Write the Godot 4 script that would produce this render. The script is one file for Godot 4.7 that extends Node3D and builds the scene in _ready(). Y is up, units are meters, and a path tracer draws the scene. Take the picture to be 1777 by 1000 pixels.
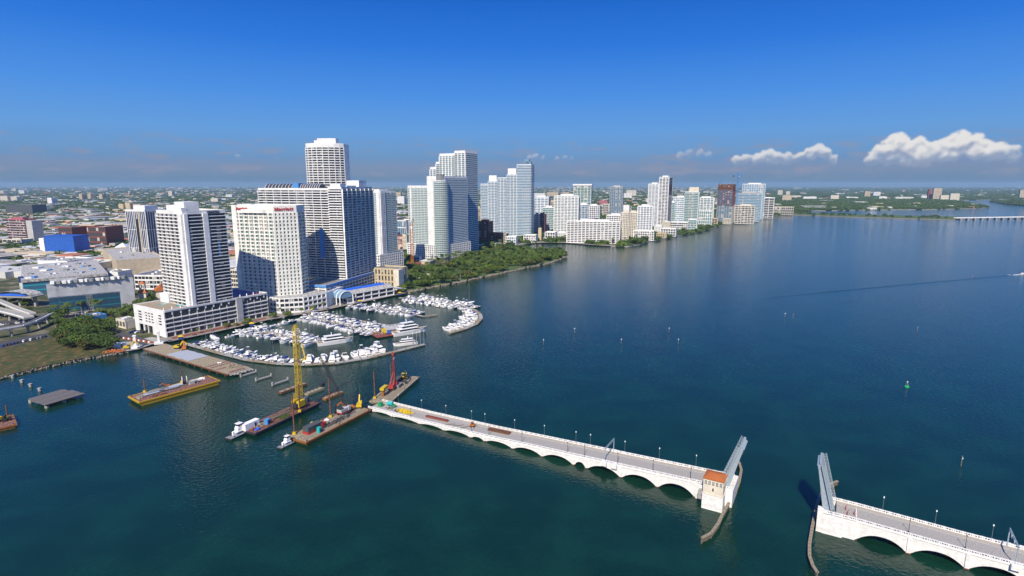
extends Node3D
# ---------------------------------------------------------------- camera model: photo pixels (1777 x 1000) to rays
const F := 987.0
const EYE := 120.0
var TILT := atan(179.5 / 987.0)
var rng := RandomNumberGenerator.new()
var M := {}
var names := {}
var BOX: Mesh

func ray(px: float, py: float) -> Vector3:
	var c := cos(TILT)
	var s := sin(TILT)
	var y := py - 500.0
	return Vector3(px - 888.5, -(y * c + F * s), -(F * c - y * s))

func g3(px: float, py: float, h := 0.0) -> Vector3:      # the point at height h that a photo pixel shows
	var d := ray(px, py)
	return Vector3(0, EYE, 0) + d * ((h - EYE) / d.y)

func g(px: float, py: float, h := 0.0) -> Vector2:       # the same as (x, forward)
	var p := g3(px, py, h)
	return Vector2(p.x, -p.z)

func height_at(p: Vector2, py: float) -> float:          # how high above p a pixel row is
	var d := ray(888.5, py)
	return EYE + d.y / -d.z * p.y

func column_of(p: Vector2, h: float) -> float:
	return 888.5 + F * p.x / (p.y * cos(TILT) - (h - EYE) * sin(TILT))

func v3(p: Vector2, y := 0.0) -> Vector3:
	return Vector3(p.x, y, -p.y)

# ---------------------------------------------------------------- mesh building
class MB:
	var parts := {}
	var order := []
	var m: Material
	func use(mat: Material) -> MB:
		m = mat
		if not parts.has(mat):
			parts[mat] = [PackedVector3Array(), PackedVector3Array()]
			order.append(mat)
		return self
	func tri(a: Vector3, b: Vector3, c: Vector3) -> void:
		var n := (c - a).cross(b - a).normalized()
		var t: Array = parts[m]
		t[0].append_array(PackedVector3Array([a, b, c]))
		t[1].append_array(PackedVector3Array([n, n, n]))
	func quad(a: Vector3, b: Vector3, c: Vector3, d: Vector3) -> void:
		tri(a, b, c)
		tri(a, c, d)
	func hexa(p: Array) -> void:       # p: four of the bottom, four of the top, anticlockwise seen from above
		var a: Vector3 = p[0]
		var flip: bool = (p[1] - a).cross(p[3] - a).dot(p[4] - a) < 0
		var f := [[3, 2, 1, 0], [4, 5, 6, 7], [0, 1, 5, 4], [1, 2, 6, 5], [2, 3, 7, 6], [3, 0, 4, 7]]
		for k in f:
			if flip:
				quad(p[k[0]], p[k[1]], p[k[2]], p[k[3]])
			else:
				quad(p[k[3]], p[k[2]], p[k[1]], p[k[0]])
	func box(c: Vector3, s: Vector3, yaw := 0.0, taper := 1.0) -> void:
		var b := Basis(Vector3.UP, yaw)
		var o := []
		for y in [-0.5, 0.5]:
			var k := 1.0 if y < 0 else taper
			for q in [[-0.5, -0.5], [0.5, -0.5], [0.5, 0.5], [-0.5, 0.5]]:
				o.append(c + b * Vector3(q[0] * s.x * k, y * s.y, q[1] * s.z * k))
		hexa(o)
	func boxt(t: Transform3D, s: Vector3) -> void:
		var o := []
		for y in [-0.5, 0.5]:
			for q in [[-0.5, -0.5], [0.5, -0.5], [0.5, 0.5], [-0.5, 0.5]]:
				o.append(t * Vector3(q[0] * s.x, y * s.y, q[1] * s.z))
		hexa(o)
	func bar(a: Vector3, b: Vector3, w: float, h := -1.0) -> void:
		h = w if h < 0 else h
		var d := (b - a).normalized()
		var up := Vector3.UP if absf(d.y) < 0.95 else Vector3.RIGHT
		var x := d.cross(up).normalized()
		var y := x.cross(d)
		boxt(Transform3D(Basis(x, y, -d), (a + b) / 2), Vector3(w, h, a.distance_to(b)))
	func tube(a: Vector3, b: Vector3, r0: float, r1: float, n := 8, caps := true) -> void:
		var d := (b - a).normalized()
		var up := Vector3.UP if absf(d.y) < 0.95 else Vector3.RIGHT
		var x := d.cross(up).normalized()
		var y := x.cross(d)
		for i in n:
			var p := x * cos(TAU * i / n) + y * sin(TAU * i / n)
			var q := x * cos(TAU * (i + 1) / n) + y * sin(TAU * (i + 1) / n)
			quad(a + p * r0, a + q * r0, b + q * r1, b + p * r1)
			if caps:
				tri(b, b + p * r1, b + q * r1)
				tri(a, a + q * r0, a + p * r0)
	func prism(poly: Array, y0: float, y1: float, top := true, inset := 0.0) -> void:   # poly of Vector2 (x, forward)
		var n := poly.size()
		var area := 0.0
		for i in n:
			area += poly[i].cross(poly[(i + 1) % n])
		for i in n:
			var a: Vector2 = poly[i]
			var b: Vector2 = poly[(i + 1) % n]
			var A := Vector3(a.x, y0, -a.y)
			var B := Vector3(b.x, y0, -b.y)
			var C := Vector3(b.x, y1, -b.y)
			var D := Vector3(a.x, y1, -a.y)
			if area > 0:
				quad(A, D, C, B)
			else:
				quad(A, B, C, D)
		if top:
			for t in [[y1, 1.0], [y0, -1.0]]:
				var idx := Geometry2D.triangulate_polygon(PackedVector2Array(poly))
				for k in range(0, idx.size(), 3):
					var p := []
					for j in 3:
						p.append(Vector3(poly[idx[k + j]].x, t[0], -poly[idx[k + j]].y))
					var nn: Vector3 = (p[2] - p[0]).cross(p[1] - p[0])
					if nn.y * t[1] > 0:
						tri(p[0], p[1], p[2])
					else:
						tri(p[0], p[2], p[1])
	func edge(a: Vector2, b: Vector2, nrm: Vector2, s0: float, s1: float, d0: float, d1: float, y0: float, y1: float) -> void:
		var u := (b - a).normalized()
		var o := []
		for y in [y0, y1]:
			for q in [[s0, d0], [s1, d0], [s1, d1], [s0, d1]]:
				var p: Vector2 = a + u * q[0] + nrm * q[1]
				o.append(Vector3(p.x, y, -p.y))
		hexa(o)
	func rings(rows: Array, closed := true, cap0 := false, cap1 := false) -> void:   # rows of equal length point lists, joined
		for r in rows.size() - 1:
			var n: int = rows[r].size()
			for i in n if closed else n - 1:
				var j := (i + 1) % n
				quad(rows[r][i], rows[r][j], rows[r + 1][j], rows[r + 1][i])
		for e in [[cap0, 0], [cap1, rows.size() - 1]]:
			if e[0]:
				var row: Array = rows[e[1]]
				for i in range(1, row.size() - 1):
					if e[1] == 0:
						tri(row[0], row[i + 1], row[i])
					else:
						tri(row[0], row[i], row[i + 1])
	func mesh() -> ArrayMesh:
		var am := ArrayMesh.new()
		for mat in order:
			var t: Array = parts[mat]
			if t[0].size() == 0:
				continue
			var a := []
			a.resize(Mesh.ARRAY_MAX)
			a[Mesh.ARRAY_VERTEX] = t[0]
			a[Mesh.ARRAY_NORMAL] = t[1]
			am.add_surface_from_arrays(Mesh.PRIMITIVE_TRIANGLES, a)
			am.surface_set_material(am.get_surface_count() - 1, mat)
		return am

func numbered(called: String) -> String:
	names[called] = names.get(called, -1) + 1
	return called if names[called] == 0 else "%s_%03d" % [called, names[called]]

func thing(called: String, label: String, category: String, at := Vector3.ZERO, yaw := 0.0, group := "") -> Node3D:
	var o := Node3D.new()
	o.name = numbered(called)
	add_child(o)
	o.position = at
	o.rotation.y = yaw
	o.set_meta("label", label)
	o.set_meta("category", category)
	o.set_meta("kind", "thing")
	if group:
		o.set_meta("group", group)
	return o

func obj(called: String, mesh: Mesh, parent: Node, at := Vector3.ZERO, yaw := 0.0) -> MeshInstance3D:
	var o := MeshInstance3D.new()
	o.name = called
	o.mesh = mesh
	o.position = at
	o.rotation.y = yaw
	parent.add_child(o, true)
	return o

func solo(called: String, mesh: Mesh, label: String, category: String, at := Vector3.ZERO, yaw := 0.0, group := "") -> MeshInstance3D:
	var o := obj(numbered(called), mesh, self, at, yaw)
	o.set_meta("label", label)
	o.set_meta("category", category)
	o.set_meta("kind", "thing")
	if group:
		o.set_meta("group", group)
	return o

func setting(called: String, mesh: Mesh, kind := "structure", label := "", category := "") -> MeshInstance3D:
	var o := obj(numbered(called), mesh, self)
	o.set_meta("kind", kind)
	if label:
		o.set_meta("label", label)
		o.set_meta("category", category)
	return o

func cube(called: String, parent: Node, mat: Material, c: Vector3, s: Vector3, yaw := 0.0, taper := 1.0) -> MeshInstance3D:
	var b := MB.new().use(mat)
	b.box(c, s, yaw, taper)
	return obj(called, b.mesh(), parent)

func copy(o: Node3D, at: Vector3, yaw: float, label := "", group := "", k := 1.0) -> Node3D:
	var base: String = o.get_meta("base_name")
	var c: Node3D = o.duplicate()
	c.name = numbered(base)
	add_child(c)
	c.remove_meta("base_name")
	c.position = at
	c.rotation.y = yaw
	c.scale = Vector3.ONE * k
	if label:
		c.set_meta("label", label)
	if group:
		c.set_meta("group", group)
	return c

# ---------------------------------------------------------------- materials
func noise_tex(freq: float, lo: float, hi: float, oct := 4, size := 512, kind := FastNoiseLite.TYPE_SIMPLEX_SMOOTH, sd := 1) -> NoiseTexture2D:
	var n := FastNoiseLite.new()
	n.noise_type = kind
	n.frequency = freq
	n.fractal_octaves = oct
	n.seed = sd
	var t := NoiseTexture2D.new()
	t.width = size
	t.height = size
	t.seamless = true
	t.noise = n
	var r := Gradient.new()
	r.set_color(0, Color(lo, lo, lo))
	r.set_color(1, Color(hi, hi, hi))
	r.offsets = PackedFloat32Array([0.25, 0.75])
	t.color_ramp = r
	return t

var TEX := {}
func mt(called: String, r: float, gg: float, b: float, rough := 0.7, tex := "", per := 20.0, spec := 0.5, metal := 0.0) -> StandardMaterial3D:
	var m := StandardMaterial3D.new()
	m.resource_name = called
	m.albedo_color = Color(r, gg, b).linear_to_srgb()
	m.roughness = rough
	m.metallic_specular = spec
	m.metallic = metal
	if tex:
		m.albedo_texture = TEX[tex]
		m.uv1_triplanar = true
		m.uv1_world_triplanar = true
		m.uv1_scale = Vector3.ONE / per
	M[called] = m
	return m

func make_materials() -> void:
	TEX.blotch = noise_tex(0.012, 0.90, 1.0, 5)
	TEX.grain = noise_tex(0.05, 0.74, 1.0, 4, 512, FastNoiseLite.TYPE_SIMPLEX_SMOOTH, 7)
	TEX.patch = noise_tex(0.02, 0.62, 1.0, 5, 512, FastNoiseLite.TYPE_SIMPLEX_SMOOTH, 11)
	TEX.cells = noise_tex(0.03, 0.55, 1.0, 2, 512, FastNoiseLite.TYPE_CELLULAR, 5)
	var lot := noise_tex(0.014, 0.0, 1.0, 5, 512, FastNoiseLite.TYPE_SIMPLEX_SMOOTH, 17)
	var lg := Gradient.new()
	lg.offsets = PackedFloat32Array([0.2, 0.42, 0.6, 0.8])
	lg.colors = PackedColorArray([Color(0.42, 0.62, 0.30), Color(0.70, 0.74, 0.45), Color(0.80, 0.68, 0.55), Color(1, 0.93, 0.85)])
	lot.color_ramp = lg
	TEX.lot = lot
	mt("white", 0.86, 0.86, 0.85, 0.6, "blotch", 60)
	mt("white_clean", 0.88, 0.88, 0.87, 0.5)
	mt("gelcoat", 0.84, 0.84, 0.83, 0.28)
	mt("cream", 0.74, 0.68, 0.56, 0.7, "blotch", 40)
	mt("hotel_wall", 0.86, 0.85, 0.79, 0.7, "blotch", 50)
	mt("beige", 0.56, 0.47, 0.34, 0.8, "blotch", 40)
	mt("sand_wall", 0.60, 0.50, 0.33, 0.8, "blotch", 40)
	mt("tan", 0.42, 0.34, 0.24, 0.85, "grain", 20)
	mt("grey_wall", 0.50, 0.50, 0.49, 0.8, "blotch", 30)
	mt("concrete", 0.46, 0.45, 0.42, 0.85, "grain", 14)
	mt("bridge_white", 0.84, 0.83, 0.80, 0.75, "blotch", 12)
	mt("bridge_road", 0.48, 0.455, 0.41, 0.9, "grain", 12)
	mt("sidewalk", 0.52, 0.47, 0.40, 0.9, "grain", 7)
	mt("roof_grey", 0.33, 0.32, 0.30, 0.9, "patch", 25)
	mt("roof_pale", 0.60, 0.59, 0.56, 0.85, "patch", 30)
	mt("roof_white", 0.74, 0.74, 0.72, 0.7, "blotch", 20)
	mt("asphalt", 0.085, 0.085, 0.09, 0.9, "grain", 15)
	mt("paving", 0.34, 0.31, 0.27, 0.9, "grain", 15)
	mt("line_paint", 0.75, 0.74, 0.70, 0.7)
	mt("terracotta", 0.60, 0.185, 0.05, 0.85, "grain", 5)
	mt("brick", 0.30, 0.085, 0.06, 0.85, "grain", 12)
	mt("brick_pink", 0.45, 0.13, 0.16, 0.8, "blotch", 20)
	mt("glass_smoked", 0.026, 0.031, 0.040, 0.12)
	mt("glass_grey", 0.055, 0.060, 0.070, 0.18)
	mt("glass_blue", 0.06, 0.15, 0.24, 0.12)
	mt("glass_teal", 0.12, 0.24, 0.25, 0.12)
	mt("glass_green", 0.07, 0.17, 0.14, 0.12)
	mt("glass_sky", 0.17, 0.30, 0.42, 0.15)
	mt("glass_navy", 0.012, 0.03, 0.075, 0.12)
	mt("rail_teal", 0.50, 0.64, 0.62, 0.15)
	mt("rail_blue", 0.48, 0.62, 0.72, 0.15)
	mt("teal_stripe", 0.02, 0.42, 0.50, 0.4)
	mt("royal_blue", 0.012, 0.10, 0.46, 0.6, "blotch", 30)
	mt("trim_blue", 0.07, 0.26, 0.58, 0.55)
	mt("canvas_blue", 0.02, 0.05, 0.22, 0.8)
	mt("canvas_bright", 0.02, 0.13, 0.66, 0.7)
	mt("navy_hull", 0.012, 0.02, 0.06, 0.2)
	mt("yellow", 0.80, 0.56, 0.02, 0.5, "grain", 6)
	mt("yellow_hull", 0.70, 0.40, 0.012, 0.65, "grain", 12)
	mt("orange", 0.62, 0.19, 0.02, 0.6, "grain", 6)
	mt("red", 0.45, 0.025, 0.02, 0.5)
	mt("crane_red", 0.38, 0.04, 0.035, 0.55)
	mt("green_paint", 0.02, 0.26, 0.10, 0.5)
	mt("teal_paint", 0.01, 0.42, 0.40, 0.5)
	mt("rust", 0.25, 0.11, 0.065, 0.9, "patch", 9)
	mt("rust_orange", 0.40, 0.16, 0.035, 0.85, "patch", 8)
	mt("deck_brown", 0.31, 0.15, 0.115, 0.9, "patch", 14)
	mt("deck_tan", 0.48, 0.40, 0.27, 0.9, "patch", 10)
	mt("timber", 0.22, 0.175, 0.125, 0.9, "grain", 4)
	mt("timber_pale", 0.38, 0.32, 0.23, 0.9, "grain", 4)
	mt("timber_grey", 0.20, 0.185, 0.18, 0.9, "grain", 5)
	mt("steel_dark", 0.035, 0.036, 0.04, 0.6)
	mt("steel_grey", 0.30, 0.32, 0.34, 0.5, "grain", 5)
	mt("leaf_steel", 0.42, 0.51, 0.59, 0.5, "grain", 6)
	mt("leaf_grate", 0.20, 0.30, 0.38, 0.6, "grain", 3)
	mt("blind_pale", 0.46, 0.44, 0.40, 0.7)
	mt("blind_mid", 0.20, 0.20, 0.20, 0.6)
	mt("rubber", 0.02, 0.02, 0.02, 0.8)
	mt("container_grey", 0.10, 0.11, 0.12, 0.6, "grain", 5)
	mt("sheet_pale", 0.52, 0.57, 0.64, 0.6, "grain", 5)
	mt("buoy_green", 0.01, 0.45, 0.12, 0.5)
	mt("buoy_red", 0.55, 0.03, 0.03, 0.5)
	mt("pool", 0.02, 0.36, 0.40, 0.1)
	mt("bark", 0.12, 0.085, 0.055, 0.9)
	mt("rock", 0.36, 0.31, 0.24, 0.95, "grain", 4)
	mt("earth", 0.135, 0.13, 0.05, 0.95, "lot", 55)
	mt("lawn", 0.10, 0.17, 0.035, 0.95, "patch", 30)
	for k in [["leaf_a", 0.090, 0.140, 0.026], ["leaf_b", 0.060, 0.100, 0.022], ["leaf_c", 0.120, 0.165, 0.030], ["leaf_d", 0.095, 0.100, 0.028], ["leaf_palm", 0.075, 0.110, 0.032]]:
		var m := mt(k[0], k[1], k[2], k[3], 0.8, "", 1, 0.3)
		m.backlight_enabled = true
		m.backlight = Color(k[1] * 0.6, k[2] * 0.6, k[3] * 0.6).linear_to_srgb()

# ---------------------------------------------------------------- sky: air and clouds all round
func make_sky() -> PanoramaSkyMaterial:
	var W := 4096
	var Hh := 2048
	var im := Image.create(W, Hh, false, Image.FORMAT_RGBF)
	# elevation (degrees), linear colour
	var stops := [[0.0, Vector3(0.108, 0.180, 0.280)], [0.6, Vector3(0.114, 0.194, 0.308)], [1.6, Vector3(0.122, 0.218, 0.375)], [3.1, Vector3(0.122, 0.258, 0.475)], [5.0, Vector3(0.105, 0.275, 0.580)], [8.2, Vector3(0.060, 0.228, 0.620)], [12.5, Vector3(0.023, 0.155, 0.570)], [17.0, Vector3(0.0085, 0.105, 0.465)], [30.0, Vector3(0.013, 0.10, 0.43)], [90.0, Vector3(0.012, 0.085, 0.37)]]
	var bank := FastNoiseLite.new()
	bank.seed = 3
	bank.frequency = 0.02
	bank.fractal_octaves = 5
	var fine := FastNoiseLite.new()
	fine.seed = 9
	fine.frequency = 0.055
	fine.fractal_octaves = 5
	var heap_noise := FastNoiseLite.new()
	heap_noise.noise_type = FastNoiseLite.TYPE_CELLULAR
	heap_noise.cellular_return_type = FastNoiseLite.RETURN_DISTANCE
	heap_noise.frequency = 0.085
	heap_noise.fractal_octaves = 3
	heap_noise.fractal_gain = 0.5
	heap_noise.seed = 4
	var base := []
	for y in Hh:
		var e := 90.0 - (y + 0.5) * 180.0 / Hh
		var c: Vector3 = stops[0][1]
		for k in stops.size() - 1:
			if e >= stops[k][0]:
				var t: float = clampf((e - stops[k][0]) / (stops[k + 1][0] - stops[k][0]), 0, 1)
				c = stops[k][1].lerp(stops[k + 1][1], t)
		base.append(c)
		im.fill_rect(Rect2i(0, y, W, 1), Color(c.x, c.y, c.z))
	# thin, low, uneven cloud banks round the whole horizon
	for y in range(Hh / 2 - 62, Hh / 2):
		var e := 90.0 - (y + 0.5) * 180.0 / Hh
		var band: float = smoothstep(0.2, 1.2, e) * (1.0 - smoothstep(2.6, 5.2, e))
		for x in W:
			var n := bank.get_noise_3d(cos(TAU * x / W) * 650.0, sin(TAU * x / W) * 650.0, y * 4.6)
			var a: float = (smoothstep(0.0, 0.5, n) * 0.6 + 0.38 * smoothstep(0.3, 1.4, e) * (1.0 - smoothstep(1.6, 2.4, e + n))) * band
			if a > 0.004:
				var c: Vector3 = base[y].lerp(Vector3(0.22, 0.24, 0.33), a)
				im.set_pixel(x, y, Color(c.x, c.y, c.z))
	# heaped clouds: [azimuth, elevation of the base, [[offset, rise, radius] ...]]
	var heaps := [
		[36.3, 1.85, [[-4.6, 0.35, 0.55], [-3.7, 0.8, 0.85], [-3.0, 1.55, 0.72], [-2.1, 0.8, 0.9], [-1.2, 0.55, 0.8], [-1.5, 1.35, 0.55], [-0.3, 0.7, 0.75], [0.6, 1.0, 0.85], [1.0, 1.65, 0.62], [1.9, 1.25, 0.75], [2.6, 0.7, 0.7], [3.4, 0.75, 0.62], [4.3, 0.45, 0.55]], 1.0],
		[25.6, 1.95, [[-4.6, 0.25, 0.4], [-3.8, 0.4, 0.45], [-3.0, 0.35, 0.5], [-2.0, 0.6, 0.6], [-1.2, 0.45, 0.5], [-0.4, 0.35, 0.5], [0.6, 0.4, 0.45], [1.5, 0.75, 0.5], [2.1, 1.05, 0.5], [2.6, 0.7, 0.45], [3.3, 0.2, 0.35]], 0.85],
		[17.6, 2.5, [[-1.5, 0.2, 0.35], [-0.7, 0.4, 0.4], [0.2, 0.35, 0.4], [1.0, 0.2, 0.35]], 0.3],
		[2.6, 2.5, [[-0.9, 0.1, 0.24], [-0.3, 0.2, 0.28], [0.5, 0.1, 0.22]], 0.4],
		[5.2, 2.4, [[-0.8, 0.1, 0.2], [0.0, 0.15, 0.25], [0.7, 0.1, 0.2]], 0.3],
		[-25.2, 2.4, [[-0.2, 0.1, 0.16], [0.15, 0.12, 0.18]], 0.35],
	]
	var crng := RandomNumberGenerator.new()
	crng.seed = 77
	for k in 13:
		var puffs := []
		var w := crng.randf_range(1.5, 4.5)
		for j in int(w * 3):
			puffs.append([crng.randf_range(-w, w), crng.randf_range(0.2, 0.9), crng.randf_range(0.35, 0.75)])
		heaps.append([58.0 + k * 19.0 + crng.randf_range(-6, 6), crng.randf_range(1.7, 2.2), puffs, crng.randf_range(0.5, 1.0)])
	for hp in heaps:
		var lo := 99.0
		var hi := -99.0
		var top := 0.0
		for p in hp[2]:
			lo = minf(lo, p[0] - p[2] * 1.8)
			hi = maxf(hi, p[0] + p[2] * 1.8)
			top = maxf(top, p[1] + p[2] * 1.8)
		var x0 := int((hp[0] + lo) / 360.0 * W)
		var x1 := int((hp[0] + hi) / 360.0 * W)
		var y0 := int((90.0 - hp[1] - top) / 180.0 * Hh)
		var y1 := int((90.0 - hp[1] + 1.1) / 180.0 * Hh)
		var cw := x1 - x0
		var field := PackedFloat32Array()
		field.resize(cw * (y1 - y0))
		for y in range(y0, y1):
			var e: float = 90.0 - (y + 0.5) * 180.0 / Hh - hp[1]
			for x in range(x0, x1):
				var az: float = x * 360.0 / W - hp[0]
				var best := 0.0
				for p in hp[2]:
					var dx: float = az - p[0]
					var dy: float = (e - p[1]) * (1.0 if e > p[1] else 0.8)
					var v: float = 1.0 - (dx * dx + dy * dy) / (p[2] * p[2] * 1.7)
					if v > 0.0:
						best = 1.0 - (1.0 - best) * (1.0 - v)
				var lumps := -heap_noise.get_noise_2d(x * 1.0, y * 1.15) - 0.45
				field[(y - y0) * cw + x - x0] = best * 1.05 + lumps * 0.7 + fine.get_noise_2d(x * 1.6, y * 1.9) * 0.7 - 0.22 - 0.8 * (1.0 - smoothstep(0.0, 0.25, best))
		for y in range(y0 + 3, y1 - 3):
			var e: float = 90.0 - (y + 0.5) * 180.0 / Hh - hp[1]
			for x in range(x0 + 3, x1 - 3):
				var at := (y - y0) * cw + x - x0
				var d := field[at]
				var ragged := bank.get_noise_2d(x * 2.3, y * 2.3 + 500.0)
				var a: float = smoothstep(0.0, 0.42, d) * smoothstep(-1.0, 0.9, e + ragged * 0.9) * hp[3]
				if a > 0.01:
					var slope := field[at + cw * 2 + 1] - field[at - cw * 2 - 1] + 0.5 * (field[at + cw * 3] - field[at - cw * 3])
					var lit: float = clampf(0.30 + 0.75 * slope + 0.36 * clampf(e, -0.4, 1.6) + 0.35 * ragged, 0.0, 1.0)
					var c := Vector3(0.25, 0.30, 0.41).lerp(Vector3(0.64, 0.625, 0.62), lit)
					var px := posmod(x, W)
					var was := im.get_pixel(px, y)
					c = Vector3(was.r, was.g, was.b).lerp(c, a)
					im.set_pixel(px, y, Color(c.x, c.y, c.z))
	var s := PanoramaSkyMaterial.new()
	s.panorama = ImageTexture.create_from_image(im)
	return s

func make_world() -> void:
	var cam := Camera3D.new()
	cam.name = "camera"
	add_child(cam)
	cam.position = Vector3(0, EYE, 0)
	cam.rotation.x = -TILT
	cam.fov = rad_to_deg(2.0 * atan(500.0 / F))
	cam.near = 1.0
	cam.far = 90000.0
	cam.current = true
	var we := WorldEnvironment.new()
	we.name = "environment"
	var e := Environment.new()
	e.background_mode = Environment.BG_SKY
	e.sky = Sky.new()
	e.sky.sky_material = make_sky()
	e.background_energy_multiplier = 1.0
	e.tonemap_mode = Environment.TONE_MAPPER_LINEAR
	e.tonemap_exposure = 1.25
	e.fog_enabled = true
	e.fog_density = 0.000045
	e.fog_light_color = Color(0.66, 0.80, 0.91)
	e.sdfgi_enabled = true
	e.ssao_enabled = true
	e.ssil_enabled = true
	we.environment = e
	add_child(we)
	var sun := DirectionalLight3D.new()
	sun.name = "sun"
	add_child(sun)
	var el := deg_to_rad(43.0)
	var az := deg_to_rad(16.5)
	sun.look_at_from_position(Vector3.ZERO, Vector3(sin(az) * cos(el), -sin(el), -cos(az) * cos(el)))
	sun.light_energy = 1.5
	sun.light_color = Color(1.0, 0.955, 0.88)
	sun.light_angular_distance = 0.5
	sun.shadow_enabled = true

# ---------------------------------------------------------------- water, land
func sheet(poly: Array, y: float, mat: Material, skirt := 0.0, skirt_mat: Material = null) -> ArrayMesh:
	var b := MB.new().use(mat)
	var idx := Geometry2D.triangulate_polygon(PackedVector2Array(poly))
	for k in range(0, idx.size(), 3):
		var p := []
		for j in 3:
			p.append(v3(poly[idx[k + j]], y))
		if (p[2] - p[0]).cross(p[1] - p[0]).y > 0:
			b.tri(p[0], p[1], p[2])
		else:
			b.tri(p[0], p[2], p[1])
	if skirt > 0:
		b.use(skirt_mat if skirt_mat else mat)
		b.prism(poly, y - skirt, y, false)
	return b.mesh()

func px_list(a: Array, h := 0.0) -> Array:
	var o := []
	for p in a:
		o.append(g(p[0], p[1], h))
	return o

const GROUND := 1.6
var mainland := []

func ripples(n: FastNoiseLite) -> Image:      # a height field that repeats without a seam, as a normal map
	var S := 1024
	var B := 256
	var d := n.get_image(S + B, S + B).get_data()
	for y in S + B:
		var row := y * (S + B)
		for x in B:
			var t := float(x) / B
			d[row + x] = clampi(int(128.5 + ((d[row + x] - 128) * t + (d[row + S + x] - 128) * (1 - t)) / sqrt(t * t + (1 - t) * (1 - t))), 0, 255)
	var out := PackedByteArray()
	out.resize(S * S)
	for y in S:
		var t := minf(1.0, float(y) / B)
		var k := 1.0 / sqrt(t * t + (1 - t) * (1 - t))
		for x in S:
			var v := d[y * (S + B) + x]
			out[y * S + x] = v if y >= B else clampi(int(128.5 + ((v - 128) * t + (d[(y + S) * (S + B) + x] - 128) * (1 - t)) * k), 0, 255)
	var im := Image.create_from_data(S, S, false, Image.FORMAT_L8, out)
	im.bump_map_to_normal_map(5.0)
	return im

func make_land() -> void:
	var wm := mt("water", 0.0040, 0.034, 0.021, 0.06, "", 1, 0.36)
	var n := FastNoiseLite.new()
	n.noise_type = FastNoiseLite.TYPE_SIMPLEX_SMOOTH
	n.frequency = 0.04
	n.fractal_octaves = 4
	n.fractal_gain = 0.55
	n.seed = 21
	var nt := ImageTexture.create_from_image(ripples(n))
	wm.normal_enabled = true
	wm.normal_texture = nt
	wm.normal_scale = 0.24
	var wt := noise_tex(0.006, 0.86, 1.0, 4, 512, FastNoiseLite.TYPE_SIMPLEX_SMOOTH, 31)
	wm.albedo_texture = wt
	wm.uv1_triplanar = true
	wm.uv1_world_triplanar = true
	wm.uv1_scale = Vector3(1.0 / 120.0, 1.0 / 88.0, 1.0 / 88.0)
	var far := 26500.0
	setting("water", sheet([Vector2(-28000, -900), Vector2(28000, -900), Vector2(28000, far), Vector2(-28000, far)], 0.0, wm))
	# mainland: the shoreline read from the photograph, then out to the horizon
	var shore := [[0, 659], [60, 642], [130, 627], [200, 615], [236, 608], [262, 599], [300, 592], [380, 574], [462, 555], [520, 545], [560, 538], [600, 529.5], [650, 519], [690, 510.5], [705, 508], [741, 500.5], [775, 494], [808, 487.5], [835, 481], [859, 476.5], [885, 471], [909, 465.5], [944, 458.5], [965, 452], [984, 445], [980, 440.5], [960, 437], [930, 435.5], [905, 432], [898, 428], [905, 425], [920, 422.8], [950, 421.2], [985, 422], [1025, 425.2], [1060, 427.5], [1091, 428.5], [1110, 425.2], [1124, 420.5], [1150, 415.5], [1173, 411], [1218, 401.5], [1249, 392.8], [1293, 386.3], [1326, 379], [1353, 373.4], [1371, 373], [1382, 368.8], [1413, 366], [1500, 364.6], [1632, 363.6], [1700, 361.8], [1716, 360.2], [1704, 357.5], [1672, 352.5], [1655, 349.5], [1672, 347.6], [1740, 346.6], [1800, 346]]
	mainland = px_list(shore)
	mainland[0] = g(0, 659)
	var poly := [Vector2(-27000, 200), Vector2(-520, 268)] + mainland + [Vector2(27000, 6000), Vector2(27000, 26000), Vector2(-27000, 26000)]
	var lm := mt("land", 0.16, 0.16, 0.115, 0.95, "", 1)
	var lt := noise_tex(0.02, 0.0, 1.0, 5, 512, FastNoiseLite.TYPE_SIMPLEX_SMOOTH, 41)
	var r := Gradient.new()
	r.offsets = PackedFloat32Array([0.2, 0.45, 0.6, 0.8])
	r.colors = PackedColorArray([Color(0.42, 0.55, 0.30), Color(0.62, 0.66, 0.46), Color(0.85, 0.80, 0.66), Color(1, 0.98, 0.95)])
	lt.color_ramp = r
	lm.albedo_texture = lt
	lm.uv1_triplanar = true
	lm.uv1_world_triplanar = true
	lm.uv1_scale = Vector3.ONE / 260.0
	setting("ground", sheet(poly, GROUND, lm, 3.0, M.concrete))
	var spit := px_list([[1371, 373], [1420, 374.6], [1471, 376.8], [1560, 379.5], [1657, 382], [1674, 379.3], [1660, 376.6], [1600, 375.5], [1500, 373], [1440, 371.3], [1390, 369.6], [1374, 370]])
	setting("causeway_embankment", sheet(spit, GROUND, M.lawn, 3.0, M.rock))
	var isle := px_list([[1722, 350.5], [1748, 353], [1752, 355.5], [1790, 357.5], [1830, 356], [1830, 349.5], [1770, 348.6]])
	setting("far_island_ground", sheet(isle, GROUND, M.lawn, 3.0, M.rock))

# ---------------------------------------------------------------- buildings
# footprint of a rectangular building: near corner from its base pixel, sides from the pixel columns of its top corners (or metres, given negative)
func rect(cx: float, by: float, ty: float, lx: float, rx: float, yaw: float) -> Array:
	var C := g(cx, by, GROUND)
	var h := height_at(C, ty)
	var u := Vector2(sin(deg_to_rad(yaw)), cos(deg_to_rad(yaw)))
	var v := Vector2(-u.y, u.x)
	var L := reach(C, v, lx, h)
	var R := reach(C, u, rx, h)
	taken.append(PackedVector2Array(grown([C, R, R + L - C, L], 5.0)))
	return [[C, R, R + L - C, L], h - GROUND]

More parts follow.
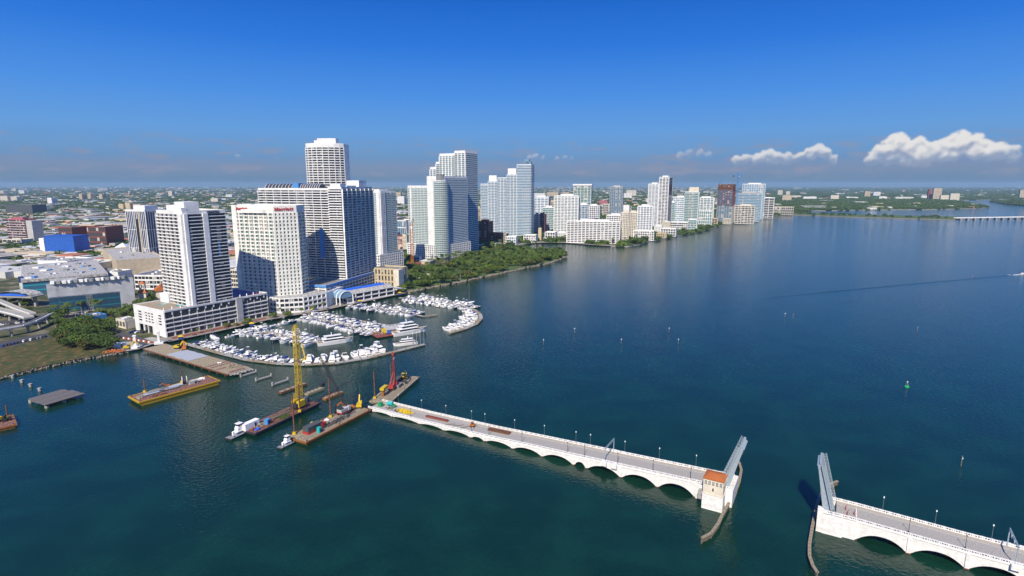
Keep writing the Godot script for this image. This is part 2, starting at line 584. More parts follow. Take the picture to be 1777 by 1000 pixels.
func reach(C: Vector2, d: Vector2, px: float, h: float) -> Vector2:
	if px < 0:
		return C - d * px
	var lo := 0.0
	var hi := 400.0
	var sg := signf(column_of(C + d, h) - column_of(C, h))
	for k in 40:
		var m := (lo + hi) / 2
		if (column_of(C + d * m, h) - px) * sg < 0:
			lo = m
		else:
			hi = m
	return C + d * lo

func local(poly: Array, o: Vector2) -> Array:
	var r := []
	for p in poly:
		r.append(p - o)
	return r

func grown(poly: Array, k: float) -> Array:     # moved outwards by k metres (convex)
	var n := poly.size()
	var c := Vector2.ZERO
	for p in poly:
		c += p / n
	var r := []
	for i in n:
		var a: Vector2 = (poly[i] - poly[(i + n - 1) % n]).normalized()
		var b: Vector2 = (poly[(i + 1) % n] - poly[i]).normalized()
		var na := Vector2(a.y, -a.x)
		var nb := Vector2(b.y, -b.x)
		if na.dot(poly[i] - c) < 0:
			na = -na
		if nb.dot(poly[i] - c) < 0:
			nb = -nb
		r.append(poly[i] + (na + nb) / maxf(0.3, 1.0 + na.dot(nb)) * k)
	return r

func bal(bays: int, dep := 1.5, rail := "white_clean", slab := 0.45, part := true, rh := 0.95, fin := 0.0) -> Dictionary:
	return {k = "bal", bays = bays, dep = dep, rail = rail, slab = slab, part = part, rh = rh, fin = fin}
func grid(bays: int, band := 1.3, pier := 0.9, dep := 0.4) -> Dictionary:
	return {k = "grid", bays = bays, band = band, pier = pier, dep = dep}
func blank() -> Dictionary:
	return {k = "blank"}
func bare() -> Dictionary:
	return {k = "bare"}

var vary := RandomNumberGenerator.new()
func blinds(m: MB, a: Vector2, b: Vector2, nr: Vector2, s0: float, s1: float, y0: float, y1: float) -> void:      # drawn curtains and blinds behind some of the glass
	var k := vary.randf()
	if k < 0.24 and s1 > s0:
		m.use(M.blind_pale if k < 0.16 else M.blind_mid)
		var half := vary.randf_range(0.35, 1.0)
		m.edge(a, b, nr, s0, lerpf(s0, s1, half), 0.0, 0.05, lerpf(y0, y1, vary.randf() * 0.4), y1 - 0.02)

# one block of a building: glazed core, a part for every storey's slabs and rails, full-height piers and blank walls, a roof with a parapet
func block(t: Node3D, poly: Array, y0: float, y1: float, floors: int, styles: Array, wall: String, glass: String, roof := "roof_pale", parapet := 1.6) -> void:
	var n := poly.size()
	var W: Material = M[wall]
	var c := Vector2.ZERO
	for p in poly:
		c += p / n
	var core := MB.new().use(M[glass])
	core.prism(poly, y0, y1, false)
	core.use(M[roof])
	core.prism(grown(poly, -0.05), y1 - 0.4, y1 - 0.1)
	obj("glazed_core", core.mesh(), t)
	var fh := (y1 - y0) / floors
	var variants := []
	var any := false
	for vi in 4:
		variants.append(MB.new())
	for i in n:
		var st: Dictionary = styles[i % styles.size()]
		var a: Vector2 = poly[i]
		var b: Vector2 = poly[(i + 1) % n]
		var u := (b - a).normalized()
		var nr := Vector2(u.y, -u.x)
		if nr.dot((a + b) / 2 - c) < 0:
			nr = -nr
		var L := a.distance_to(b)
		if st.k == "blank":
			var w := MB.new().use(W)
			w.edge(a, b, nr, -0.3, L + 0.3, 0.0, 0.45, y0, y1)
			obj("blank_wall", w.mesh(), t)
		elif st.k == "grid":
			any = true
			for storey in variants:
				storey.use(W)
				storey.edge(a, b, nr, 0, L, -0.1, st.dep, 0, st.band)
				for k in st.bays:
					blinds(storey, a, b, nr, L * k / st.bays + st.pier / 2, L * (k + 1) / st.bays - st.pier / 2, st.band, fh)
			var p := MB.new().use(W)
			p.edge(a, b, nr, -st.pier / 2, st.pier / 2, -0.1, st.dep + 0.12, y0, y1)
			var pm := p.mesh()
			for k in st.bays + 1:
				obj("pier", pm, t, v3(u * L * k / st.bays))
		elif st.k == "bal":
			any = true
			for storey in variants:
				storey.use(W)
				storey.edge(a, b, nr, 0, L, -0.1, st.dep, 0, st.slab)
				storey.use(M[st.rail])
				storey.edge(a, b, nr, 0, L, st.dep - 0.14, st.dep - 0.02, st.slab, st.slab + st.rh)
				storey.use(W)
				if st.part:
					for k in st.bays:
						storey.edge(a, b, nr, L * k / st.bays - 0.14, L * k / st.bays + 0.14, 0.0, st.dep - 0.16, st.slab, fh)
				for k in st.bays * 2:
					blinds(storey, a, b, nr, L * k / st.bays / 2 + 0.3, L * (k + 1) / st.bays / 2 - 0.3, st.slab, fh)
			if st.fin > 0:
				var p := MB.new().use(W)
				p.edge(a, b, nr, -st.fin / 2, st.fin / 2, -0.1, st.dep + 0.15, y0, y1)
				var pm := p.mesh()
				for k in st.bays + 1:
					obj("pier", pm, t, v3(u * L * k / st.bays))
	if any:
		var sm := []
		for storey in variants:
			sm.append(storey.mesh())
		for f in floors:
			obj("storey", sm[vary.randi() % 4], t, Vector3(0, y0 + f * fh, 0))
	var top := MB.new().use(W)
	var out := grown(poly, 0.5)
	for i in n:
		var a: Vector2 = out[i]
		var b: Vector2 = out[(i + 1) % n]
		var u := (b - a).normalized()
		var nr := Vector2(u.y, -u.x)
		if nr.dot((a + b) / 2 - c) < 0:
			nr = -nr
		top.edge(a, b, nr, 0, a.distance_to(b), -0.5, 0.0, y1 - 0.3, y1 + parapet)
	obj("parapet", top.mesh(), t)

func bld(called: String, label: String, at: Vector2, cat := "building", group := "") -> Node3D:
	return thing(called, label, cat, v3(at, GROUND), 0.0, group)

# a box on a roof, placed in the footprint's own directions: s along the first side, r along the last, as shares
func lump(t: Node3D, called: String, poly: Array, s0: float, s1: float, r0: float, r1: float, y0: float, y1: float, mat: String) -> MeshInstance3D:
	var o: Vector2 = poly[0]
	var u: Vector2 = poly[1] - o
	var v: Vector2 = poly[poly.size() - 1] - o
	var b := MB.new().use(M[mat])
	b.prism([o + u * s0 + v * r0, o + u * s1 + v * r0, o + u * s1 + v * r1, o + u * s0 + v * r1], y0, y1)
	return obj(called, b.mesh(), t)

func text_mesh(words: String, size: float, mat: Material, bold := 700) -> TextMesh:
	var f := SystemFont.new()
	f.font_names = PackedStringArray(["Droid Sans"])
	f.font_weight = bold
	var tm := TextMesh.new()
	tm.text = words
	tm.font = f
	tm.font_size = 64
	tm.pixel_size = size / 64.0
	tm.depth = 0.3
	tm.curve_step = 4
	tm.material = mat
	return tm

func facing(nr: Vector2) -> float:       # yaw that turns +z towards nr
	return atan2(nr.x, -nr.y)

func simple(called: String, label: String, cx: float, by: float, ty: float, lx: float, rx: float, yaw: float, floors: int, left, right, wall: String, glass: String, roof := "roof_pale", cat := "building", group := "") -> Array:
	var q := rect(cx, by, ty, lx, rx, yaw)
	var t := bld(called, label, q[0][0], cat, group)
	var p := local(q[0], q[0][0])
	block(t, p, 0, q[1], floors, [right, blank(), blank(), left], wall, glass, roof)
	return [t, p, q[1]]

func make_near_buildings() -> void:
	# condominium with its podium on the marina
	var q := rect(290, 586, 541.5, 232, 463, 32)
	var P: Array = q[0]
	var o: Vector2 = P[0]
	var hp: float = q[1]
	var t := bld("condominium_tower", "white balconied condominium tower on a long podium with rooftop pool", o)
	var p := local(P, o)
	# podium: blank white end wall, open gallery floors towards the water
	var u: Vector2 = (p[1] - p[0]).normalized()
	var v: Vector2 = (p[3] - p[0]).normalized()
	var nr := -v
	var nl := -u
	var Lr: float = p[1].length()
	var Ll: float = p[3].length()
	var core := MB.new().use(M.glass_grey)
	core.prism([u * 2.2 + v * 1.0, p[1] + v * 1.0 - u * 0.5, p[2] - v * 0.5 - u * 0.5, p[3] - v * 0.5 + u * 2.2], 0, hp - 0.6)
	obj("glazed_core", core.mesh(), t)
	var rf := MB.new().use(M.tan)
	rf.prism(local(p, -(u + v) * 0.0), hp - 0.5, hp)
	obj("roof_terrace", rf.mesh(), t)
	for k in 5:
		var s := MB.new().use(M.white)
		s.edge(p[0], p[1], nr, 0, Lr * 0.66, -1.5, 0.4, 0, 0.8)
		s.edge(p[0], p[1], nr, Lr * 0.72, Lr, -1.5, 0.4, 0, 0.8)
		s.use(M.white_clean)
		for j in 14:
			if j != 9:
				s.edge(p[0], p[1], nr, Lr * j / 14.0 - 0.12, Lr * j / 14.0 + 0.12, -1.4, -0.5, 0.8, 3.6)
		obj("gallery_floor", s.mesh(), t, Vector3(0, 3.6 + k * 3.45 if k < 4 else hp - 0.55, 0))
	for j in 15:
		var s := MB.new().use(M.white)
		s.edge(p[0], p[1], nr, Lr * j / 14.0 - 0.45, Lr * j / 14.0 + 0.45, -1.0, 0.2, 0, 3.6)
		obj("column", s.mesh(), t)
	for j in 13:
		var s := MB.new().use(M.gelcoat)
		var x := Lr * (0.06 + 0.9 * j / 12.0)
		s.edge(p[0], p[1], nr, x, x + 0.9, -1.2, 0.1, hp - 3.2, hp - 1.0)
		obj("awning_panel", s.mesh(), t)
	var fin := MB.new().use(M.grey_wall)
	fin.edge(p[0], p[1], nr, Lr * 0.66, Lr * 0.72, -1.5, 1.2, 0, hp + 1)
	obj("stair_wall", fin.mesh(), t)
	var end := MB.new().use(M.white)
	var holes := []
	for c in [[0.10, 0.20, 6], [0.36, 0.43, 6], [0.46, 0.53, 6], [0.56, 0.63, 6], [0.74, 0.86, 6]]:
		for k in 4:
			holes.append([c[0] * Ll, c[1] * Ll, 9.0 + k * 2.3, 10.4 + k * 2.3])
	for c in [[0.42, 0.56], [0.58, 0.68], [0.72, 0.86]]:
		holes.append([c[0] * Ll, c[1] * Ll, 0.0, 6.5])
	wall_with_holes(end, p[0], p[3], nl, Ll, 0.0, hp + 1.0, holes, 0.6)
	obj("end_wall", end.mesh(), t)
	var par := MB.new().use(M.white)
	par.edge(p[0], p[1], nr, 0, Lr, -0.3, 0.45, hp, hp + 1.0)
	par.edge(p[3], p[2], -nr, 0, Lr, 0.0, 0.4, 0, hp + 1.0)
	par.edge(p[1], p[2], -nl, 0, Ll, 0.0, 0.4, 0, hp + 1.0)
	obj("parapet", par.mesh(), t)
	var pool := MB.new().use(M.pool)
	pool.prism(local([u * 16 + v * 12, u * 27 + v * 10, u * 28 + v * 17, u * 17 + v * 18], Vector2.ZERO), hp, hp + 0.12)
	obj("swimming_pool", pool.mesh(), t)
	var pool2 := MB.new().use(M.pool)
	pool2.prism([u * 12 + v * 30, u * 18 + v * 29, u * 18 + v * 34, u * 12 + v * 35], hp, hp + 0.12)
	obj("swimming_pool", pool2.mesh(), t)
	lump(t, "pavilion", p, 0.22, 0.40, 0.66, 0.95, hp, hp + 7.5, "white")
	var courts := MB.new().use(M.canvas_blue)
	courts.prism([u * Lr * 0.72 + v * 8, u * Lr * 0.97 + v * 8, u * Lr * 0.97 + v * Ll * 0.9, u * Lr * 0.72 + v * Ll * 0.9], hp, hp + 0.1)
	obj("rooftop_court", courts.mesh(), t)
	var crd := MB.new().use(M.red)
	crd.prism([u * Lr * 0.88 + v * 2, u * Lr * 0.97 + v * 2, u * Lr * 0.97 + v * 7, u * Lr * 0.88 + v * 7], hp, hp + 0.1)
	obj("rooftop_court", crd.mesh(), t)
	for k in 3:
		var mast := MB.new().use(M.steel_grey)
		var mp: Vector2 = u * Lr * (0.75 + 0.09 * k) + v * 6
		mast.tube(v3(mp, hp), v3(mp, hp + 9), 0.12, 0.1, 6)
		mast.box(v3(mp, hp + 9), Vector3(2.4, 0.3, 0.5))
		obj("floodlight_mast", mast.mesh(), t)
	# the tower rising through the podium
	q = rect(338, 574.7, 372, 272, 389.5, 32)
	var a := local(q[0], o)
	var h: float = q[1]
	var eu: Vector2 = (a[1] - a[0])
	var ev: Vector2 = (a[3] - a[0])
	var poly := [a[0], a[1], a[2], a[3]]
	block(t, poly, hp - 0.4, h, 27, [bal(2, 1.5, "white_clean", 0.40, false, 0.28), blank(), blank(), bal(6, 1.7, "white_clean", 0.36, true, 0.38)], "white", "glass_smoked", "roof_grey", 2.6)
	for s in [[0.0, 0.06], [0.44, 0.54]]:
		var w := MB.new().use(M.white)
		w.edge(a[0], a[1], nr, eu.length() * s[0] - 0.4, eu.length() * s[1] + 0.4, 0.1, 1.9, hp, h + 0.2)
		obj("pier", w.mesh(), t)
	var w2 := MB.new().use(M.white)
	w2.edge(a[0], a[3], nl, 0.0, 5.0, 0.1, 1.95, hp, h + 0.2)
	obj("pier", w2.mesh(), t)
	var lb := MB.new().use(M.trim_blue)
	lb.edge(a[0], a[1], nr, eu.length() * 0.76, eu.length() * 0.79, 0.1, 1.3, hp + 38, h - 24)
	obj("blue_panel", lb.mesh(), t)
	lump(t, "penthouse", a, 0.1, 0.45, 0.1, 0.45, h, h + 9.5, "white")
	lump(t, "penthouse", a, 0.2, 0.7, 0.5, 0.95, h, h + 6.5, "white")
	lump(t, "plant_room", a, 0.0, 0.12, 0.05, 0.3, h, h + 5, "white")
	var sg := obj("sign_lettering", text_mesh("VENETIA", 2.6, M.steel_dark), t, v3(a[0] + eu * 0.70 + nr * 0.75, h + 0.9), facing(nr))
	sg.name = "sign_lettering"

	# hotel: a broad cream slab bent in the middle, projecting bays towards the sun
	var A := g(421, 532, GROUND)
	var B := g(487, 537, GROUND)
	var C := g(525, 533, GROUND)
	var D := g(537, 527, GROUND)
	var hh := height_at(B, 373)
	var dep := Vector2(-0.33, 0.94) * 24.0
	poly = [A, B, C, D, D + dep, A + dep]
	t = bld("hotel_tower", "cream bent-slab hotel tower with red rooftop lettering beside the marina", B)
	p = local(poly, B)
	block(t, p, 9, hh, 24, [grid(8, 1.25, 1.5, 0.9), grid(6, 1.3, 1.9, 0.9), grid(2, 1.2, 0.6, 0.4), blank(), blank(), blank()], "hotel_wall", "glass_green", "roof_pale", 7.0)
	# saw-tooth window bays of the sunlit wing
	var un: Vector2 = (p[1] - p[0]).normalized()
	var nn := Vector2(un.y, -un.x)
	var Lw: float = p[0].distance_to(p[1])
	var bay := MB.new().use(M.hotel_wall)
	bay.hexa([v3(un * -1.4, 0), v3(un * 1.4, 0), v3(un * 1.4 + nn * 1.5, 0), v3(un * -1.0 + nn * 0.7, 0), v3(un * -1.4, 1.3), v3(un * 1.4, 1.3), v3(un * 1.4 + nn * 1.5, 1.3), v3(un * -1.0 + nn * 0.7, 1.3)])
	bay.hexa([v3(un * 0.9, 1.3), v3(un * 1.4, 1.3), v3(un * 1.4 + nn * 1.5, 1.3), v3(un * 0.9 + nn * 1.3, 1.3), v3(un * 0.9, 3.4), v3(un * 1.4, 3.4), v3(un * 1.4 + nn * 1.5, 3.4), v3(un * 0.9 + nn * 1.3, 3.4)])
	var bm := bay.mesh()
	for k in 24:
		for j in 8:
			obj("window_bay", bm, t, v3(p[0] + un * Lw * (j + 0.5) / 8.0, 9 + k * (hh - 9) / 24.0))
	var ew := MB.new().use(M.hotel_wall)
	ew.edge(p[0], p[1], nn, -2.0, 3.2, 0.1, 1.6, 0, hh + 7.0)
	obj("end_wall", ew.mesh(), t)
	lump(t, "penthouse", [p[1], p[2], p[3], p[4], p[5], p[0]], -0.2, 0.5, 0.15, 0.7, hh, hh + 3.4, "hotel_wall")
	obj("sign_lettering", text_mesh("Marriott", 3.6, M.red), t, v3(p[0] + un * 9 + nn * 1.0, hh + 3.8), facing(nn))
	var uc: Vector2 = (p[2] - p[1]).normalized()
	var nc := Vector2(uc.y, -uc.x)
	obj("sign_lettering", text_mesh("Marriott", 4.2, M.red), t, v3(p[1] + uc * 9 + nc * 1.0, hh + 3.6), facing(nc))
	# its low terraces
	var base := [g(470, 541, GROUND), g(487, 544, GROUND), g(527, 541.5, GROUND), g(566, 533, GROUND), g(566, 533, GROUND) + Vector2(6, 34), g(470, 541, GROUND) + Vector2(8, 34)]
	var tb := bld("hotel_terrace_building", "low white terraced block with open galleries at the foot of the cream hotel", base[1])
	var bp := local(base, base[1])
	block(tb, bp, 0, 13.5, 3, [grid(3, 1.6, 0.7, 1.0), grid(5, 1.6, 0.7, 1.0), grid(5, 1.7, 0.6, 1.2), blank(), blank(), blank()], "white", "glass_smoked", "roof_pale", 0.8)

	# the big white apartment block: broad sunlit wing, shaded wing towards the bay
	q = rect(602, 513, 328, 446, 645, 16)
	P = q[0]
	o = P[0]
	h = q[1]
	t = bld("apartment_block", "huge white balconied apartment block with barrel vaults on its roof", o)
	p = local(P, o)
	u = (p[1] - p[0]).normalized()
	v = (p[3] - p[0]).normalized()
	Lr = p[1].length()
	Ll = p[3].length()
	var corner := 16.0
	block(t, [Vector2.ZERO, u * Lr, u * Lr + v * corner, v * corner], 18, h, 36, [bal(7, 1.5, "white_clean", 0.34, true, 0.5, 0.45), bare(), bare(), bal(2, 1.5, "white_clean", 0.5, false, 0.5, 0.0)], "white", "glass_grey", "roof_pale", 2.0)
	block(t, [v * corner + u * 2, v * corner + u * 24, v * Ll + u * 24, v * Ll + u * 2], 18, h - 1.2, 36, [bare(), bare(), blank(), bal(9, 1.5, "white_clean", 0.34, true, 0.5, 0.45)], "white", "glass_grey", "roof_pale", 2.0)
	var strip := MB.new().use(M.trim_blue)
	strip.edge(v * corner, v * Ll, -u, 9, 14, -2.0, 0.3, h - 74, h - 43)
	obj("blue_panel", strip.mesh(), t)
	for k in [[0.30, 0.52], [0.62, 0.95]]:      # barrel vaults
		var vb := MB.new().use(M.glass_grey)
		var rows := []
		for e in 2:
			var row := []
			for i in 13:
				var an := PI * i / 12.0
				row.append(v3(u * (13 - 7 * cos(an)) + v * Ll * k[e], h - 1 + 6.5 * sin(an)))
			rows.append(row)
		vb.rings(rows, false, true, true)
		var ob := obj("barrel_vault", vb.mesh(), t)
		for i in 9:
			var rb := MB.new().use(M.white_clean)
			for j in 12:
				var a0 := PI * j / 12.0
				var a1 := PI * (j + 1) / 12.0
				var vv: Vector2 = v * Ll * lerpf(k[0], k[1], i / 8.0)
				rb.bar(v3(u * (13 - 7.1 * cos(a0)) + vv, h - 1 + 6.6 * sin(a0)), v3(u * (13 - 7.1 * cos(a1)) + vv, h - 1 + 6.6 * sin(a1)), 0.35)
			obj("rib", rb.mesh(), ob)
	var par2 := [Vector2.ZERO, u * Lr, u * Lr + v * Ll, v * Ll]
	lump(t, "penthouse", par2, 0.05, 0.22, 0.03, 0.14, h, h + 5.5, "white")
	lump(t, "penthouse", par2, 0.3, 0.6, 0.05, 0.18, h, h + 3.5, "white")
	lump(t, "plant_room", par2, 0.08, 0.3, 0.53, 0.6, h, h + 6.0, "trim_blue")
	lump(t, "plant_room", par2, 0.7, 0.95, 0.05, 0.2, h, h + 9.0, "white")
	# blue and white podium
	var c2 := [v * -4 + u * -44, u * (Lr + 3) + v * -4, u * (Lr + 3) + v * 28, v * 28 + u * -44]
	block(t, c2, 0, 18, 5, [grid(18, 1.1, 0.8, 0.7), blank(), blank(), grid(4, 1.1, 0.8, 0.7)], "white", "glass_smoked", "roof_grey", 1.0)
	var tr := MB.new().use(M.trim_blue)
	tr.edge(c2[0], c2[1], -v, -0.8, c2[0].distance_to(c2[1]) + 0.5, 0.5, 1.1, 16.6, 18.9)
	tr.edge(c2[0], c2[3], -u, -0.8, 32, 0.5, 1.1, 16.6, 18.9)
	tr.edge(c2[0], c2[1], -v, 9, 13, 0.5, 1.1, 4, 16.6)
	obj("blue_trim", tr.mesh(), t)
	# marina pavilion with glazed arch and blue roof cloths
	var pa := g(603, 527, GROUND)
	var pb := g(683, 512, GROUND)
	t = bld("marina_pavilion", "long white waterfront pavilion with a glazed arched end and bright blue roof cloths", pa)
	u = (pb - pa).normalized()
	v = Vector2(-u.y, u.x)
	var L := pa.distance_to(pb)
	block(t, [Vector2.ZERO, u * L, u * L + v * 20, v * 20], 0, 8.5, 2, [grid(6, 1.2, 0.9, 0.8), blank(), blank(), grid(3, 1.2, 0.8, 0.6)], "white", "glass_smoked", "roof_pale", 0.7)
	var rr := MB.new().use(M.roof_pale)
	rr.hexa([v3(v * -1, 8.8), v3(u * L + v * -1, 8.8), v3(u * L + v * 18, 8.8), v3(v * 18, 8.8), v3(v * 5, 12.0), v3(u * L + v * 5, 12.0), v3(u * L + v * 14, 12.0), v3(v * 14, 12.0)])
	obj("roof", rr.mesh(), t)
	for k in [[0.08, 0.40], [0.42, 0.88]]:
		var cl := MB.new().use(M.canvas_bright)
		cl.hexa([v3(u * L * k[0] + v * 5, 12.05), v3(u * L * k[1] + v * 6, 12.05), v3(u * L * k[1] + v * 16, 12.05), v3(u * L * k[0] + v * 15, 12.05), v3(u * L * k[0] + v * 6, 12.7), v3(u * L * k[1] + v * 6.5, 13.2), v3(u * L * k[1] + v * 15, 13.0), v3(u * L * k[0] + v * 14, 12.5)])
		obj("roof_cloth", cl.mesh(), t)
	var vb2 := MB.new().use(M.glass_sky)
	var rows2 := []
	for e in [-3.0, 16.0]:
		var row := []
		for i in 13:
			var an := PI * i / 12.0
			row.append(v3(u * (-3 - 7.5 * cos(an)) + v * e, 7.0 + 6.5 * sin(an)))
		rows2.append(row)
	vb2.rings(rows2, false, true, true)
	obj("arched_vault", vb2.mesh(), t)
	for e in [-3.1, 3.0, 9.0, 15.0]:
		var rb := MB.new().use(M.white_clean)
		for j in 12:
			var a0 := PI * j / 12.0
			var a1 := PI * (j + 1) / 12.0
			rb.bar(v3(u * (-3 - 7.7 * cos(a0)) + v * e, 7.0 + 6.7 * sin(a0)), v3(u * (-3 - 7.7 * cos(a1)) + v * e, 7.0 + 6.7 * sin(a1)), 0.8)
		for sx in [-10.7, 4.7]:
			rb.bar(v3(u * sx + v * e, 0), v3(u * sx + v * e, 7.0), 0.8)
		obj("arch_rib", rb.mesh(), t)
	var cn := MB.new().use(M.white_clean)
	cn.hexa([v3(u * L, 6.5), v3(u * (L + 22) + v * 4, 3.2), v3(u * (L + 22) + v * 12, 3.2), v3(u * L + v * 16, 6.5), v3(u * L, 8.4), v3(u * (L + 22) + v * 4, 3.7), v3(u * (L + 22) + v * 12, 3.7), v3(u * L + v * 16, 8.4)])
	obj("canopy", cn.mesh(), t)

	# round tower behind
	var rc := g(573, 455, GROUND)
	h = height_at(rc, 256) - GROUND
	t = bld("round_tower", "tall white tower with a curved balcony front rising behind the barrel-vaulted block", rc)
	var arc := []
	var yaw16 := deg_to_rad(16)
	var W2 := (column_of(rc + Vector2(50, 0), h) - column_of(rc, h)) / 50.0
	var half := 33.0 / W2
	for i in 9:
		var an := lerpf(-62, 62, i / 8.0)
		arc.append(Vector2(sin(deg_to_rad(an)) * half * 1.12, 14 - cos(deg_to_rad(an)) * 20))
	arc.append(Vector2(half * 0.95, 36))
	arc.append(Vector2(-half * 0.95, 36))
	block(t, arc, 0, h, 48, [bal(1, 1.5, "white_clean", 0.42, true, 0.7, 0.6), bal(1, 1.5, "white_clean", 0.42, true, 0.7, 0.6), bal(1, 1.5, "white_clean", 0.42, true, 0.7, 0.6), bal(1, 1.5, "white_clean", 0.42, true, 0.7, 0.6), bal(1, 1.5, "white_clean", 0.42, true, 0.7, 0.6), bal(1, 1.5, "white_clean", 0.42, true, 0.7, 0.6), bal(1, 1.5, "white_clean", 0.42, true, 0.7, 0.6), bal(1, 1.5, "white_clean", 0.42, true, 0.7, 0.6), blank(), blank(), blank()], "white", "glass_grey", "roof_pale", 6.0)
	cube("crown_block", t, M.white, Vector3(2, h + 7, -16), Vector3(28, 14, 16))
	cube("crown_block", t, M.white, Vector3(-12, h + 5.5, -14), Vector3(10, 11, 10))

	# slim green-glazed tower and its parking podium
	q = rect(664, 470, 335, 643, 686, 28)
	t = bld("green_glass_tower", "slim white tower with green glass balconies above a parking podium", q[0][0])
	p = local(q[0], q[0][0])
	h = q[1]
	block(t, p, 22, h, 34, [bal(3, 1.4, "rail_teal", 0.5, true, 1.0), blank(), blank(), bal(3, 1.4, "rail_teal", 0.5, true, 1.0)], "white", "glass_green", "roof_pale", 2.2)
	var cw := MB.new().use(M.white)
	u = (p[1] - p[0]).normalized()
	v = (p[3] - p[0]).normalized()
	cw.edge(p[0], p[1], -v, -0.6, 9, 0.2, 2.0, 0, h + 3)
	obj("corner_wall", cw.mesh(), t)
	cw = MB.new().use(M.white)
	cw.edge(p[0], p[3], -u, -0.6, 4.5, 0.2, 2.0, 0, h + 3)
	obj("corner_wall", cw.mesh(), t)
	var slit := MB.new().use(M.glass_grey)
	slit.edge(p[0], p[1], -v, 2.6, 3.8, 1.9, 2.03, 0, 1.5)
	slit.edge(p[0], p[1], -v, 5.6, 6.8, 1.9, 2.03, 0, 1.5)
	var slm := slit.mesh()
	for k in 33:
		obj("window", slm, t, Vector3(0, 24 + k * (h - 22) / 34.0, 0))
	lump(t, "penthouse", p, 0.1, 0.6, 0.2, 0.8, h, h + 5, "white")
	block(t, [u * -8 + v * -3, u * 42 + v * -3, u * 42 + v * 26, u * -8 + v * 26], 0, 22, 6, [grid(12, 1.5, 1.4, 0.5), blank(), blank(), grid(7, 1.5, 1.4, 0.5)], "white", "glass_grey", "roof_grey", 1.5)
	# old beige clubhouse
	var bb := simple("beige_clubhouse", "old beige three-storey block with tall windows beside the waterfront park", 690, 502, 469, 650, -22, 20, 3, grid(7, 1.8, 2.2, 0.5), grid(4, 1.8, 2.4, 0.5), "sand_wall", "glass_grey", "roof_grey")
	lump(bb[0], "entrance_bay", bb[1], -0.2, 0.3, -0.16, 0.06, 0, bb[2] + 1.0, "cream")

func wall_with_holes(b: MB, a: Vector2, c: Vector2, nr: Vector2, L: float, y0: float, y1: float, holes: Array, thick: float) -> void:
	# cut the wall into cells along all hole edges and leave out the cells that lie in a hole
	var xs := [0.0, L]
	var ys := [y0, y1]
	for h in holes:
		for k in [h[0], h[1]]:
			if not xs.has(k):
				xs.append(k)
		for k in [h[2], h[3]]:
			if not ys.has(k):
				ys.append(k)
	xs.sort()
	ys.sort()
	for i in xs.size() - 1:
		var run := -1.0
		for j in ys.size() - 1:
			var x: float = (xs[i] + xs[i + 1]) / 2
			var y: float = (ys[j] + ys[j + 1]) / 2
			var open := false
			for h in holes:
				if x > h[0] and x < h[1] and y > h[2] and y < h[3]:
					open = true
			if not open and run < 0:
				run = ys[j]
			if run >= 0 and (open or j == ys.size() - 2):
				b.edge(a, c, nr, xs[i], xs[i + 1], -0.1, thick, run, ys[j] if open else ys[j + 1])
				run = -1.0

func style(s: String) -> Dictionary:
	var n := int(s.substr(1)) if s.length() > 1 else 1
	match s[0]:
		"b": return bal(n, 1.5, "white_clean", 0.42, true, 0.7)
		"t": return bal(n, 1.5, "rail_teal", 0.5, true, 1.0)
		"u": return bal(n, 1.5, "rail_blue", 0.45, false, 1.0)
		"v": return bal(n, 1.5, "rail_blue", 0.5, true, 0.9, 0.8)
		"w": return bal(n, 1.4, "white_clean", 0.5, true, 0.9, 1.6)
		"g": return grid(n, 1.4, 1.3, 0.4)
		"r": return grid(n, 0.7, 0.9, 0.5)
		"o": return grid(n, 1.7, 0.5, 0.4)
		"e": return bare()
	return blank()

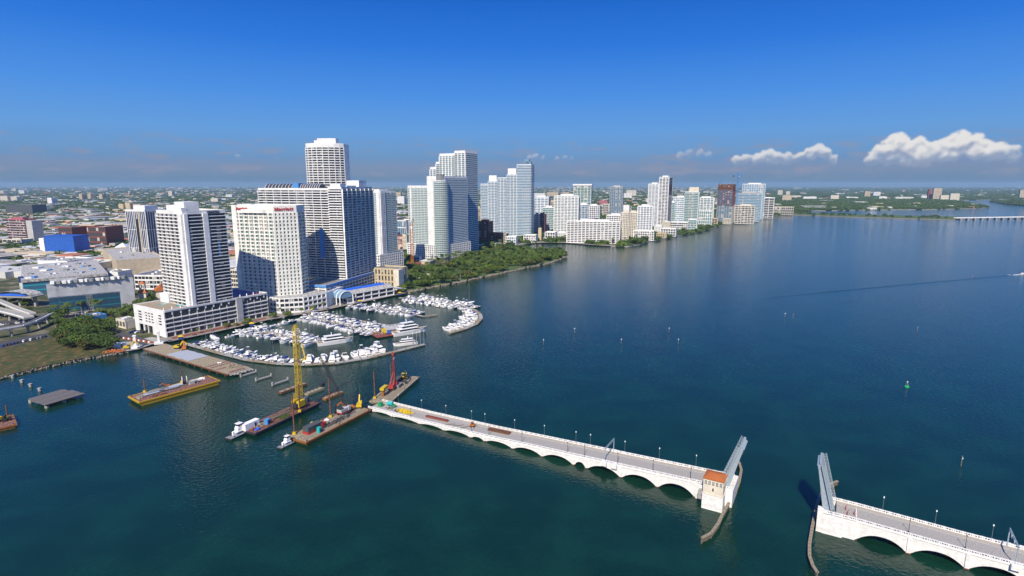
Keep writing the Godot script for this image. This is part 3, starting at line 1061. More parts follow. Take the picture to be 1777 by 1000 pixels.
func make_skyline() -> void:
	# white tower of two wings round a curved glass bay
	var q := rect(768, 453, 309, -64, -62, 31)
	var o: Vector2 = q[0][0]
	var h: float = q[1]
	var t := bld("twin_wing_tower", "white condominium of two wings with a curved glass bay at its corner", o)
	var p := local(q[0], o)
	var u: Vector2 = (p[1] - p[0]).normalized()
	var v: Vector2 = (p[3] - p[0]).normalized()
	var R := reach(o, u, 810, h) - o
	var Lq := reach(o, v, 706, h) - o
	var Lr := R.length()
	var Ll := Lq.length()
	var lowh := height_at(o + Lq, 326) - GROUND
	block(t, [u * 3, u * Lr, u * Lr + v * 20, v * 20 + u * 3], 24, h, 38, [bal(7, 1.5, "rail_blue", 0.5, false, 1.0), blank(), blank(), bare()], "white", "glass_blue", "roof_pale", 3.0)
	block(t, [v * 8 + u * 2, v * 8 + u * 24, v * Ll * 0.42 + u * 24, v * Ll * 0.42 + u * 2], 24, h, 38, [bare(), blank(), blank(), blank()], "white", "glass_blue", "roof_pale", 3.0)
	block(t, [v * Ll * 0.42 + u * 2, v * Ll * 0.42 + u * 22, v * Ll + u * 22, v * Ll + u * 2], 24, lowh, 33, [bare(), blank(), blank(), bal(6, 1.5, "rail_teal", 0.5, true, 1.0)], "white", "glass_teal", "roof_pale", 3.5)
	var fw := MB.new().use(M.white)
	fw.edge(v * Ll * 0.42, v * Ll, -u, Ll * 0.46, Ll * 0.50, -2.0, 0.5, 24, lowh + 2)
	obj("wall_strip", fw.mesh(), t)
	fw = MB.new().use(M.white)
	fw.edge(u * 3, u * Lr, -v, -0.4, 6.0, 0.1, 2.4, 0, h + 3)
	obj("wall_strip", fw.mesh(), t)
	var arc := []
	for i in 11:
		var an := lerpf(-75, 75, i / 10.0)
		var dd := (-(u + v) * 0.7071).rotated(deg_to_rad(-an))
		arc.append((u + v) * 6.0 + dd * 11.0)
	arc.append(u * 14 + v * 4)
	arc.append(u * 4 + v * 14)
	var st := []
	for i in 10:
		st.append(bal(1, 1.6, "rail_teal", 0.45, false, 1.0))
	block(t, arc, 6, h - 5, 41, st + [bare(), bare(), bare()], "white", "glass_teal", "roof_pale", 1.5)
	var dr := MB.new().use(M.steel_grey)
	dr.tube(v3((u + v) * 4.0, h - 5), v3((u + v) * 4.0, h + 5), 6.5, 6.5, 20)
	obj("roof_drum", dr.mesh(), t)
	block(t, [v * 10 + u * -4, u * 26 + v * 10, v * Ll * 1.0 + u * 26, v * Ll * 1.0 + u * -4], 0, 24, 7, [bare(), blank(), blank(), grid(14, 1.5, 1.2, 0.5)], "white", "glass_smoked", "roof_grey", 1.5)
	block(t, [u * 10 + v * -4, u * (Lr + 2) + v * -4, u * (Lr + 2) + v * 22, u * 10 + v * 22], 0, 24, 7, [grid(12, 1.5, 1.2, 0.5), blank(), blank(), bare()], "white", "glass_smoked", "roof_grey", 1.5)
	# the stepped tower behind it
	q = rect(810, 441, 266, -40, -46, 31)
	o = q[0][0]
	h = q[1]
	t = bld("stepped_white_tower", "tallest white tower stepping down in terraces behind the twin-wing condominium", o)
	u = (q[0][1] - o).normalized()
	v = (q[0][3] - o).normalized()
	Lr = (reach(o, u, 828, h) - o).length()
	var at := 0.0
	for s in [[789, 266], [763, 271], [756.5, 285], [746, 294]]:
		var e := (reach(o, v, s[0], h) - o).length()
		var hs := height_at(o + v * e, s[1]) - GROUND
		block(t, [v * at, v * at + u * Lr, v * e + u * Lr, v * e], 0, hs, int(hs / 3.3), [bal(5, 1.6, "rail_blue", 0.5, false, 1.0) if at == 0.0 else bare(), blank(), blank(), bal(maxi(1, int((e - at) / 6.0)), 1.5, "rail_teal", 0.5, true, 1.0, 1.8)], "white", "glass_blue", "roof_pale", 4.0)
		at = e
	# blue glass tower with a staircase roof
	q = rect(921, 415, 286, -20, -24, 16)
	o = q[0][0]
	h = q[1]
	t = bld("staircase_roof_tower", "pale blue glass tower whose roof climbs in steps to a higher corner", o)
	u = (q[0][1] - o).normalized()
	v = (q[0][3] - o).normalized()
	Lr = 26.0
	at = 0.0
	for s in [[897, 286, "u4"], [880, 303, "v3"], [863, 309, "v3"], [847, 315, "v3"], [834, 320, "u3"]]:
		var e := (reach(o, v, s[0], h) - o).length()
		var hs := height_at(o + v * (at + e) / 2, s[1]) - GROUND
		block(t, [v * at, v * at + u * Lr, v * e + u * Lr, v * e], 0, hs, int(hs / 3.4), [bal(3, 1.8, "rail_blue", 0.5, false, 1.0) if at == 0.0 else bare(), blank(), blank(), style(s[2])], "white", "glass_sky", "roof_pale", 1.2)
		if s[1] == 303 or s[1] == 315:
			var cb := MB.new().use(M.white_clean)
			cb.prism([v * (at + 3) + u * 3, v * (at + 3) + u * 18, v * (e - 1) + u * 18, v * (e - 1) + u * 3], hs, hs + 13)
			obj("crown_block", cb.mesh(), t)
		at = e
	for k in [[2, 12, 7], [6, 10, 12]]:
		var cb := MB.new().use(M.glass_sky)
		cb.prism([v * k[0] + u * 3, v * k[0] + u * 16, v * (k[0] + k[1]) + u * 16, v * (k[0] + k[1]) + u * 3], h, h + k[2])
		obj("crown_frame", cb.mesh(), t)
	# office tower with white upright fins
	q = rect(262, 463, 367, 218, -34, 16)
	t = bld("finned_office_tower", "dark glass office tower with white upright fins and a dark central slot", q[0][0])
	p = local(q[0], q[0][0])
	h = q[1]
	block(t, p, 0, h, 3, [grid(9, 0.5, 0.7, 0.5), blank(), blank(), {k = "grid", bays = 11, band = 0.4, pier = 0.8, dep = 0.5}], "white", "glass_navy", "roof_pale", 2.5)
	v = (p[3] - p[0])
	u = (p[1] - p[0])
	var sl := MB.new().use(M.glass_smoked)
	sl.edge(p[0], p[3], -u.normalized(), v.length() * 0.36, v.length() * 0.50, 0.7, 1.0, 0, h * 0.86)
	obj("central_slot", sl.mesh(), t)
	sl = MB.new().use(M.beige)
	sl.edge(p[0], p[3], -u.normalized(), v.length() * 0.30, v.length() * 0.36, 0.7, 1.15, 0, h)
	obj("wall_strip", sl.mesh(), t)
	lump(t, "penthouse", p, 0.15, 0.8, 0.15, 0.75, h, h + 8, "white")
	# name, label, near corner column, base row, roof row, left column, right column or -metres, yaw, storeys, left style, right style, wall, glass
	var rows := [
		["slab_apartment_block", "long low white apartment slab standing on the shore beyond the park", 1075, 423.5, 386, 984, -16, 16, 12, "w14", "x", "white", "glass_grey"],
		["striped_white_tower", "white tower with upright stripes behind the long low shore slab", 1002, 413, 341, 962, -22, 16, 27, "w7", "b2", "white", "glass_teal"],
		["green_crowned_tower", "green glass tower with a white overhanging crown", 1024, 402, 323, 996, -22, 16, 30, "r5", "g4", "white", "glass_green"],
		["blue_white_block", "narrow blue and white block beside the striped white tower", 1020, 404, 356, 1004, -20, 16, 16, "v3", "x", "white", "glass_blue"],
		["white_block", "plain white block with one navy glass strip", 1039, 404, 358, 1020, -18, 16, 14, "g6", "x", "white", "glass_navy"],
		["grey_lattice_tower", "grey lattice-fronted tower standing alone inland", 1079, 392, 325, 1059, -24, 16, 26, "r7", "r6", "grey_wall", "glass_blue"],
		["beige_block", "broad low beige block inland of the grey lattice tower", 1065, 376, 355, 1046, -30, 16, 5, "g8", "x", "cream", "glass_grey"],
		["navy_glass_block", "small white block with navy glass sides inland", 1091, 382, 357, 1080, -22, 16, 8, "x", "o3", "white", "glass_navy"],
		["cream_block", "cream block with a stepped roof behind the shore slab", 1080, 418, 375, 1053, -24, 16, 12, "g7", "x", "white", "glass_grey"],
		["cream_corner_tower", "cream tower at the end of the long shore slab", 1090, 421, 370, 1078, -14, 16, 16, "g5", "o2", "cream", "glass_grey"],
		["pale_cream_tower", "pale cream tower with a dark glazed side", 1105, 414, 370, 1091, -20, 16, 16, "g5", "o4", "cream", "glass_smoked"],
		["shore_condominium", "white condominium with blue glass columns on a low shore podium", 1130, 415, 359, 1107, -20, 16, 18, "w5", "b4", "white", "glass_blue"],
		["shore_podium", "low white podium block at the water's edge under the blue-columned condominium", 1134, 418, 402, 1100, -24, 16, 4, "g9", "g5", "white", "glass_grey"],
		["pink_striped_tower", "tall white tower with a pale pink mirrored side", 1140, 397, 320, 1126, -34, 30, 34, "w3", "v6", "white", "glass_sky"],
		["navy_faced_tower", "tall tower with a pale front and a navy glass side", 1157, 398, 308, 1145, -34, 32, 36, "w3", "e", "white", "glass_navy"],
		["slim_teal_tower", "slim pale teal tower beside the navy-faced tower", 1169, 396, 352, 1162, -20, 24, 15, "t2", "x", "white", "glass_teal"],
		["blue_banded_tower", "pale blue banded office tower on the shore road", 1188, 396, 343, 1169, -24, 24, 15, "o6", "o4", "white", "glass_sky"],
		["teal_crowned_tower", "white and teal tower with a tall square crown", 1209, 397, 334, 1189, -24, 24, 22, "t3", "t3", "white", "glass_teal"],
		["double_white_tower", "white double tower with pale orange roof trim", 1236, 391, 344, 1210, -24, 24, 16, "w5", "b3", "white", "glass_teal"],
		["white_parking_block", "low white block in front of the white double tower", 1234, 395, 367, 1210, -20, 24, 5, "g7", "x", "white", "glass_teal"],
		["cream_shore_block", "cream shore block beside the unfinished red and blue tower", 1308, 389, 358, 1276, -24, 24, 10, "w6", "x", "cream", "glass_grey"],
		["framed_white_tower", "broad white framed tower with blue glass edge far along the shore", 1324, 381, 320, 1289, -30, 20, 20, "r10", "o4", "white", "glass_sky"],
		["blue_glass_slab", "pale blue glass slab in front of the broad framed tower", 1318, 385, 336, 1278, -24, 20, 18, "u6", "u3", "grey_wall", "glass_sky"],
		["brown_framed_block", "brown and white block with a flat overhanging roof at the shore's end", 1341, 379, 345, 1318, -24, 20, 11, "w3", "x", "white", "glass_smoked"],
		["low_school_block", "long low pale block at the root of the causeway", 1376, 373, 360, 1342, -24, 20, 3, "g10", "x", "cream", "glass_grey"],
		["yellow_mansion", "yellow stucco mansion at the water's edge", 1244, 392.5, 380, 1220, -22, 24, 3, "g6", "g3", "sand_wall", "glass_grey"],
		["white_villa_block", "low white block among shore trees beneath the pink mirrored tower", 1172, 411, 398, 1147, -24, 24, 3, "g6", "x", "white", "glass_grey"],
		["white_garage_block", "low white parking block at the foot of the blue banded tower", 1193, 402, 387, 1164, -24, 24, 4, "o8", "x", "white", "glass_grey"],
		["teal_glass_block", "small teal glass block with white floors on the shore road", 1208, 401.5, 382, 1195, -20, 24, 5, "t3", "t3", "white", "glass_teal"],
		["beige_low_block", "low beige block on the seawall beneath the white villa block", 1156, 413.5, 406, 1140, -16, 24, 2, "g5", "x", "sand_wall", "glass_grey"],
		["pale_ribbed_tower", "pale ribbed tower beside the staircase-roofed glass tower", 951, 400, 343, 926, -24, 16, 20, "w4", "u3", "white", "glass_sky"],
		["pink_round_block", "pinkish banded block below the pale ribbed tower", 945, 407, 373, 934, -16, 16, 10, "o3", "x", "brick_pink", "glass_grey"],
		["cream_slim_block", "slim cream block beside the pinkish banded block", 934, 408, 373, 927, -16, 16, 10, "g3", "x", "cream", "glass_grey"],
		["white_terrace_tower", "white terraced tower between the pale ribbed and the striped white towers", 961, 404, 361, 942, -22, 16, 13, "t4", "x", "white", "glass_teal"],
		["orange_topped_block", "orange and beige block rising behind the white terraced tower", 962, 394, 351, 953, -22, 16, 14, "g3", "x", "sand_wall", "glass_grey"],
		["yellow_side_tower", "narrow yellow tower showing between the stepped white tower and the blue glass tower", 834, 402, 362, 826, -18, 16, 12, "g2", "x", "sand_wall", "glass_grey"],
		["dark_red_block", "dark red-brown block standing in the shade of the stepped white tower", 848, 424, 386, 829, -28, 16, 10, "g5", "g5", "brick", "glass_smoked"],
		["dark_low_block", "low dark block beside the red-brown block behind the park trees", 866, 424, 406, 849, -24, 16, 4, "g5", "x", "brick", "glass_smoked"],
		["beige_cottage_block", "small beige block behind the park trees", 878, 423.5, 407, 868, -16, 16, 4, "g3", "g3", "sand_wall", "glass_grey"],
		["white_cottage_block", "small white block with blue windows behind the park trees", 895, 425.5, 412, 878, -16, 16, 3, "g5", "x", "white", "glass_blue"],
		["white_shore_house", "small white block at the inlet beach below the blue glass tower", 929, 421, 409, 909, -16, 16, 3, "g5", "x", "white", "glass_grey"],
		["white_beach_house", "low white house between palms on the inlet beach", 963, 419, 404, 946, -18, 16, 3, "g4", "x", "white", "glass_grey"],
		["beige_stair_tower", "slender beige stair tower near the inlet beach", 939, 417, 397, 934.5, -7, 16, 5, "x", "x", "sand_wall", "glass_grey"],
		["white_school_building", "long white and blue block seen between two towers beyond the crane", 706, 432, 384, 684, -40, 16, 4, "o6", "x", "white", "glass_blue"],
		["brick_gridded_block", "small red brick block with a white window grid near the tower crane", 699, 437, 410, 689, -18, 16, 4, "g4", "x", "brick", "white_clean"],
		["beige_side_block", "small beige block beside the red brick block near the crane", 706, 439, 409, 699, -18, 16, 4, "g3", "x", "cream", "glass_grey"],
		["blue_box_building", "large plain royal blue box building with a white roof edge", 131, 445, 412, 76, -30, 6, 1, "x", "x", "royal_blue", "royal_blue"],
		["pink_apartment_tower", "pink and red apartment tower with white balconies", 49, 424, 382, 11, -20, 18, 10, "b6", "o3", "brick_pink", "glass_grey"],
		["brick_office_building", "four-storey brick and white office block behind the blue box", 186, 430, 395, 150, -40, 10, 4, "o6", "x", "brick", "glass_grey"],
		["brick_annex", "brick and white wing joined beside the four-storey brick office", 128, 428, 396, 101, -40, 10, 4, "o5", "x", "brick", "glass_grey"],
		["dark_warehouse", "long dark warehouse with a rust-red end among inland roofs", 57, 372, 356, 8, -60, 10, 1, "x", "x", "container_grey", "glass_grey"],
	]
	for r in rows:
		var s := simple(r[0], r[1], r[2], r[3], r[4], r[5], r[6], r[7], r[8], style(r[9]), style(r[10]), r[11], r[12])
		if r[8] >= 10:
			lump(s[0], "penthouse", s[1], 0.15, 0.7, 0.2, 0.75, s[2], s[2] + 5.0, r[11])
		if r[0] == "green_crowned_tower":
			lump(s[0], "crown_slab", s[1], -0.08, 1.05, -0.06, 1.06, s[2] + 1.6, s[2] + 5, "white")
		elif r[0] == "brown_framed_block":
			lump(s[0], "crown_slab", s[1], -0.1, 1.05, -0.06, 1.06, s[2] + 1.6, s[2] + 4, "white")
		elif r[0] == "teal_crowned_tower":
			lump(s[0], "crown_block", s[1], 0.1, 0.9, -0.0, 0.7, s[2] + 1.5, s[2] + 14, "cream")
		elif r[0] == "blue_box_building":
			lump(s[0], "roof_edge", s[1], -0.02, 1.0, 0.0, 1.0, s[2], s[2] + 2.0, "royal_blue")
			lump(s[0], "white_end", s[1], -0.06, 0.8, 1.0, 1.16, 0, s[2] - 2.0, "white")
		elif r[0] == "pink_apartment_tower":
			lump(s[0], "grey_side", s[1], 0.02, 1.0, -0.34, -0.02, 0, s[2] - 1.0, "grey_wall")
		elif r[0] == "white_block":
			lump(s[0], "navy_strip", s[1], -0.05, 0.3, 0.12, 0.36, 0, s[2] * 0.55, "glass_navy")
	for r in [[1046, 1060, 404, 384, "white mid-rise block rising behind the middle of the long shore slab"], [1100, 1112, 408, 389, "white mid-rise block beside the low shore podium"], [1136, 1150, 407, 393, "white mid-rise block between the blue-columned condominium and the white villa block"], [1150, 1164, 402, 386, "cream mid-rise block behind the white villa block"], [1196, 1207, 396, 384, "white mid-rise block behind the small teal glass block"], [1212, 1226, 394, 382, "white mid-rise block before the white double tower"], [1255, 1270, 389, 380, "cream mid-rise block at the foot of the unfinished tower"], [1262, 1279, 386, 373, "white mid-rise block behind the foot of the unfinished tower"], [966, 984, 416, 405, "low white block on the inlet beach beside the striped white tower"], [1030, 1045, 402, 381, "cream mid-rise block below the plain white block"], [1064, 1078, 396, 373, "white mid-rise block before the broad low beige block"], [1092, 1105, 402, 383, "white mid-rise block behind the two cream towers"], [1117, 1130, 396, 372, "cream mid-rise block below the pink mirrored tower"], [1172, 1186, 390, 371, "white mid-rise block behind the blue banded tower"], [1104, 1118, 392, 378, "white mid-rise block inland of the pale cream tower"], [1140, 1156, 390, 374, "white mid-rise block at the foot of the navy-faced tower"], [1224, 1240, 384, 372, "white mid-rise block behind the white double tower"], [1006, 1022, 398, 383, "cream mid-rise block at the foot of the blue and white block"]]:
		var mb := simple("shore_midrise", r[4], r[1] - 2, r[2], r[3], r[0], -18, 20, clampi(int((r[2] - r[3]) * 0.5), 3, 9), style("g5"), style("g3"), ["white", "cream", "white"][int(r[0]) % 3], "glass_grey", "roof_pale", "building", "mid-rise blocks behind the shore towers")
		lump(mb[0], "penthouse", mb[1], 0.2, 0.6, 0.2, 0.7, mb[2], mb[2] + 3.0, "white")
	# unfinished tower with a site crane
	q = rect(1268, 389, 320, 1247, 1277, 34)
	t = bld("unfinished_tower", "unfinished tower of red floors over blue glass with a site crane on top", q[0][0])
	p = local(q[0], q[0][0])
	h = q[1]
	block(t, p, 0, h * 0.45, 15, [style("r5"), blank(), blank(), style("r6")], "grey_wall", "glass_blue", "roof_grey", 0.5)
	block(t, p, h * 0.45 + 0.2, h * 0.86, 14, [style("r5"), blank(), blank(), style("r6")], "brick", "glass_blue", "roof_grey", 0.5)
	block(t, p, h * 0.86 + 0.2, h, 4, [bal(5, 1.2, "rust", 0.5, true, 0.4), bare(), bare(), bal(6, 1.2, "rust", 0.5, true, 0.4)], "rust", "rust", "roof_grey", 0.5)
	for k in [[1275.5, 300, 1.0], [1244.5, 315, 0.4]]:
		var bp := g(k[0], 388, GROUND)
		var hc := height_at(bp, k[1]) - GROUND
		var cr := thing("tower_crane", "blue tower crane rising from the unfinished red and blue tower" if k[2] == 1.0 else "short blue crane mast standing against the side of the unfinished tower", "crane", v3(bp, GROUND))
		lattice(cr, "mast", Vector3.ZERO, Vector3(0, hc, 0), 4.0, M.trim_blue, 30)
		if k[2] == 1.0:
			lattice(cr, "jib", Vector3(-16, hc - 8, 0), Vector3(16, hc - 8, 0), 2.6, M.trim_blue, 12)
			cube("counterweight", cr, M.steel_dark, Vector3(-14, hc - 10, 0), Vector3(4, 3, 3))
			cube("operator_cab", cr, M.white_clean, Vector3(2.4, hc - 11, 0), Vector3(2.2, 2.6, 2.2))
		else:
			lattice(cr, "jib", Vector3(0, hc - 2, 0), Vector3(4, hc + 10, 0), 1.6, M.trim_blue, 5)
	# orange mast of the crane by the park
	var cb2 := g(716, 462, GROUND)
	var ch := height_at(cb2, 391)
	var cr2 := thing("site_crane", "slender orange lattice crane standing before the twin-wing white condominium", "crane", v3(cb2, GROUND))
	lattice(cr2, "mast", Vector3.ZERO, Vector3(0, ch, 0), 3.4, M.orange, 22)
	lattice(cr2, "jib", Vector3(0, ch, 0), Vector3(3.0, ch + 8, -1), 2.2, M.rust, 4)
	cube("operator_cab", cr2, M.white_clean, Vector3(0.5, ch * 0.92, 2.4), Vector3(2.6, 3, 2.6))
	cube("base_block", cr2, M.brick, Vector3(1, 2.5, -3), Vector3(22, 5, 10), 0.3)

func lattice(t: Node3D, called: String, a: Vector3, b: Vector3, w: float, mat: Material, n: int, w1 := -1.0) -> MeshInstance3D:
	w1 = w if w1 < 0 else w1
	var m := MB.new().use(mat)
	var d := (b - a).normalized()
	var up := Vector3.UP if absf(d.y) < 0.9 else Vector3(0, 0, 1)
	var x := d.cross(up).normalized()
	var y := x.cross(d)
	var prev := []
	for i in n + 1:
		var k := float(i) / n
		var hw := lerpf(w, w1, k) / 2
		var c := a.lerp(b, k)
		var ring := [c + (x + y) * hw, c + (x - y) * hw, c + (-x - y) * hw, c + (-x + y) * hw]
		for j in 4:
			if i > 0:
				m.bar(prev[j], ring[j], w * 0.10)
				m.bar(prev[j], ring[(j + 1) % 4] if i % 2 == 0 else ring[j], w * 0.05)
				m.bar(prev[(j + 1) % 4], ring[j], w * 0.05)
			m.bar(ring[j], ring[(j + 1) % 4], w * 0.06)
		prev = ring
	return obj(called, m.mesh(), t)

# distant buildings that stand out from the roofs: [left column, right column, base row, roof row, wall, glass, label]
func make_far_buildings() -> void:
	var rows := [
		[0, 16, 350, 341, "cream", "pair of long cream blocks far inland beyond the dark warehouse"], [17, 32, 350, 342, "cream", "pair of long cream blocks far inland beyond the dark warehouse"], [82, 92, 356, 344, "white", "lone white slab standing far inland above the roofs"],
		[137, 144, 347.5, 337, "sand_wall", "one of three matching beige towers far inland"], [152, 159, 347, 337, "sand_wall", "one of three matching beige towers far inland"], [172, 179, 347, 337, "sand_wall", "one of three matching beige towers far inland"],
		[292, 300, 342, 332.5, "cream", "cream tower far inland above the balconied condominium"], [206, 216, 365, 355, "sand_wall", "row of low beige apartment blocks inland of the finned office tower"], [217, 228, 365, 353, "sand_wall", "row of low beige apartment blocks inland of the finned office tower"], [231, 246, 365, 355, "beige", "row of low beige apartment blocks inland of the finned office tower"],
		[20, 29, 333, 327, "cream", "small pale tower near the horizon"], [32, 44, 337, 330.5, "white", "small pale tower near the horizon"], [0, 7, 336, 331, "cream", "small pale tower near the horizon"], [170, 190, 332, 326.5, "grey_wall", "small pale tower near the horizon"],
		[1443, 1457, 347.5, 339.5, "cream", "small cream block above the far wooded shore"], [1502, 1511, 342, 332.5, "sand_wall", "ochre tower rising from the far woods"], [1517, 1529, 341, 333.5, "white", "white stepped block beside the ochre far tower"], [1527, 1540, 346.5, 341.5, "white", "long white low block in the far woods"],
		[1613, 1622, 347, 329, "brick", "dark brown tower of a pair beyond the far point"], [1622, 1634, 347.5, 327, "beige", "brown and beige tower of a pair beyond the far point"], [1634, 1650, 348.4, 339.5, "cream", "pale block at the foot of the brown towers"], [1651, 1666, 349, 336.5, "cream", "yellow-edged block beside the pale block on the far point"],
		[1351, 1358, 340, 330.5, "cream", "small pale tower beyond the brown framed block"], [1365, 1371, 340, 332.5, "cream", "small pale tower beyond the brown framed block"], [1359, 1375, 349.5, 339.5, "beige", "broad beige block beyond the brown framed block"], [1772, 1790, 345, 330, "beige", "beige tower on the far side of the bay"],
		[1088, 1106, 341, 331, "cream", "cream terraced cluster far inland of the grey lattice tower"], [1081, 1098, 345, 336, "white", "white long block far inland of the grey lattice tower"], [950, 972, 341, 334, "sand_wall", "long ochre blocks far inland of the striped white tower"], [977, 989, 342, 334, "sand_wall", "long ochre blocks far inland of the striped white tower"],
		[690, 703, 355, 341.5, "white", "white slab far inland between the green tower and the twin wings"], [684, 697, 342, 334, "sand_wall", "beige block far inland between the green tower and the twin wings"], [927, 948, 343, 336, "white", "long white low block far inland of the staircase-roofed tower"], [1122, 1124, 352, 345, "cream", "narrow cream block far inland"],
		[1040, 1056, 356, 349, "brick_pink", "low pink block near a red crane far inland"], [366, 380, 352, 345, "cream", "cream block far inland between the condominium and the hotel"], [392, 404, 344, 338, "white", "white block far inland between the condominium and the hotel"], [1600, 1612, 345, 340, "white", "white block in the far woods near the brown towers"],
		[1470, 1492, 345.5, 342.5, "white", "long white roof among the far woods"], [1555, 1590, 346, 342.5, "roof_white", "very long white roof among the far woods"], [1395, 1420, 347, 342, "white", "pale low blocks among the far woods"], [1375, 1392, 344, 340, "cream", "pale low blocks among the far woods"],
	]
	for r in rows:
		var cx: float = r[1] - (r[1] - r[0]) * 0.15
		var n := clampi(int((r[2] - r[3]) * 0.9), 2, 9)
		var q := rect(cx, r[2], r[3], r[0], -30, 18)
		var t := bld("distant_building", r[5], q[0][0], "building", "distant buildings inland")
		block(t, local(q[0], q[0][0]), 0, q[1], n, [grid(3, q[1] / n * 0.5, 5, 1.0), blank(), blank(), grid(maxi(2, int((r[1] - r[0]) * 0.5)), q[1] / n * 0.5, 5, 1.0)], r[4], "glass_grey", "roof_pale", 2.0)

# ---------------------------------------------------------------- the arched road bridge with its raised leaves
const BRIDGE_O := [648.0, 715.0]
const BYAW := -0.5256
var b_top := [[-6.0, 2.6], [32.0, 2.75], [71.0, 3.6], [101.0, 4.8], [138.0, 6.1], [168.0, 7.2], [184.0, 7.8], [206.0, 8.1], [222.0, 7.9], [237.0, 7.3], [252.0, 6.7], [330.0, 5.2]]
const BW := 11.2

func top_at(s: float) -> float:
	for k in b_top.size() - 1:
		if s <= b_top[k + 1][0]:
			return lerpf(b_top[k][1], b_top[k + 1][1], clampf((s - b_top[k][0]) / (b_top[k + 1][0] - b_top[k][0]), 0, 1))
	return b_top[-1][1]

func crown_at(s: float) -> float:
	var c := [[8.0, 0.75], [30.0, 0.9], [78.0, 1.5], [108.0, 2.3], [146.0, 2.9], [160.0, 3.3], [230.0, 3.3], [330.0, 2.4]]
	for k in c.size() - 1:
		if s <= c[k + 1][0]:
			return lerpf(c[k][1], c[k + 1][1], clampf((s - c[k][0]) / (c[k + 1][0] - c[k][0]), 0, 1))
	return 2.4

func deck_at(s: float) -> float:
	return top_at(s) - 1.1

func bridge_point(s: float, n: float, y := 0.0) -> Vector3:      # to world
	return g3(BRIDGE_O[0], BRIDGE_O[1]) + Basis(Vector3.UP, BYAW) * Vector3(s, y, n)

func arch_body(s0: float, s1: float, z0: float, z1: float, small := false) -> ArrayMesh:
	var b := MB.new().use(M.bridge_white)
	var n := 16
	var ft := []
	var fb := []
	for i in n + 1:
		var k := float(i) / n
		var s := lerpf(s0, s1, k)
		var top := deck_at(s) - 0.004
		var crown := crown_at((s0 + s1) / 2) * (0.85 if small else 1.0)
		var low := 0.15
		var kk := (k * (s1 - s0) - 0.55) / (s1 - s0 - 1.1)
		var y := low
		if kk > 0 and kk < 1:
			var x := 2 * kk - 1
			y = low + (crown - low) * (1 - pow(absf(x), 2.3))
		ft.append(Vector3(s, top, 0))
		fb.append(Vector3(s, minf(y, top - 0.4), 0))
	for i in n:
		for f in [[z1, true], [z0, false]]:
			var o := Vector3(0, 0, f[0])
			if f[1]:
				b.quad(fb[i] + o, ft[i] + o, ft[i + 1] + o, fb[i + 1] + o)
			else:
				b.quad(fb[i + 1] + o, ft[i + 1] + o, ft[i] + o, fb[i] + o)
		b.quad(fb[i] + Vector3(0, 0, z0), fb[i] + Vector3(0, 0, z1), fb[i + 1] + Vector3(0, 0, z1), fb[i + 1] + Vector3(0, 0, z0))
		b.quad(ft[i] + Vector3(0, 0, z1), ft[i] + Vector3(0, 0, z0), ft[i + 1] + Vector3(0, 0, z0), ft[i + 1] + Vector3(0, 0, z1))
	for e in [[0, 1], [n, -1]]:
		b.quad(fb[e[0]] + Vector3(0, 0, z1), fb[e[0]] + Vector3(0, 0, z0), ft[e[0]] + Vector3(0, 0, z0), ft[e[0]] + Vector3(0, 0, z1))
	# string course under the parapet
	for i in n:
		for z in [z1 + 0.12, z0 - 0.12]:
			b.bar(Vector3(ft[i].x, ft[i].y - 0.12, z), Vector3(ft[i + 1].x, ft[i + 1].y - 0.12, z), 0.26, 0.24)
	return b.mesh()

func parapet_run(s0: float, s1: float, z: float) -> ArrayMesh:
	var b := MB.new().use(M.bridge_white)
	var n := maxi(1, int((s1 - s0) / 2.2))
	for i in n:
		var a := lerpf(s0, s1, float(i) / n)
		var c := lerpf(s0, s1, float(i + 1) / n)
		var pa := Vector3(a, deck_at(a), z)
		var pc := Vector3(c, deck_at(c), z)
		b.bar(pa + Vector3(0, 0.17, 0), pc + Vector3(0, 0.17, 0), 0.36, 0.34)
		b.bar(pa + Vector3(0, 1.02, 0), pc + Vector3(0, 1.02, 0), 0.40, 0.20)
		b.box(pa + Vector3(0, 0.58, 0), Vector3(0.42, 1.2, 0.44))
		for k in 3:
			var m := pa.lerp(pc, (k + 0.75) / 3.5)
			b.box(m + Vector3(0, 0.62, 0), Vector3(0.26, 0.62, 0.24))
	return b.mesh()

func road_strip(s0: float, s1: float, z0: float, z1: float, lift: float, mat: Material, thick := 0.0) -> ArrayMesh:
	var b := MB.new().use(mat)
	var n := maxi(1, int((s1 - s0) / 4.0))
	for i in n:
		var a := lerpf(s0, s1, float(i) / n)
		var c := lerpf(s0, s1, float(i + 1) / n)
		var ya := deck_at(a) + lift
		var yc := deck_at(c) + lift
		b.quad(Vector3(a, ya, z1), Vector3(a, ya, z0), Vector3(c, yc, z0), Vector3(c, yc, z1))
		if thick > 0:
			b.quad(Vector3(a, ya - thick, z1), Vector3(a, ya, z1), Vector3(c, yc, z1), Vector3(c, yc - thick, z1))
			b.quad(Vector3(a, ya - thick, z0), Vector3(a, ya, z0), Vector3(c, yc, z0), Vector3(c, yc - thick, z0))
	return b.mesh()

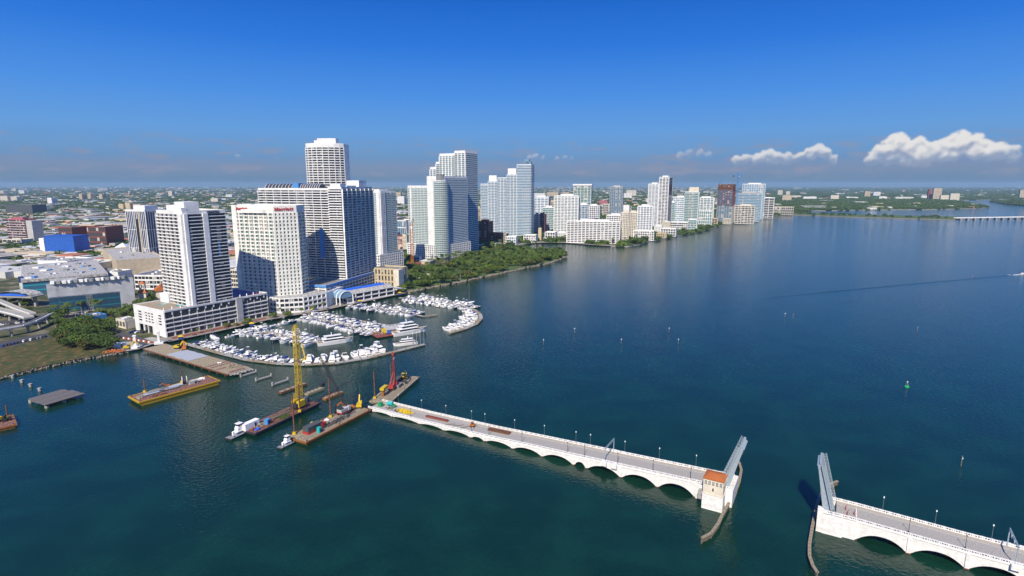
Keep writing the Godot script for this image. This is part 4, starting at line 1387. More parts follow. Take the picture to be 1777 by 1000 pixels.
func bridge_part(label: String, called: String, stops: Array, road: Array, walls: Array) -> Node3D:
	var t := thing(called, label, "bridge", g3(BRIDGE_O[0], BRIDGE_O[1]), BYAW)
	for i in stops.size() - 1:
		var s0: float = stops[i]
		var s1: float = stops[i + 1]
		obj("arch_span", arch_body(s0, s1, -BW, 0.0, s1 - s0 < 10), t)
		for z in [0.0, -BW]:
			obj("parapet", parapet_run(s0, s1, z + (-0.1 if z == 0.0 else 0.1)), t)
	for w in walls:
		for z in [0.0, -BW]:
			obj("parapet", parapet_run(w[0], w[1], z + (-0.1 if z == 0.0 else 0.1)), t)
	for s in stops:
		for z in [0.14, -BW - 0.14]:
			var b := MB.new().use(M.bridge_white)
			b.box(Vector3(s, (deck_at(s) - 0.3 - 0.6) / 2, z), Vector3(1.1, deck_at(s) - 0.3 + 0.6, 0.5))
			obj("pilaster", b.mesh(), t)
		var f := MB.new().use(M.rust)
		f.box(Vector3(s, 0.15, -BW / 2), Vector3(1.5, 0.5, BW + 0.9))
		obj("pier_footing", f.mesh(), t)
	obj("roadway", road_strip(road[0], road[1], -BW + 1.9, -1.9, 0.02, M.bridge_road), t)
	for z in [[-1.9, -0.3], [-BW + 0.3, -BW + 1.9]]:
		obj("sidewalk", road_strip(road[0], road[1], z[0], z[1], 0.16, M.sidewalk, 0.16), t)
	for z in [-2.4, -BW + 2.4]:
		obj("edge_line", road_strip(road[0], road[1], z - 0.06, z + 0.06, 0.026, M.line_paint), t)
	return t

func leaf(label: String, s: float, dir: float, ang: float, L: float) -> void:
	# built lying along +x from its hinge, deck up, then raised
	var t := thing("bascule_leaf", label, "bridge leaf", bridge_point(s, -BW / 2, deck_at(s) - 0.3), BYAW + (0.0 if dir > 0 else PI), "raised bridge leaves")
	var r := Node3D.new()
	var rot := Basis(Vector3(0, 0, 1), ang)
	var add := func(called: String, b: MB, where := Vector3.ZERO) -> void:
		var o := obj(called, b.mesh(), t)
		o.transform = Transform3D(rot, rot * where)
	r.free()
	var w := 9.4
	var d := MB.new().use(M.leaf_grate)
	d.box(Vector3(L / 2, 0.0, 0), Vector3(L, 0.18, w))
	add.call("deck_grating", d)
	for z in [-2.6, -0.9, 0.9, 2.6]:
		var st := MB.new().use(M.leaf_steel)
		st.box(Vector3(L / 2, -0.45, z), Vector3(L - 0.6, 0.7, 0.2))
		st.box(Vector3(L / 2, 0.12, z), Vector3(L, 0.1, 0.35))
		add.call("stringer", st)
	for z in [-w / 2 + 0.3, w / 2 - 0.3]:
		var gd := MB.new().use(M.leaf_steel)
		gd.hexa([Vector3(-3.0, -2.9, z - 0.2), Vector3(L * 0.98, -1.0, z - 0.2), Vector3(L * 0.98, -1.0, z + 0.2), Vector3(-3.0, -2.9, z + 0.2), Vector3(-3.0, 0.2, z - 0.2), Vector3(L, 0.2, z - 0.2), Vector3(L, 0.2, z + 0.2), Vector3(-3.0, 0.2, z + 0.2)])
		for k in 8:
			var x := L * (k + 0.5) / 8.0
			gd.box(Vector3(x, -0.7, z + signf(z) * 0.25), Vector3(0.16, 1.9 - 0.1 * k, 0.2))
		add.call("main_girder", gd)
		var wk := MB.new().use(M.leaf_steel)
		wk.box(Vector3(L / 2, 0.16, z + signf(z) * 0.55), Vector3(L, 0.14, 1.5))
		add.call("walkway", wk)
		var rl := MB.new().use(M.leaf_steel)
		var zz: float = z + signf(z) * 1.15
		for h in [0.3, 1.35]:
			rl.bar(Vector3(0, h, zz), Vector3(L, h, zz), 0.16)
		for k in 14:
			var x0 := L * k / 14.0
			var x1 := L * (k + 1) / 14.0
			rl.bar(Vector3(x0, 0.3, zz), Vector3(x1, 1.35, zz), 0.1)
			rl.bar(Vector3(x0, 1.35, zz), Vector3(x1, 0.3, zz), 0.1)
			rl.bar(Vector3(x0, 0.3, zz), Vector3(x0, 1.35, zz), 0.12)
		add.call("railing", rl)
	for k in 9:
		var fb := MB.new().use(M.leaf_steel)
		fb.box(Vector3(0.4 + (L - 0.8) * k / 8.0, -0.75, 0), Vector3(0.25, 1.1, w - 0.8))
		add.call("floor_beam", fb)
	for k in 5:
		var tt := MB.new().use(M.leaf_steel)
		tt.box(Vector3(L + 0.35, -0.1, -w / 2 + 0.9 + k * 1.9), Vector3(0.7, 0.5, 0.9))
		add.call("lock_tooth", tt)

func fender(label: String, pts: Array) -> void:
	var w := []
	for p in pts:
		w.append(g3(p[0], p[1], 2.0))
	var t := thing("timber_fender", label, "fender", Vector3(w[0].x, 0, w[0].z))
	var o := Vector3(w[0].x, 2.0, w[0].z)
	var cap := MB.new().use(M.timber_pale)
	var wale := MB.new().use(M.timber)
	for i in w.size() - 1:
		var a: Vector3 = w[i] - o
		var c: Vector3 = w[i + 1] - o
		cap.bar(a + Vector3(0, 2.0, 0), c + Vector3(0, 2.0, 0), 1.0, 0.3)
		for y in [0.5, 1.2]:
			wale.bar(a + Vector3(0, y, 0), c + Vector3(0, y, 0), 0.5, 0.3)
		var n := maxi(1, int(a.distance_to(c) / 2.0))
		for k in n:
			var p := a.lerp(c, float(k) / n)
			var pl := MB.new().use(M.timber)
			pl.tube(p + Vector3(0, -2, 0), p + Vector3(0, 2.3, 0), 0.28, 0.24, 7)
			obj("pile", pl.mesh(), t)
	obj("cap_walk", cap.mesh(), t)
	obj("wale", wale.mesh(), t)

func make_bridge() -> void:
	bridge_part("white arched road bridge ending at the barges, its road deck stripped of traffic", "arched_bridge", [0.0, 13.0, 31.4, 47.0, 62.8, 70.9, 86.2, 101.5, 116.8, 123.0, 138.3, 153.6, 168.6], [-3.5, 176.0], [[-3.5, 0.0], [168.6, 181.0]])
	bridge_part("white arched road bridge beyond the raised navigation span", "arched_bridge", [222.0, 237.3, 252.6, 267.9, 283.2, 298.5, 313.8, 329.1], [216.0, 329.0], [[210.5, 222.0]])
	# channel piers
	var t := thing("bascule_pier", "white concrete pier carrying the tiled bridge house", "bridge pier", g3(BRIDGE_O[0], BRIDGE_O[1]), BYAW)
	cube("pier_block", t, M.bridge_white, Vector3(170.4, deck_at(170) / 2 - 0.6, -BW / 2), Vector3(3.4, deck_at(170) + 0.4, BW + 1.4))
	cube("machinery_pit", t, M.bridge_white, Vector3(180.2, deck_at(180) / 2 - 0.5, -BW / 2 - 0.4), Vector3(4.0, deck_at(180) + 0.9, BW + 2.6))
	cube("pit_floor", t, M.concrete, Vector3(175.2, 0.8, -BW / 2), Vector3(6.0, 3.4, BW - 0.6))
	t = thing("bridge_house", "square bridge keeper's house with an orange tiled roof on a tall white base", "bridge house", bridge_point(176.0, 2.6), BYAW)
	cube("base", t, M.bridge_white, Vector3(0, 2.6, 0), Vector3(7.5, 7.0, 7.6))
	cube("string_course", t, M.cream, Vector3(0, 6.2, 0), Vector3(7.7, 0.3, 7.8))
	cube("upper_wall", t, M.cream, Vector3(0, 9.2, 0), Vector3(7.2, 5.8, 7.3))
	for k in 5:
		for f in [[0.0, 3.66], [PI / 2, 3.61]]:
			var w := MB.new().use(M.glass_smoked)
			w.box(Vector3(-2.7 + 1.35 * k, 10.7, f[1]), Vector3(0.72, 1.35, 0.12))
			var wo := obj("window", w.mesh(), t, Vector3.ZERO, f[0])
			var br := MB.new().use(M.white_clean)
			br.box(Vector3(-2.7 + 1.35 * k, 10.7, f[1] + 0.04), Vector3(0.1, 1.35, 0.14))
			br.box(Vector3(-2.7 + 1.35 * k, 10.7, f[1] + 0.04), Vector3(0.72, 0.1, 0.13))
			obj("glazing_bar", br.mesh(), wo)
	for k in 4:
		cube("pilaster", t, M.cream, Vector3(-3.3 + 2.2 * k, 7.8, 3.68), Vector3(0.5, 2.8, 0.25))
	cube("small_window", t, M.glass_smoked, Vector3(0, 8.2, 3.66), Vector3(0.5, 1.2, 0.1))
	var rf := MB.new().use(M.terracotta)
	rf.hexa([Vector3(-3.9, 12.1, 3.95), Vector3(3.9, 12.1, 3.95), Vector3(3.9, 12.1, -3.95), Vector3(-3.9, 12.1, -3.95), Vector3(-2.2, 13.0, 0.6), Vector3(2.2, 13.0, 0.6), Vector3(2.2, 13.0, -0.6), Vector3(-2.2, 13.0, -0.6)])
	var roof := obj("roof", rf.mesh(), t)
	for k in 15:
		var rd := MB.new().use(M.terracotta)
		var x := -3.5 + 0.5 * k
		rd.bar(Vector3(x, 12.2, 3.9), Vector3(x * 0.6, 13.05, 0.62), 0.2, 0.14)
		rd.bar(Vector3(x, 12.2, -3.9), Vector3(x * 0.6, 13.05, -0.62), 0.2, 0.14)
		obj("tile_ridge", rd.mesh(), roof)
	cube("side_stair", t, M.concrete, Vector3(-5.0, 3.2, -0.6), Vector3(1.8, 3.0, 3.0))
	t = thing("bascule_pier", "white concrete pier without a house across the channel", "bridge pier", g3(BRIDGE_O[0], BRIDGE_O[1]), BYAW)
	cube("pier_block", t, M.bridge_white, Vector3(220.2, deck_at(220) / 2 - 0.6, -BW / 2), Vector3(3.8, deck_at(220) + 0.4, BW + 1.2))
	cube("machinery_pit", t, M.bridge_white, Vector3(215.2, deck_at(215) / 2 - 0.5, 0.6), Vector3(6.2, deck_at(215) + 0.2, 1.8))
	cube("machinery_pit", t, M.bridge_white, Vector3(215.2, deck_at(215) / 2 - 0.5, -BW - 0.5), Vector3(6.2, deck_at(215) + 0.2, 1.8))
	cube("pier_end", t, M.bridge_white, Vector3(211.2, deck_at(211) / 2 + 0.1, -0.4), Vector3(1.8, deck_at(211) + 2.0, 3.4))
	cube("pit_floor", t, M.concrete, Vector3(215.0, 0.8, -BW / 2), Vector3(6.0, 3.4, BW - 0.8))
	leaf("steel bridge leaf raised beside the tiled bridge house", 177.6, 1.0, deg_to_rad(71), 18.8)
	leaf("steel bridge leaf raised from the pier without a house", 214.6, -1.0, deg_to_rad(75), 18.0)
	fender("curved timber fender wall round the bridge house pier", [[1218, 934], [1234.6, 925], [1247, 908], [1252.5, 895.5], [1264, 874.5], [1275.6, 853.5], [1283, 836.6], [1286.7, 815.6], [1283, 803], [1277.7, 795.7]])
	fender("curved timber fender wall along the pier without a house", [[1418.7, 994], [1410.7, 981.5], [1405, 965], [1405, 944.7], [1409.5, 917], [1414, 894], [1421, 866], [1430, 848], [1441, 840], [1454, 835]])
	# lamp posts and deck clutter
	for k in [[24.0, 0], [62.0, 0], [72.0, 0], [90.0, 0], [113.0, 0], [121.0, 0], [136.0, 0], [151.0, 0], [166.0, 0], [237.0, 1], [252.0, 1]]:
		var lp := thing("lamp_post", "slim dark lamp post on the %s bridge" % ("longer arched" if k[1] == 0 else "shorter arched"), "lamp post", bridge_point(k[0], -2.2, deck_at(k[0])), BYAW, "lamp posts along the bridge")
		var b := MB.new().use(M.steel_dark)
		b.tube(Vector3.ZERO, Vector3(0, 4.4, 0), 0.09, 0.07, 6)
		obj("post", b.mesh(), lp)
		cube("lantern", lp, M.steel_dark, Vector3(0, 4.6, 0), Vector3(0.3, 0.45, 0.3), 0.0, 0.7)
		cube("foot", lp, M.steel_dark, Vector3(0, 0.25, 0), Vector3(0.4, 0.5, 0.4))
	for k in [[8.0, 0], [24.0, 0], [40.0, 0], [56.0, 0], [64.0, 0], [81.0, 0], [97.0, 0], [113.0, 0], [120.0, 0], [136.0, 0], [151.0, 0], [166.0, 0], [230.0, 1], [245.0, 1], [260.0, 1]]:
		var lp := thing("globe_lamp_post", "thin pale lamp post with a white globe on the %s bridge" % ("longer arched" if k[1] == 0 else "shorter arched"), "lamp post", bridge_point(k[0], -BW + 0.1, deck_at(k[0]) + 1.1), BYAW, "globe lamps along the bridge")
		var b := MB.new().use(M.steel_grey)
		b.tube(Vector3.ZERO, Vector3(0, 4.6, 0), 0.05, 0.04, 6)
		obj("post", b.mesh(), lp)
		b = MB.new().use(M.white_clean)
		b.tube(Vector3(0, 4.5, 0), Vector3(0, 4.8, 0), 0.14, 0.24, 8)
		b.tube(Vector3(0, 4.8, 0), Vector3(0, 5.15, 0), 0.24, 0.1, 8)
		obj("globe", b.mesh(), lp)
	for k in [[131.0, "inclined steel traffic gantry before the tiled bridge house"], [264.0, "inclined steel traffic gantry with white signs beyond the channel"]]:
		var y := deck_at(k[0])
		var ga := thing("traffic_gantry", k[1], "gantry", bridge_point(k[0], 0, y), BYAW)
		for z in [-0.2, -BW + 0.2]:
			var b := MB.new().use(M.leaf_steel)
			b.tube(Vector3(0, 0, z), Vector3(0, 6.4, z), 0.2, 0.16, 7)
			obj("post", b.mesh(), ga)
			cube("pedestal", ga, M.bridge_white, Vector3(0.0, -0.2, z + signf(z + 4) * 0.9), Vector3(2.4, 1.8, 1.2))
			cube("pedestal", ga, M.bridge_white, Vector3(4.5, -0.2, z + signf(z + 4) * 0.9), Vector3(2.4, 1.8, 1.2))
		var bm := MB.new().use(M.leaf_steel)
		bm.bar(Vector3(0, 6.4, -0.2), Vector3(0, 6.4, -BW + 0.2), 0.22)
		bm.bar(Vector3(0, 5.6, -0.2), Vector3(0, 5.6, -BW + 0.2), 0.16)
		for j in 10:
			bm.bar(Vector3(0, 5.6 + 0.8 * (j % 2), -0.2 - j * 1.08), Vector3(0, 5.6 + 0.8 * ((j + 1) % 2), -0.2 - (j + 1) * 1.08), 0.1)
		obj("cross_beam", bm.mesh(), ga)
		for z in [-3.5, -7.0]:
			cube("sign_panel" if k[0] > 200 else "signal_head", ga, M.white_clean if k[0] > 200 else M.steel_dark, Vector3(-0.25, 5.7, z), Vector3(0.15, 1.0, 0.9 if k[0] > 200 else 0.4))
	for s in [[172.5, -3.5], [172.0, -5.6], [219.5, -3.0], [219.0, -6.6], [221.6, -4.4]]:
		var br := thing("road_barrier", "red and white lattice barrier closing the road at a raised leaf", "barrier", bridge_point(s[0], s[1], deck_at(s[0]) + 0.02), BYAW + 1.4, "red barriers at the raised leaves")
		for z in [-0.9, 0.9]:
			cube("upright", br, M.red, Vector3(z, 0.7, 0), Vector3(0.14, 1.4, 0.14))
		for y in [0.45, 0.85, 1.25]:
			cube("rail", br, M.red if y != 0.85 else M.white_clean, Vector3(0, y, 0.1), Vector3(2.0, 0.2, 0.08))
	# loads left on the deck
	heap("yellow_sling_pile", "heap of crumpled bright yellow slings on the bridge deck", "slings", bridge_point(17.5, -5.4, deck_at(17) + 0.05), M.yellow, 70, Vector3(5.5, 1.1, 2.0), 0.85, BYAW)
	heap("rubble_heap", "small dark heap of rubble beside the yellow slings", "rubble", bridge_point(12.5, -4.6, deck_at(12) + 0.05), M.steel_dark, 14, Vector3(1.5, 0.5, 1.2), 0.5, BYAW)
	for r in [["red_beam", "long dark red steel beam lying on the bridge deck", 38.0, -5.6, 14.0, M.brick, 2], ["girder_stack", "short stack of dark brown girders on the bridge deck", 74.5, -7.4, 12.0, M.rust, 3]]:
		var tt := thing(r[0], r[1], "steel beam", bridge_point(r[2], r[3], deck_at(r[2]) + 0.03), BYAW)
		var sl: float = (deck_at(r[2] + 5) - deck_at(r[2] - 5)) / 10.0
		for k in r[6]:
			var b := MB.new().use(r[5])
			var z: float = (k - 1) * 0.9
			for y in [0.06, 0.84]:
				b.bar(Vector3(-r[4] / 2, y - sl * r[4] / 2, z), Vector3(r[4] / 2, y + sl * r[4] / 2, z), 0.5, 0.12)
			b.bar(Vector3(-r[4] / 2, 0.45 - sl * r[4] / 2, z), Vector3(r[4] / 2, 0.45 + sl * r[4] / 2, z), 0.12, 0.7)
			obj("beam", b.mesh(), tt)
	var sk := thing("skid_loader", "small orange skid loader parked on the bridge deck", "loader", bridge_point(59.5, -6.6, deck_at(59.5)), BYAW + 0.5)
	cube("body", sk, M.orange, Vector3(0, 0.95, 0), Vector3(2.6, 1.0, 1.5), 0, 0.9)
	cube("cab", sk, M.steel_dark, Vector3(0.1, 1.85, 0), Vector3(1.2, 1.0, 1.3), 0, 0.85)
	cube("cab_roof", sk, M.orange, Vector3(0.1, 2.4, 0), Vector3(1.3, 0.12, 1.4))
	cube("bucket", sk, M.steel_grey, Vector3(2.0, 0.4, 0), Vector3(0.9, 0.7, 1.8), 0, 0.7)
	for x in [-0.7, 0.7]:
		for z in [-0.8, 0.8]:
			var b := MB.new().use(M.rubber)
			b.tube(Vector3(x, 0.45, z - 0.15), Vector3(x, 0.45, z + 0.15), 0.45, 0.45, 12)
			obj("wheel", b.mesh(), sk)
	for k in 3:
		var pl := solo("timber_pole", MB.new().use(M.timber).mesh(), "loose timber pole lying on the bridge deck near the orange loader", "pole", bridge_point(48.0 + k * 4.5, -3.4 - k * 0.5, deck_at(50 + k * 4) + 0.2), BYAW + 0.55 + 0.2 * k, "loose poles on the bridge deck")
		var b := MB.new().use(M.timber)
		b.tube(Vector3(-3.0, 0, 0), Vector3(3.0, 0.1, 0), 0.16, 0.13, 7)
		pl.mesh = b.mesh()

func heap(called: String, label: String, cat: String, at: Vector3, mat: Material, n: int, ext: Vector3, size: float, yaw := 0.0) -> void:
	var b := MB.new().use(mat)
	for k in n:
		var a := rng.randf() * TAU
		var r := sqrt(rng.randf())
		var c := Vector3(cos(a) * r * ext.x, (1.0 - r) * ext.y * rng.randf() + size * 0.25, sin(a) * r * ext.z)
		b.boxt(Transform3D(Basis.from_euler(Vector3(rng.randf() * 0.8, rng.randf() * TAU, rng.randf() * 0.8)), c), Vector3(rng.randf_range(0.6, 2.0), rng.randf_range(0.3, 0.8), rng.randf_range(0.4, 1.2)) * size)
	solo(called, b.mesh(), label, cat, at, yaw)

# ---------------------------------------------------------------- work barges, cranes, tugs
func frame_of(pts: Array, h: float) -> Array:      # barge frame: centre, yaw (x along), length, width from its four deck corners in pixels
	var w := []
	for p in pts:
		w.append(g(p[0], p[1], h))
	var c: Vector2 = (w[0] + w[1] + w[2] + w[3]) / 4
	var along: Vector2 = ((w[1] - w[0]) + (w[2] - w[3])) / 2
	var across: Vector2 = ((w[3] - w[0]) + (w[2] - w[1])) / 2
	var u := along.normalized()
	var wd := absf(across.dot(Vector2(-u.y, u.x)))
	return [c, atan2(u.y, u.x), along.length(), wd]

func make_barge(called: String, label: String, pts: Array, freeboard: float, hull: Material, deck: Material, rake := 1.5, plank_mat: Material = null) -> Array:
	var f := frame_of(pts, freeboard)
	var L: float = f[2]
	var W: float = f[3]
	var t := thing(called, label, "barge", v3(f[0]), f[1])
	var b := MB.new().use(hull)
	b.hexa([Vector3(-L / 2 + rake, -0.8, W / 2), Vector3(L / 2 - rake, -0.8, W / 2), Vector3(L / 2 - rake, -0.8, -W / 2), Vector3(-L / 2 + rake, -0.8, -W / 2), Vector3(-L / 2, freeboard - 0.12, W / 2), Vector3(L / 2, freeboard - 0.12, W / 2), Vector3(L / 2, freeboard - 0.12, -W / 2), Vector3(-L / 2, freeboard - 0.12, -W / 2)])
	obj("hull", b.mesh(), t)
	for z in [-W / 2, W / 2]:
		cube("rubbing_strake", t, hull, Vector3(0, freeboard - 0.3, z), Vector3(L + 0.2, 0.8, 0.6))
	for x in [-L / 2, L / 2]:
		cube("end_strake", t, hull, Vector3(x, freeboard - 0.302, 0), Vector3(0.6, 0.79, W + 0.64))
	cube("deck", t, deck, Vector3(0, freeboard - 0.06, 0), Vector3(L - 0.4, 0.12, W - 0.4))
	if plank_mat:
		var n := int(W / 0.95)
		for k in n:
			var z := -W / 2 + 0.6 + k * (W - 1.0) / n
			var pl := MB.new().use(plank_mat if rng.randf() < 0.6 else deck)
			var l := (L - 1.0) * rng.randf_range(0.8, 1.0)
			pl.box(Vector3((rng.randf() - 0.5) * (L - 1 - l), freeboard + 0.06, z), Vector3(l, 0.12 + rng.randf() * 0.1, (W - 1.0) / n * 0.8))
			obj("plank", pl.mesh(), t)
	for k in 6:
		var bo := MB.new().use(M.rust)
		var x := -L / 2 + 1.0 + (L - 2.0) * (k / 2) / 2.0
		var z := (W / 2 - 0.6) * (1 if k % 2 == 0 else -1)
		bo.tube(Vector3(x, freeboard, z), Vector3(x, freeboard + 0.7, z), 0.25, 0.3, 8)
		obj("bollard", bo.mesh(), t)
	return [t, f[0], f[1], L, W, freeboard]

func on(bg: Array, x: float, z: float, lift := 0.0) -> Vector3:      # a place on a barge deck, as shares of half its length and width (z towards the near side)
	return v3(bg[1], bg[5] + lift) + Basis(Vector3.UP, bg[2]) * Vector3(x * bg[3] / 2, 0, z * bg[4] / 2)

func container(label: String, at: Vector3, yaw: float, size: Vector3, mat: Material, base: Material = null) -> void:
	var t := thing("deck_container", label, "container", at, yaw)
	cube("body", t, mat, Vector3(0, size.y / 2, 0), size)
	for k in int(size.x / 0.8):
		cube("rib", t, mat, Vector3(-size.x / 2 + 0.4 + k * 0.8, size.y / 2, 0), Vector3(0.2, size.y - 0.3, size.z + 0.16))
	cube("roof", t, mat, Vector3(0, size.y + 0.06, 0), size * Vector3(1.02, 0, 1.04) + Vector3(0, 0.12, 0))
	if base:
		cube("skirt", t, base, Vector3(0, size.y * 0.17, 0), Vector3(size.x + 0.2, size.y * 0.34, size.z + 0.24))
	cube("door", t, M.steel_dark, Vector3(size.x * 0.2, size.y * 0.4, size.z / 2 + 0.1), Vector3(1.0, size.y * 0.75, 0.1))

func spud(at: Vector3, h: float, label: String) -> void:
	var t := thing("spud_pile", label, "pile", at, 0, "spud piles on the barges")
	var b := MB.new().use(M.rust)
	b.tube(Vector3(0, -3, 0), Vector3(0, h, 0), 0.38, 0.34, 9)
	obj("pile", b.mesh(), t)
	cube("guide_frame", t, M.yellow, Vector3(0, 0.6, 0), Vector3(1.5, 1.2, 1.5))

func tug(label: String, at: Vector3, yaw: float, k: float, house: Material) -> void:
	var t := thing("push_boat", label, "tugboat", at, yaw)
	t.scale = Vector3.ONE * k
	var b := MB.new().use(M.steel_dark)
	var out := [[-6.0, 2.1], [-5.6, 2.5], [3.0, 2.6], [5.2, 2.3], [6.0, 1.9]]
	var rows := []
	for y in [[-0.5, 0.9], [1.0, 1.0]]:
		var row := []
		for p in out:
			row.append(Vector3(p[0] * y[1], y[0], p[1] * y[1]))
		for i in range(out.size() - 1, -1, -1):
			row.append(Vector3(out[i][0] * y[1], y[0], -out[i][1] * y[1]))
		rows.append(row)
	b.rings(rows, true, false, true)
	obj("hull", b.mesh(), t)
	cube("deck", t, M.steel_grey, Vector3(0, 1.03, 0), Vector3(11.0, 0.06, 4.4))
	cube("deckhouse", t, house, Vector3(0.6, 1.9, 0), Vector3(5.4, 1.8, 3.2), 0, 0.97)
	cube("upper_cabin", t, house, Vector3(1.2, 3.7, 0), Vector3(3.2, 1.8, 2.6), 0, 0.96)
	cube("wheelhouse", t, house, Vector3(1.4, 5.5, 0), Vector3(2.6, 1.9, 2.4), 0, 0.95)
	cube("wheelhouse_glass", t, M.glass_smoked, Vector3(1.4, 5.75, 0), Vector3(2.66, 0.8, 2.46), 0, 0.97)
	cube("wheelhouse_roof", t, M.white_clean, Vector3(1.4, 6.5, 0), Vector3(3.0, 0.14, 2.8))
	for z in [-1.2, 1.2]:
		cube("push_knee", t, M.steel_dark, Vector3(6.2, 1.7, z), Vector3(0.5, 2.6, 0.7))
		cube("cabin_window", t, M.glass_smoked, Vector3(0.6, 2.1, z * 1.34), Vector3(3.4, 0.6, 0.1))
	var m := MB.new().use(M.steel_grey)
	m.tube(Vector3(1.2, 6.5, 0), Vector3(1.2, 9.0, 0), 0.1, 0.06, 6)
	m.bar(Vector3(1.2, 8.0, -0.8), Vector3(1.2, 8.0, 0.8), 0.08)
	obj("mast", m.mesh(), t)
	for z in [-1.4, 1.4]:
		var st := MB.new().use(M.steel_dark)
		st.tube(Vector3(-3.0, 1.0, z), Vector3(-3.0, 3.6, z), 0.28, 0.24, 8)
		obj("funnel", st.mesh(), t)

func make_barges() -> void:
	var A := make_barge("crane_barge", "brown steel barge carrying the tall yellow lattice crane", [[437.8, 754.5], [555, 699.5], [528.7, 693.4], [419.4, 744]], 1.9, M.steel_dark, M.deck_brown, 1.5, M.rust)
	var Bq := make_barge("work_barge", "rust-edged tan barge with a grey shed and a teal toilet cabin", [[528, 769.5], [641, 711.5], [612, 703], [500, 757]], 1.9, M.rust_orange, M.deck_tan, 1.2, M.timber_pale)
	var C := make_barge("drill_barge", "tan barge with the red drilling mast moored across the bridge end", [[674, 700.5], [727, 655], [697, 651.5], [644, 695]], 1.7, M.deck_tan, M.deck_tan, 0.8, M.timber_pale)
	var D := make_barge("yellow_barge", "yellow-sided barge loaded with grey steel sheets", [[242, 698.4], [381.6, 660], [360, 652.8], [222, 688]], 2.3, M.yellow_hull, M.deck_brown, 1.6)
	var E := make_barge("small_barge", "small rust-brown barge with black tyres cut by the edge of the view", [[-40, 752], [34, 735], [16, 721], [-60, 737]], 1.7, M.rust_orange, M.deck_brown, 1.0)
	# yellow crane
	var at := on(A, 0.52, 0.15)
	var t := thing("lattice_crane", "tall yellow lattice boom crane standing on the brown barge", "crane", at, A[2])
	for z in [-1.9, 1.9]:
		cube("crawler_track", t, M.steel_dark, Vector3(0, 0.6, z), Vector3(6.2, 1.2, 1.1))
		cube("machinery_house", t, M.yellow, Vector3(-0.4, 3.2, z * 0.95), Vector3(4.6, 3.2, 1.9), 0, 0.96)
	cube("turntable", t, M.steel_dark, Vector3(0, 1.5, 0), Vector3(3.4, 0.7, 3.4))
	cube("operator_cab", t, M.yellow, Vector3(1.6, 3.0, 1.9), Vector3(1.8, 2.4, 1.5), 0, 0.9)
	cube("cab_window", t, M.glass_smoked, Vector3(1.7, 3.4, 1.95), Vector3(1.84, 1.1, 1.54), 0, 0.95)
	cube("counterweight", t, M.steel_dark, Vector3(-3.4, 2.6, 0), Vector3(1.4, 2.2, 4.2))
	var hb: float = height_at(Vector2(at.x, -at.z - 3.0), 569) - at.y
	var up := Basis(Vector3.UP, -A[2])
	var foot := Vector3(0.6, 3.0, 0)
	var tip: Vector3 = up * Vector3(-0.3, 0, -3.0) + Vector3(0, hb, 0)
	lattice(t, "boom", foot.lerp(tip, 0.10), foot.lerp(tip, 0.94), 2.4, M.yellow, 20, 2.0)
	lattice(t, "boom_foot", foot, foot.lerp(tip, 0.10), 1.2, M.yellow, 3, 2.4)
	lattice(t, "boom_head", foot.lerp(tip, 0.94), tip, 2.0, M.yellow, 3, 0.9)
	var gl := lattice(t, "gantry", Vector3(-2.4, 4.6, 0), Vector3(-2.0, 9.0, 0), 1.2, M.yellow, 3)
	var ca := MB.new().use(M.steel_dark)
	for z in [-0.5, 0.5]:
		ca.bar(Vector3(-2.0, 9.0, z), foot.lerp(tip, 0.9) + Vector3(0, 0, z), 0.09)
	ca.bar(tip, tip + Vector3(2.2, 0, 0) - Vector3(0, hb - 6.0, 0), 0.08)
	obj("cable", ca.mesh(), t)
	cube("hook_block", t, M.yellow, tip + Vector3(2.2, 6.0 - hb, 0), Vector3(0.7, 1.4, 0.5))
	container("white site office container with black markings on the brown barge", on(A, -0.82, -0.35), A[2], Vector3(8.5, 3.2, 2.8), M.white_clean)
	heap("green_netting_heap", "tangled heap of dark green netting on the brown barge", "netting", on(A, -0.05, 0.55), M.leaf_b, 40, Vector3(3.2, 1.0, 1.5), 0.81, A[2])
	heap("scrap_heap", "mixed heap of scrap beside the white site office container", "scrap", on(A, -0.62, 0.0), M.timber_pale, 30, Vector3(2.8, 1.0, 2.0), 0.81, A[2])
	heap("blue_tarpaulin_heap", "crumpled blue tarpaulin at the end of the brown barge", "tarpaulin", on(A, -0.84, 0.55), M.canvas_bright, 10, Vector3(1.3, 0.6, 0.8), 0.94, A[2])
	heap("crate_heap", "pile of red and brown crates at the corner of the brown barge", "crates", on(A, -0.9, 0.2), M.brick, 12, Vector3(1.2, 0.8, 0.9), 0.94, A[2])
	for k in 2:
		container(["blue tool locker on the brown barge", "small grey tool locker at the far end of the brown barge"][k], on(A, [-0.52, 0.88][k], [0.4, -0.3][k]), A[2] + 0.2, Vector3(2.4, 2.6, 2.0), [M.trim_blue, M.steel_grey][k])
	spud(on(A, 0.35, 0.92), 15, "rusty spud pile between the brown and the tan barges")
	spud(on(Bq, -0.82, -0.85), 19, "rusty spud pile at the tug end of the tan barge")
	spud(on(Bq, 0.22, -0.75), 21, "rusty spud pile beside the black crane on the tan barge")
	tug("black and white tugboat with a tall wheelhouse pushing the brown barge", v3(g(412, 757)), A[2], 0.95, M.gelcoat)
	tug("small grey-decked tugboat with a white cabin pushing the tan barge", v3(g(496, 774)), Bq[2], 0.72, M.white_clean)
	# tan barge: shed, toilet, crawler crane with a dark boom
	container("grey shed with a red base on the tan barge", on(Bq, -0.52, -0.05), Bq[2], Vector3(9.0, 3.4, 3.6), M.container_grey, M.red)
	container("turquoise portable toilet cabin with a yellow roof on the tan barge", on(Bq, -0.52, 0.62), Bq[2], Vector3(1.6, 2.7, 1.6), M.teal_paint)
	container("small red and grey locker beside the grey shed on the tan barge", on(Bq, -0.28, 0.1), Bq[2], Vector3(2.6, 2.6, 2.4), M.red)
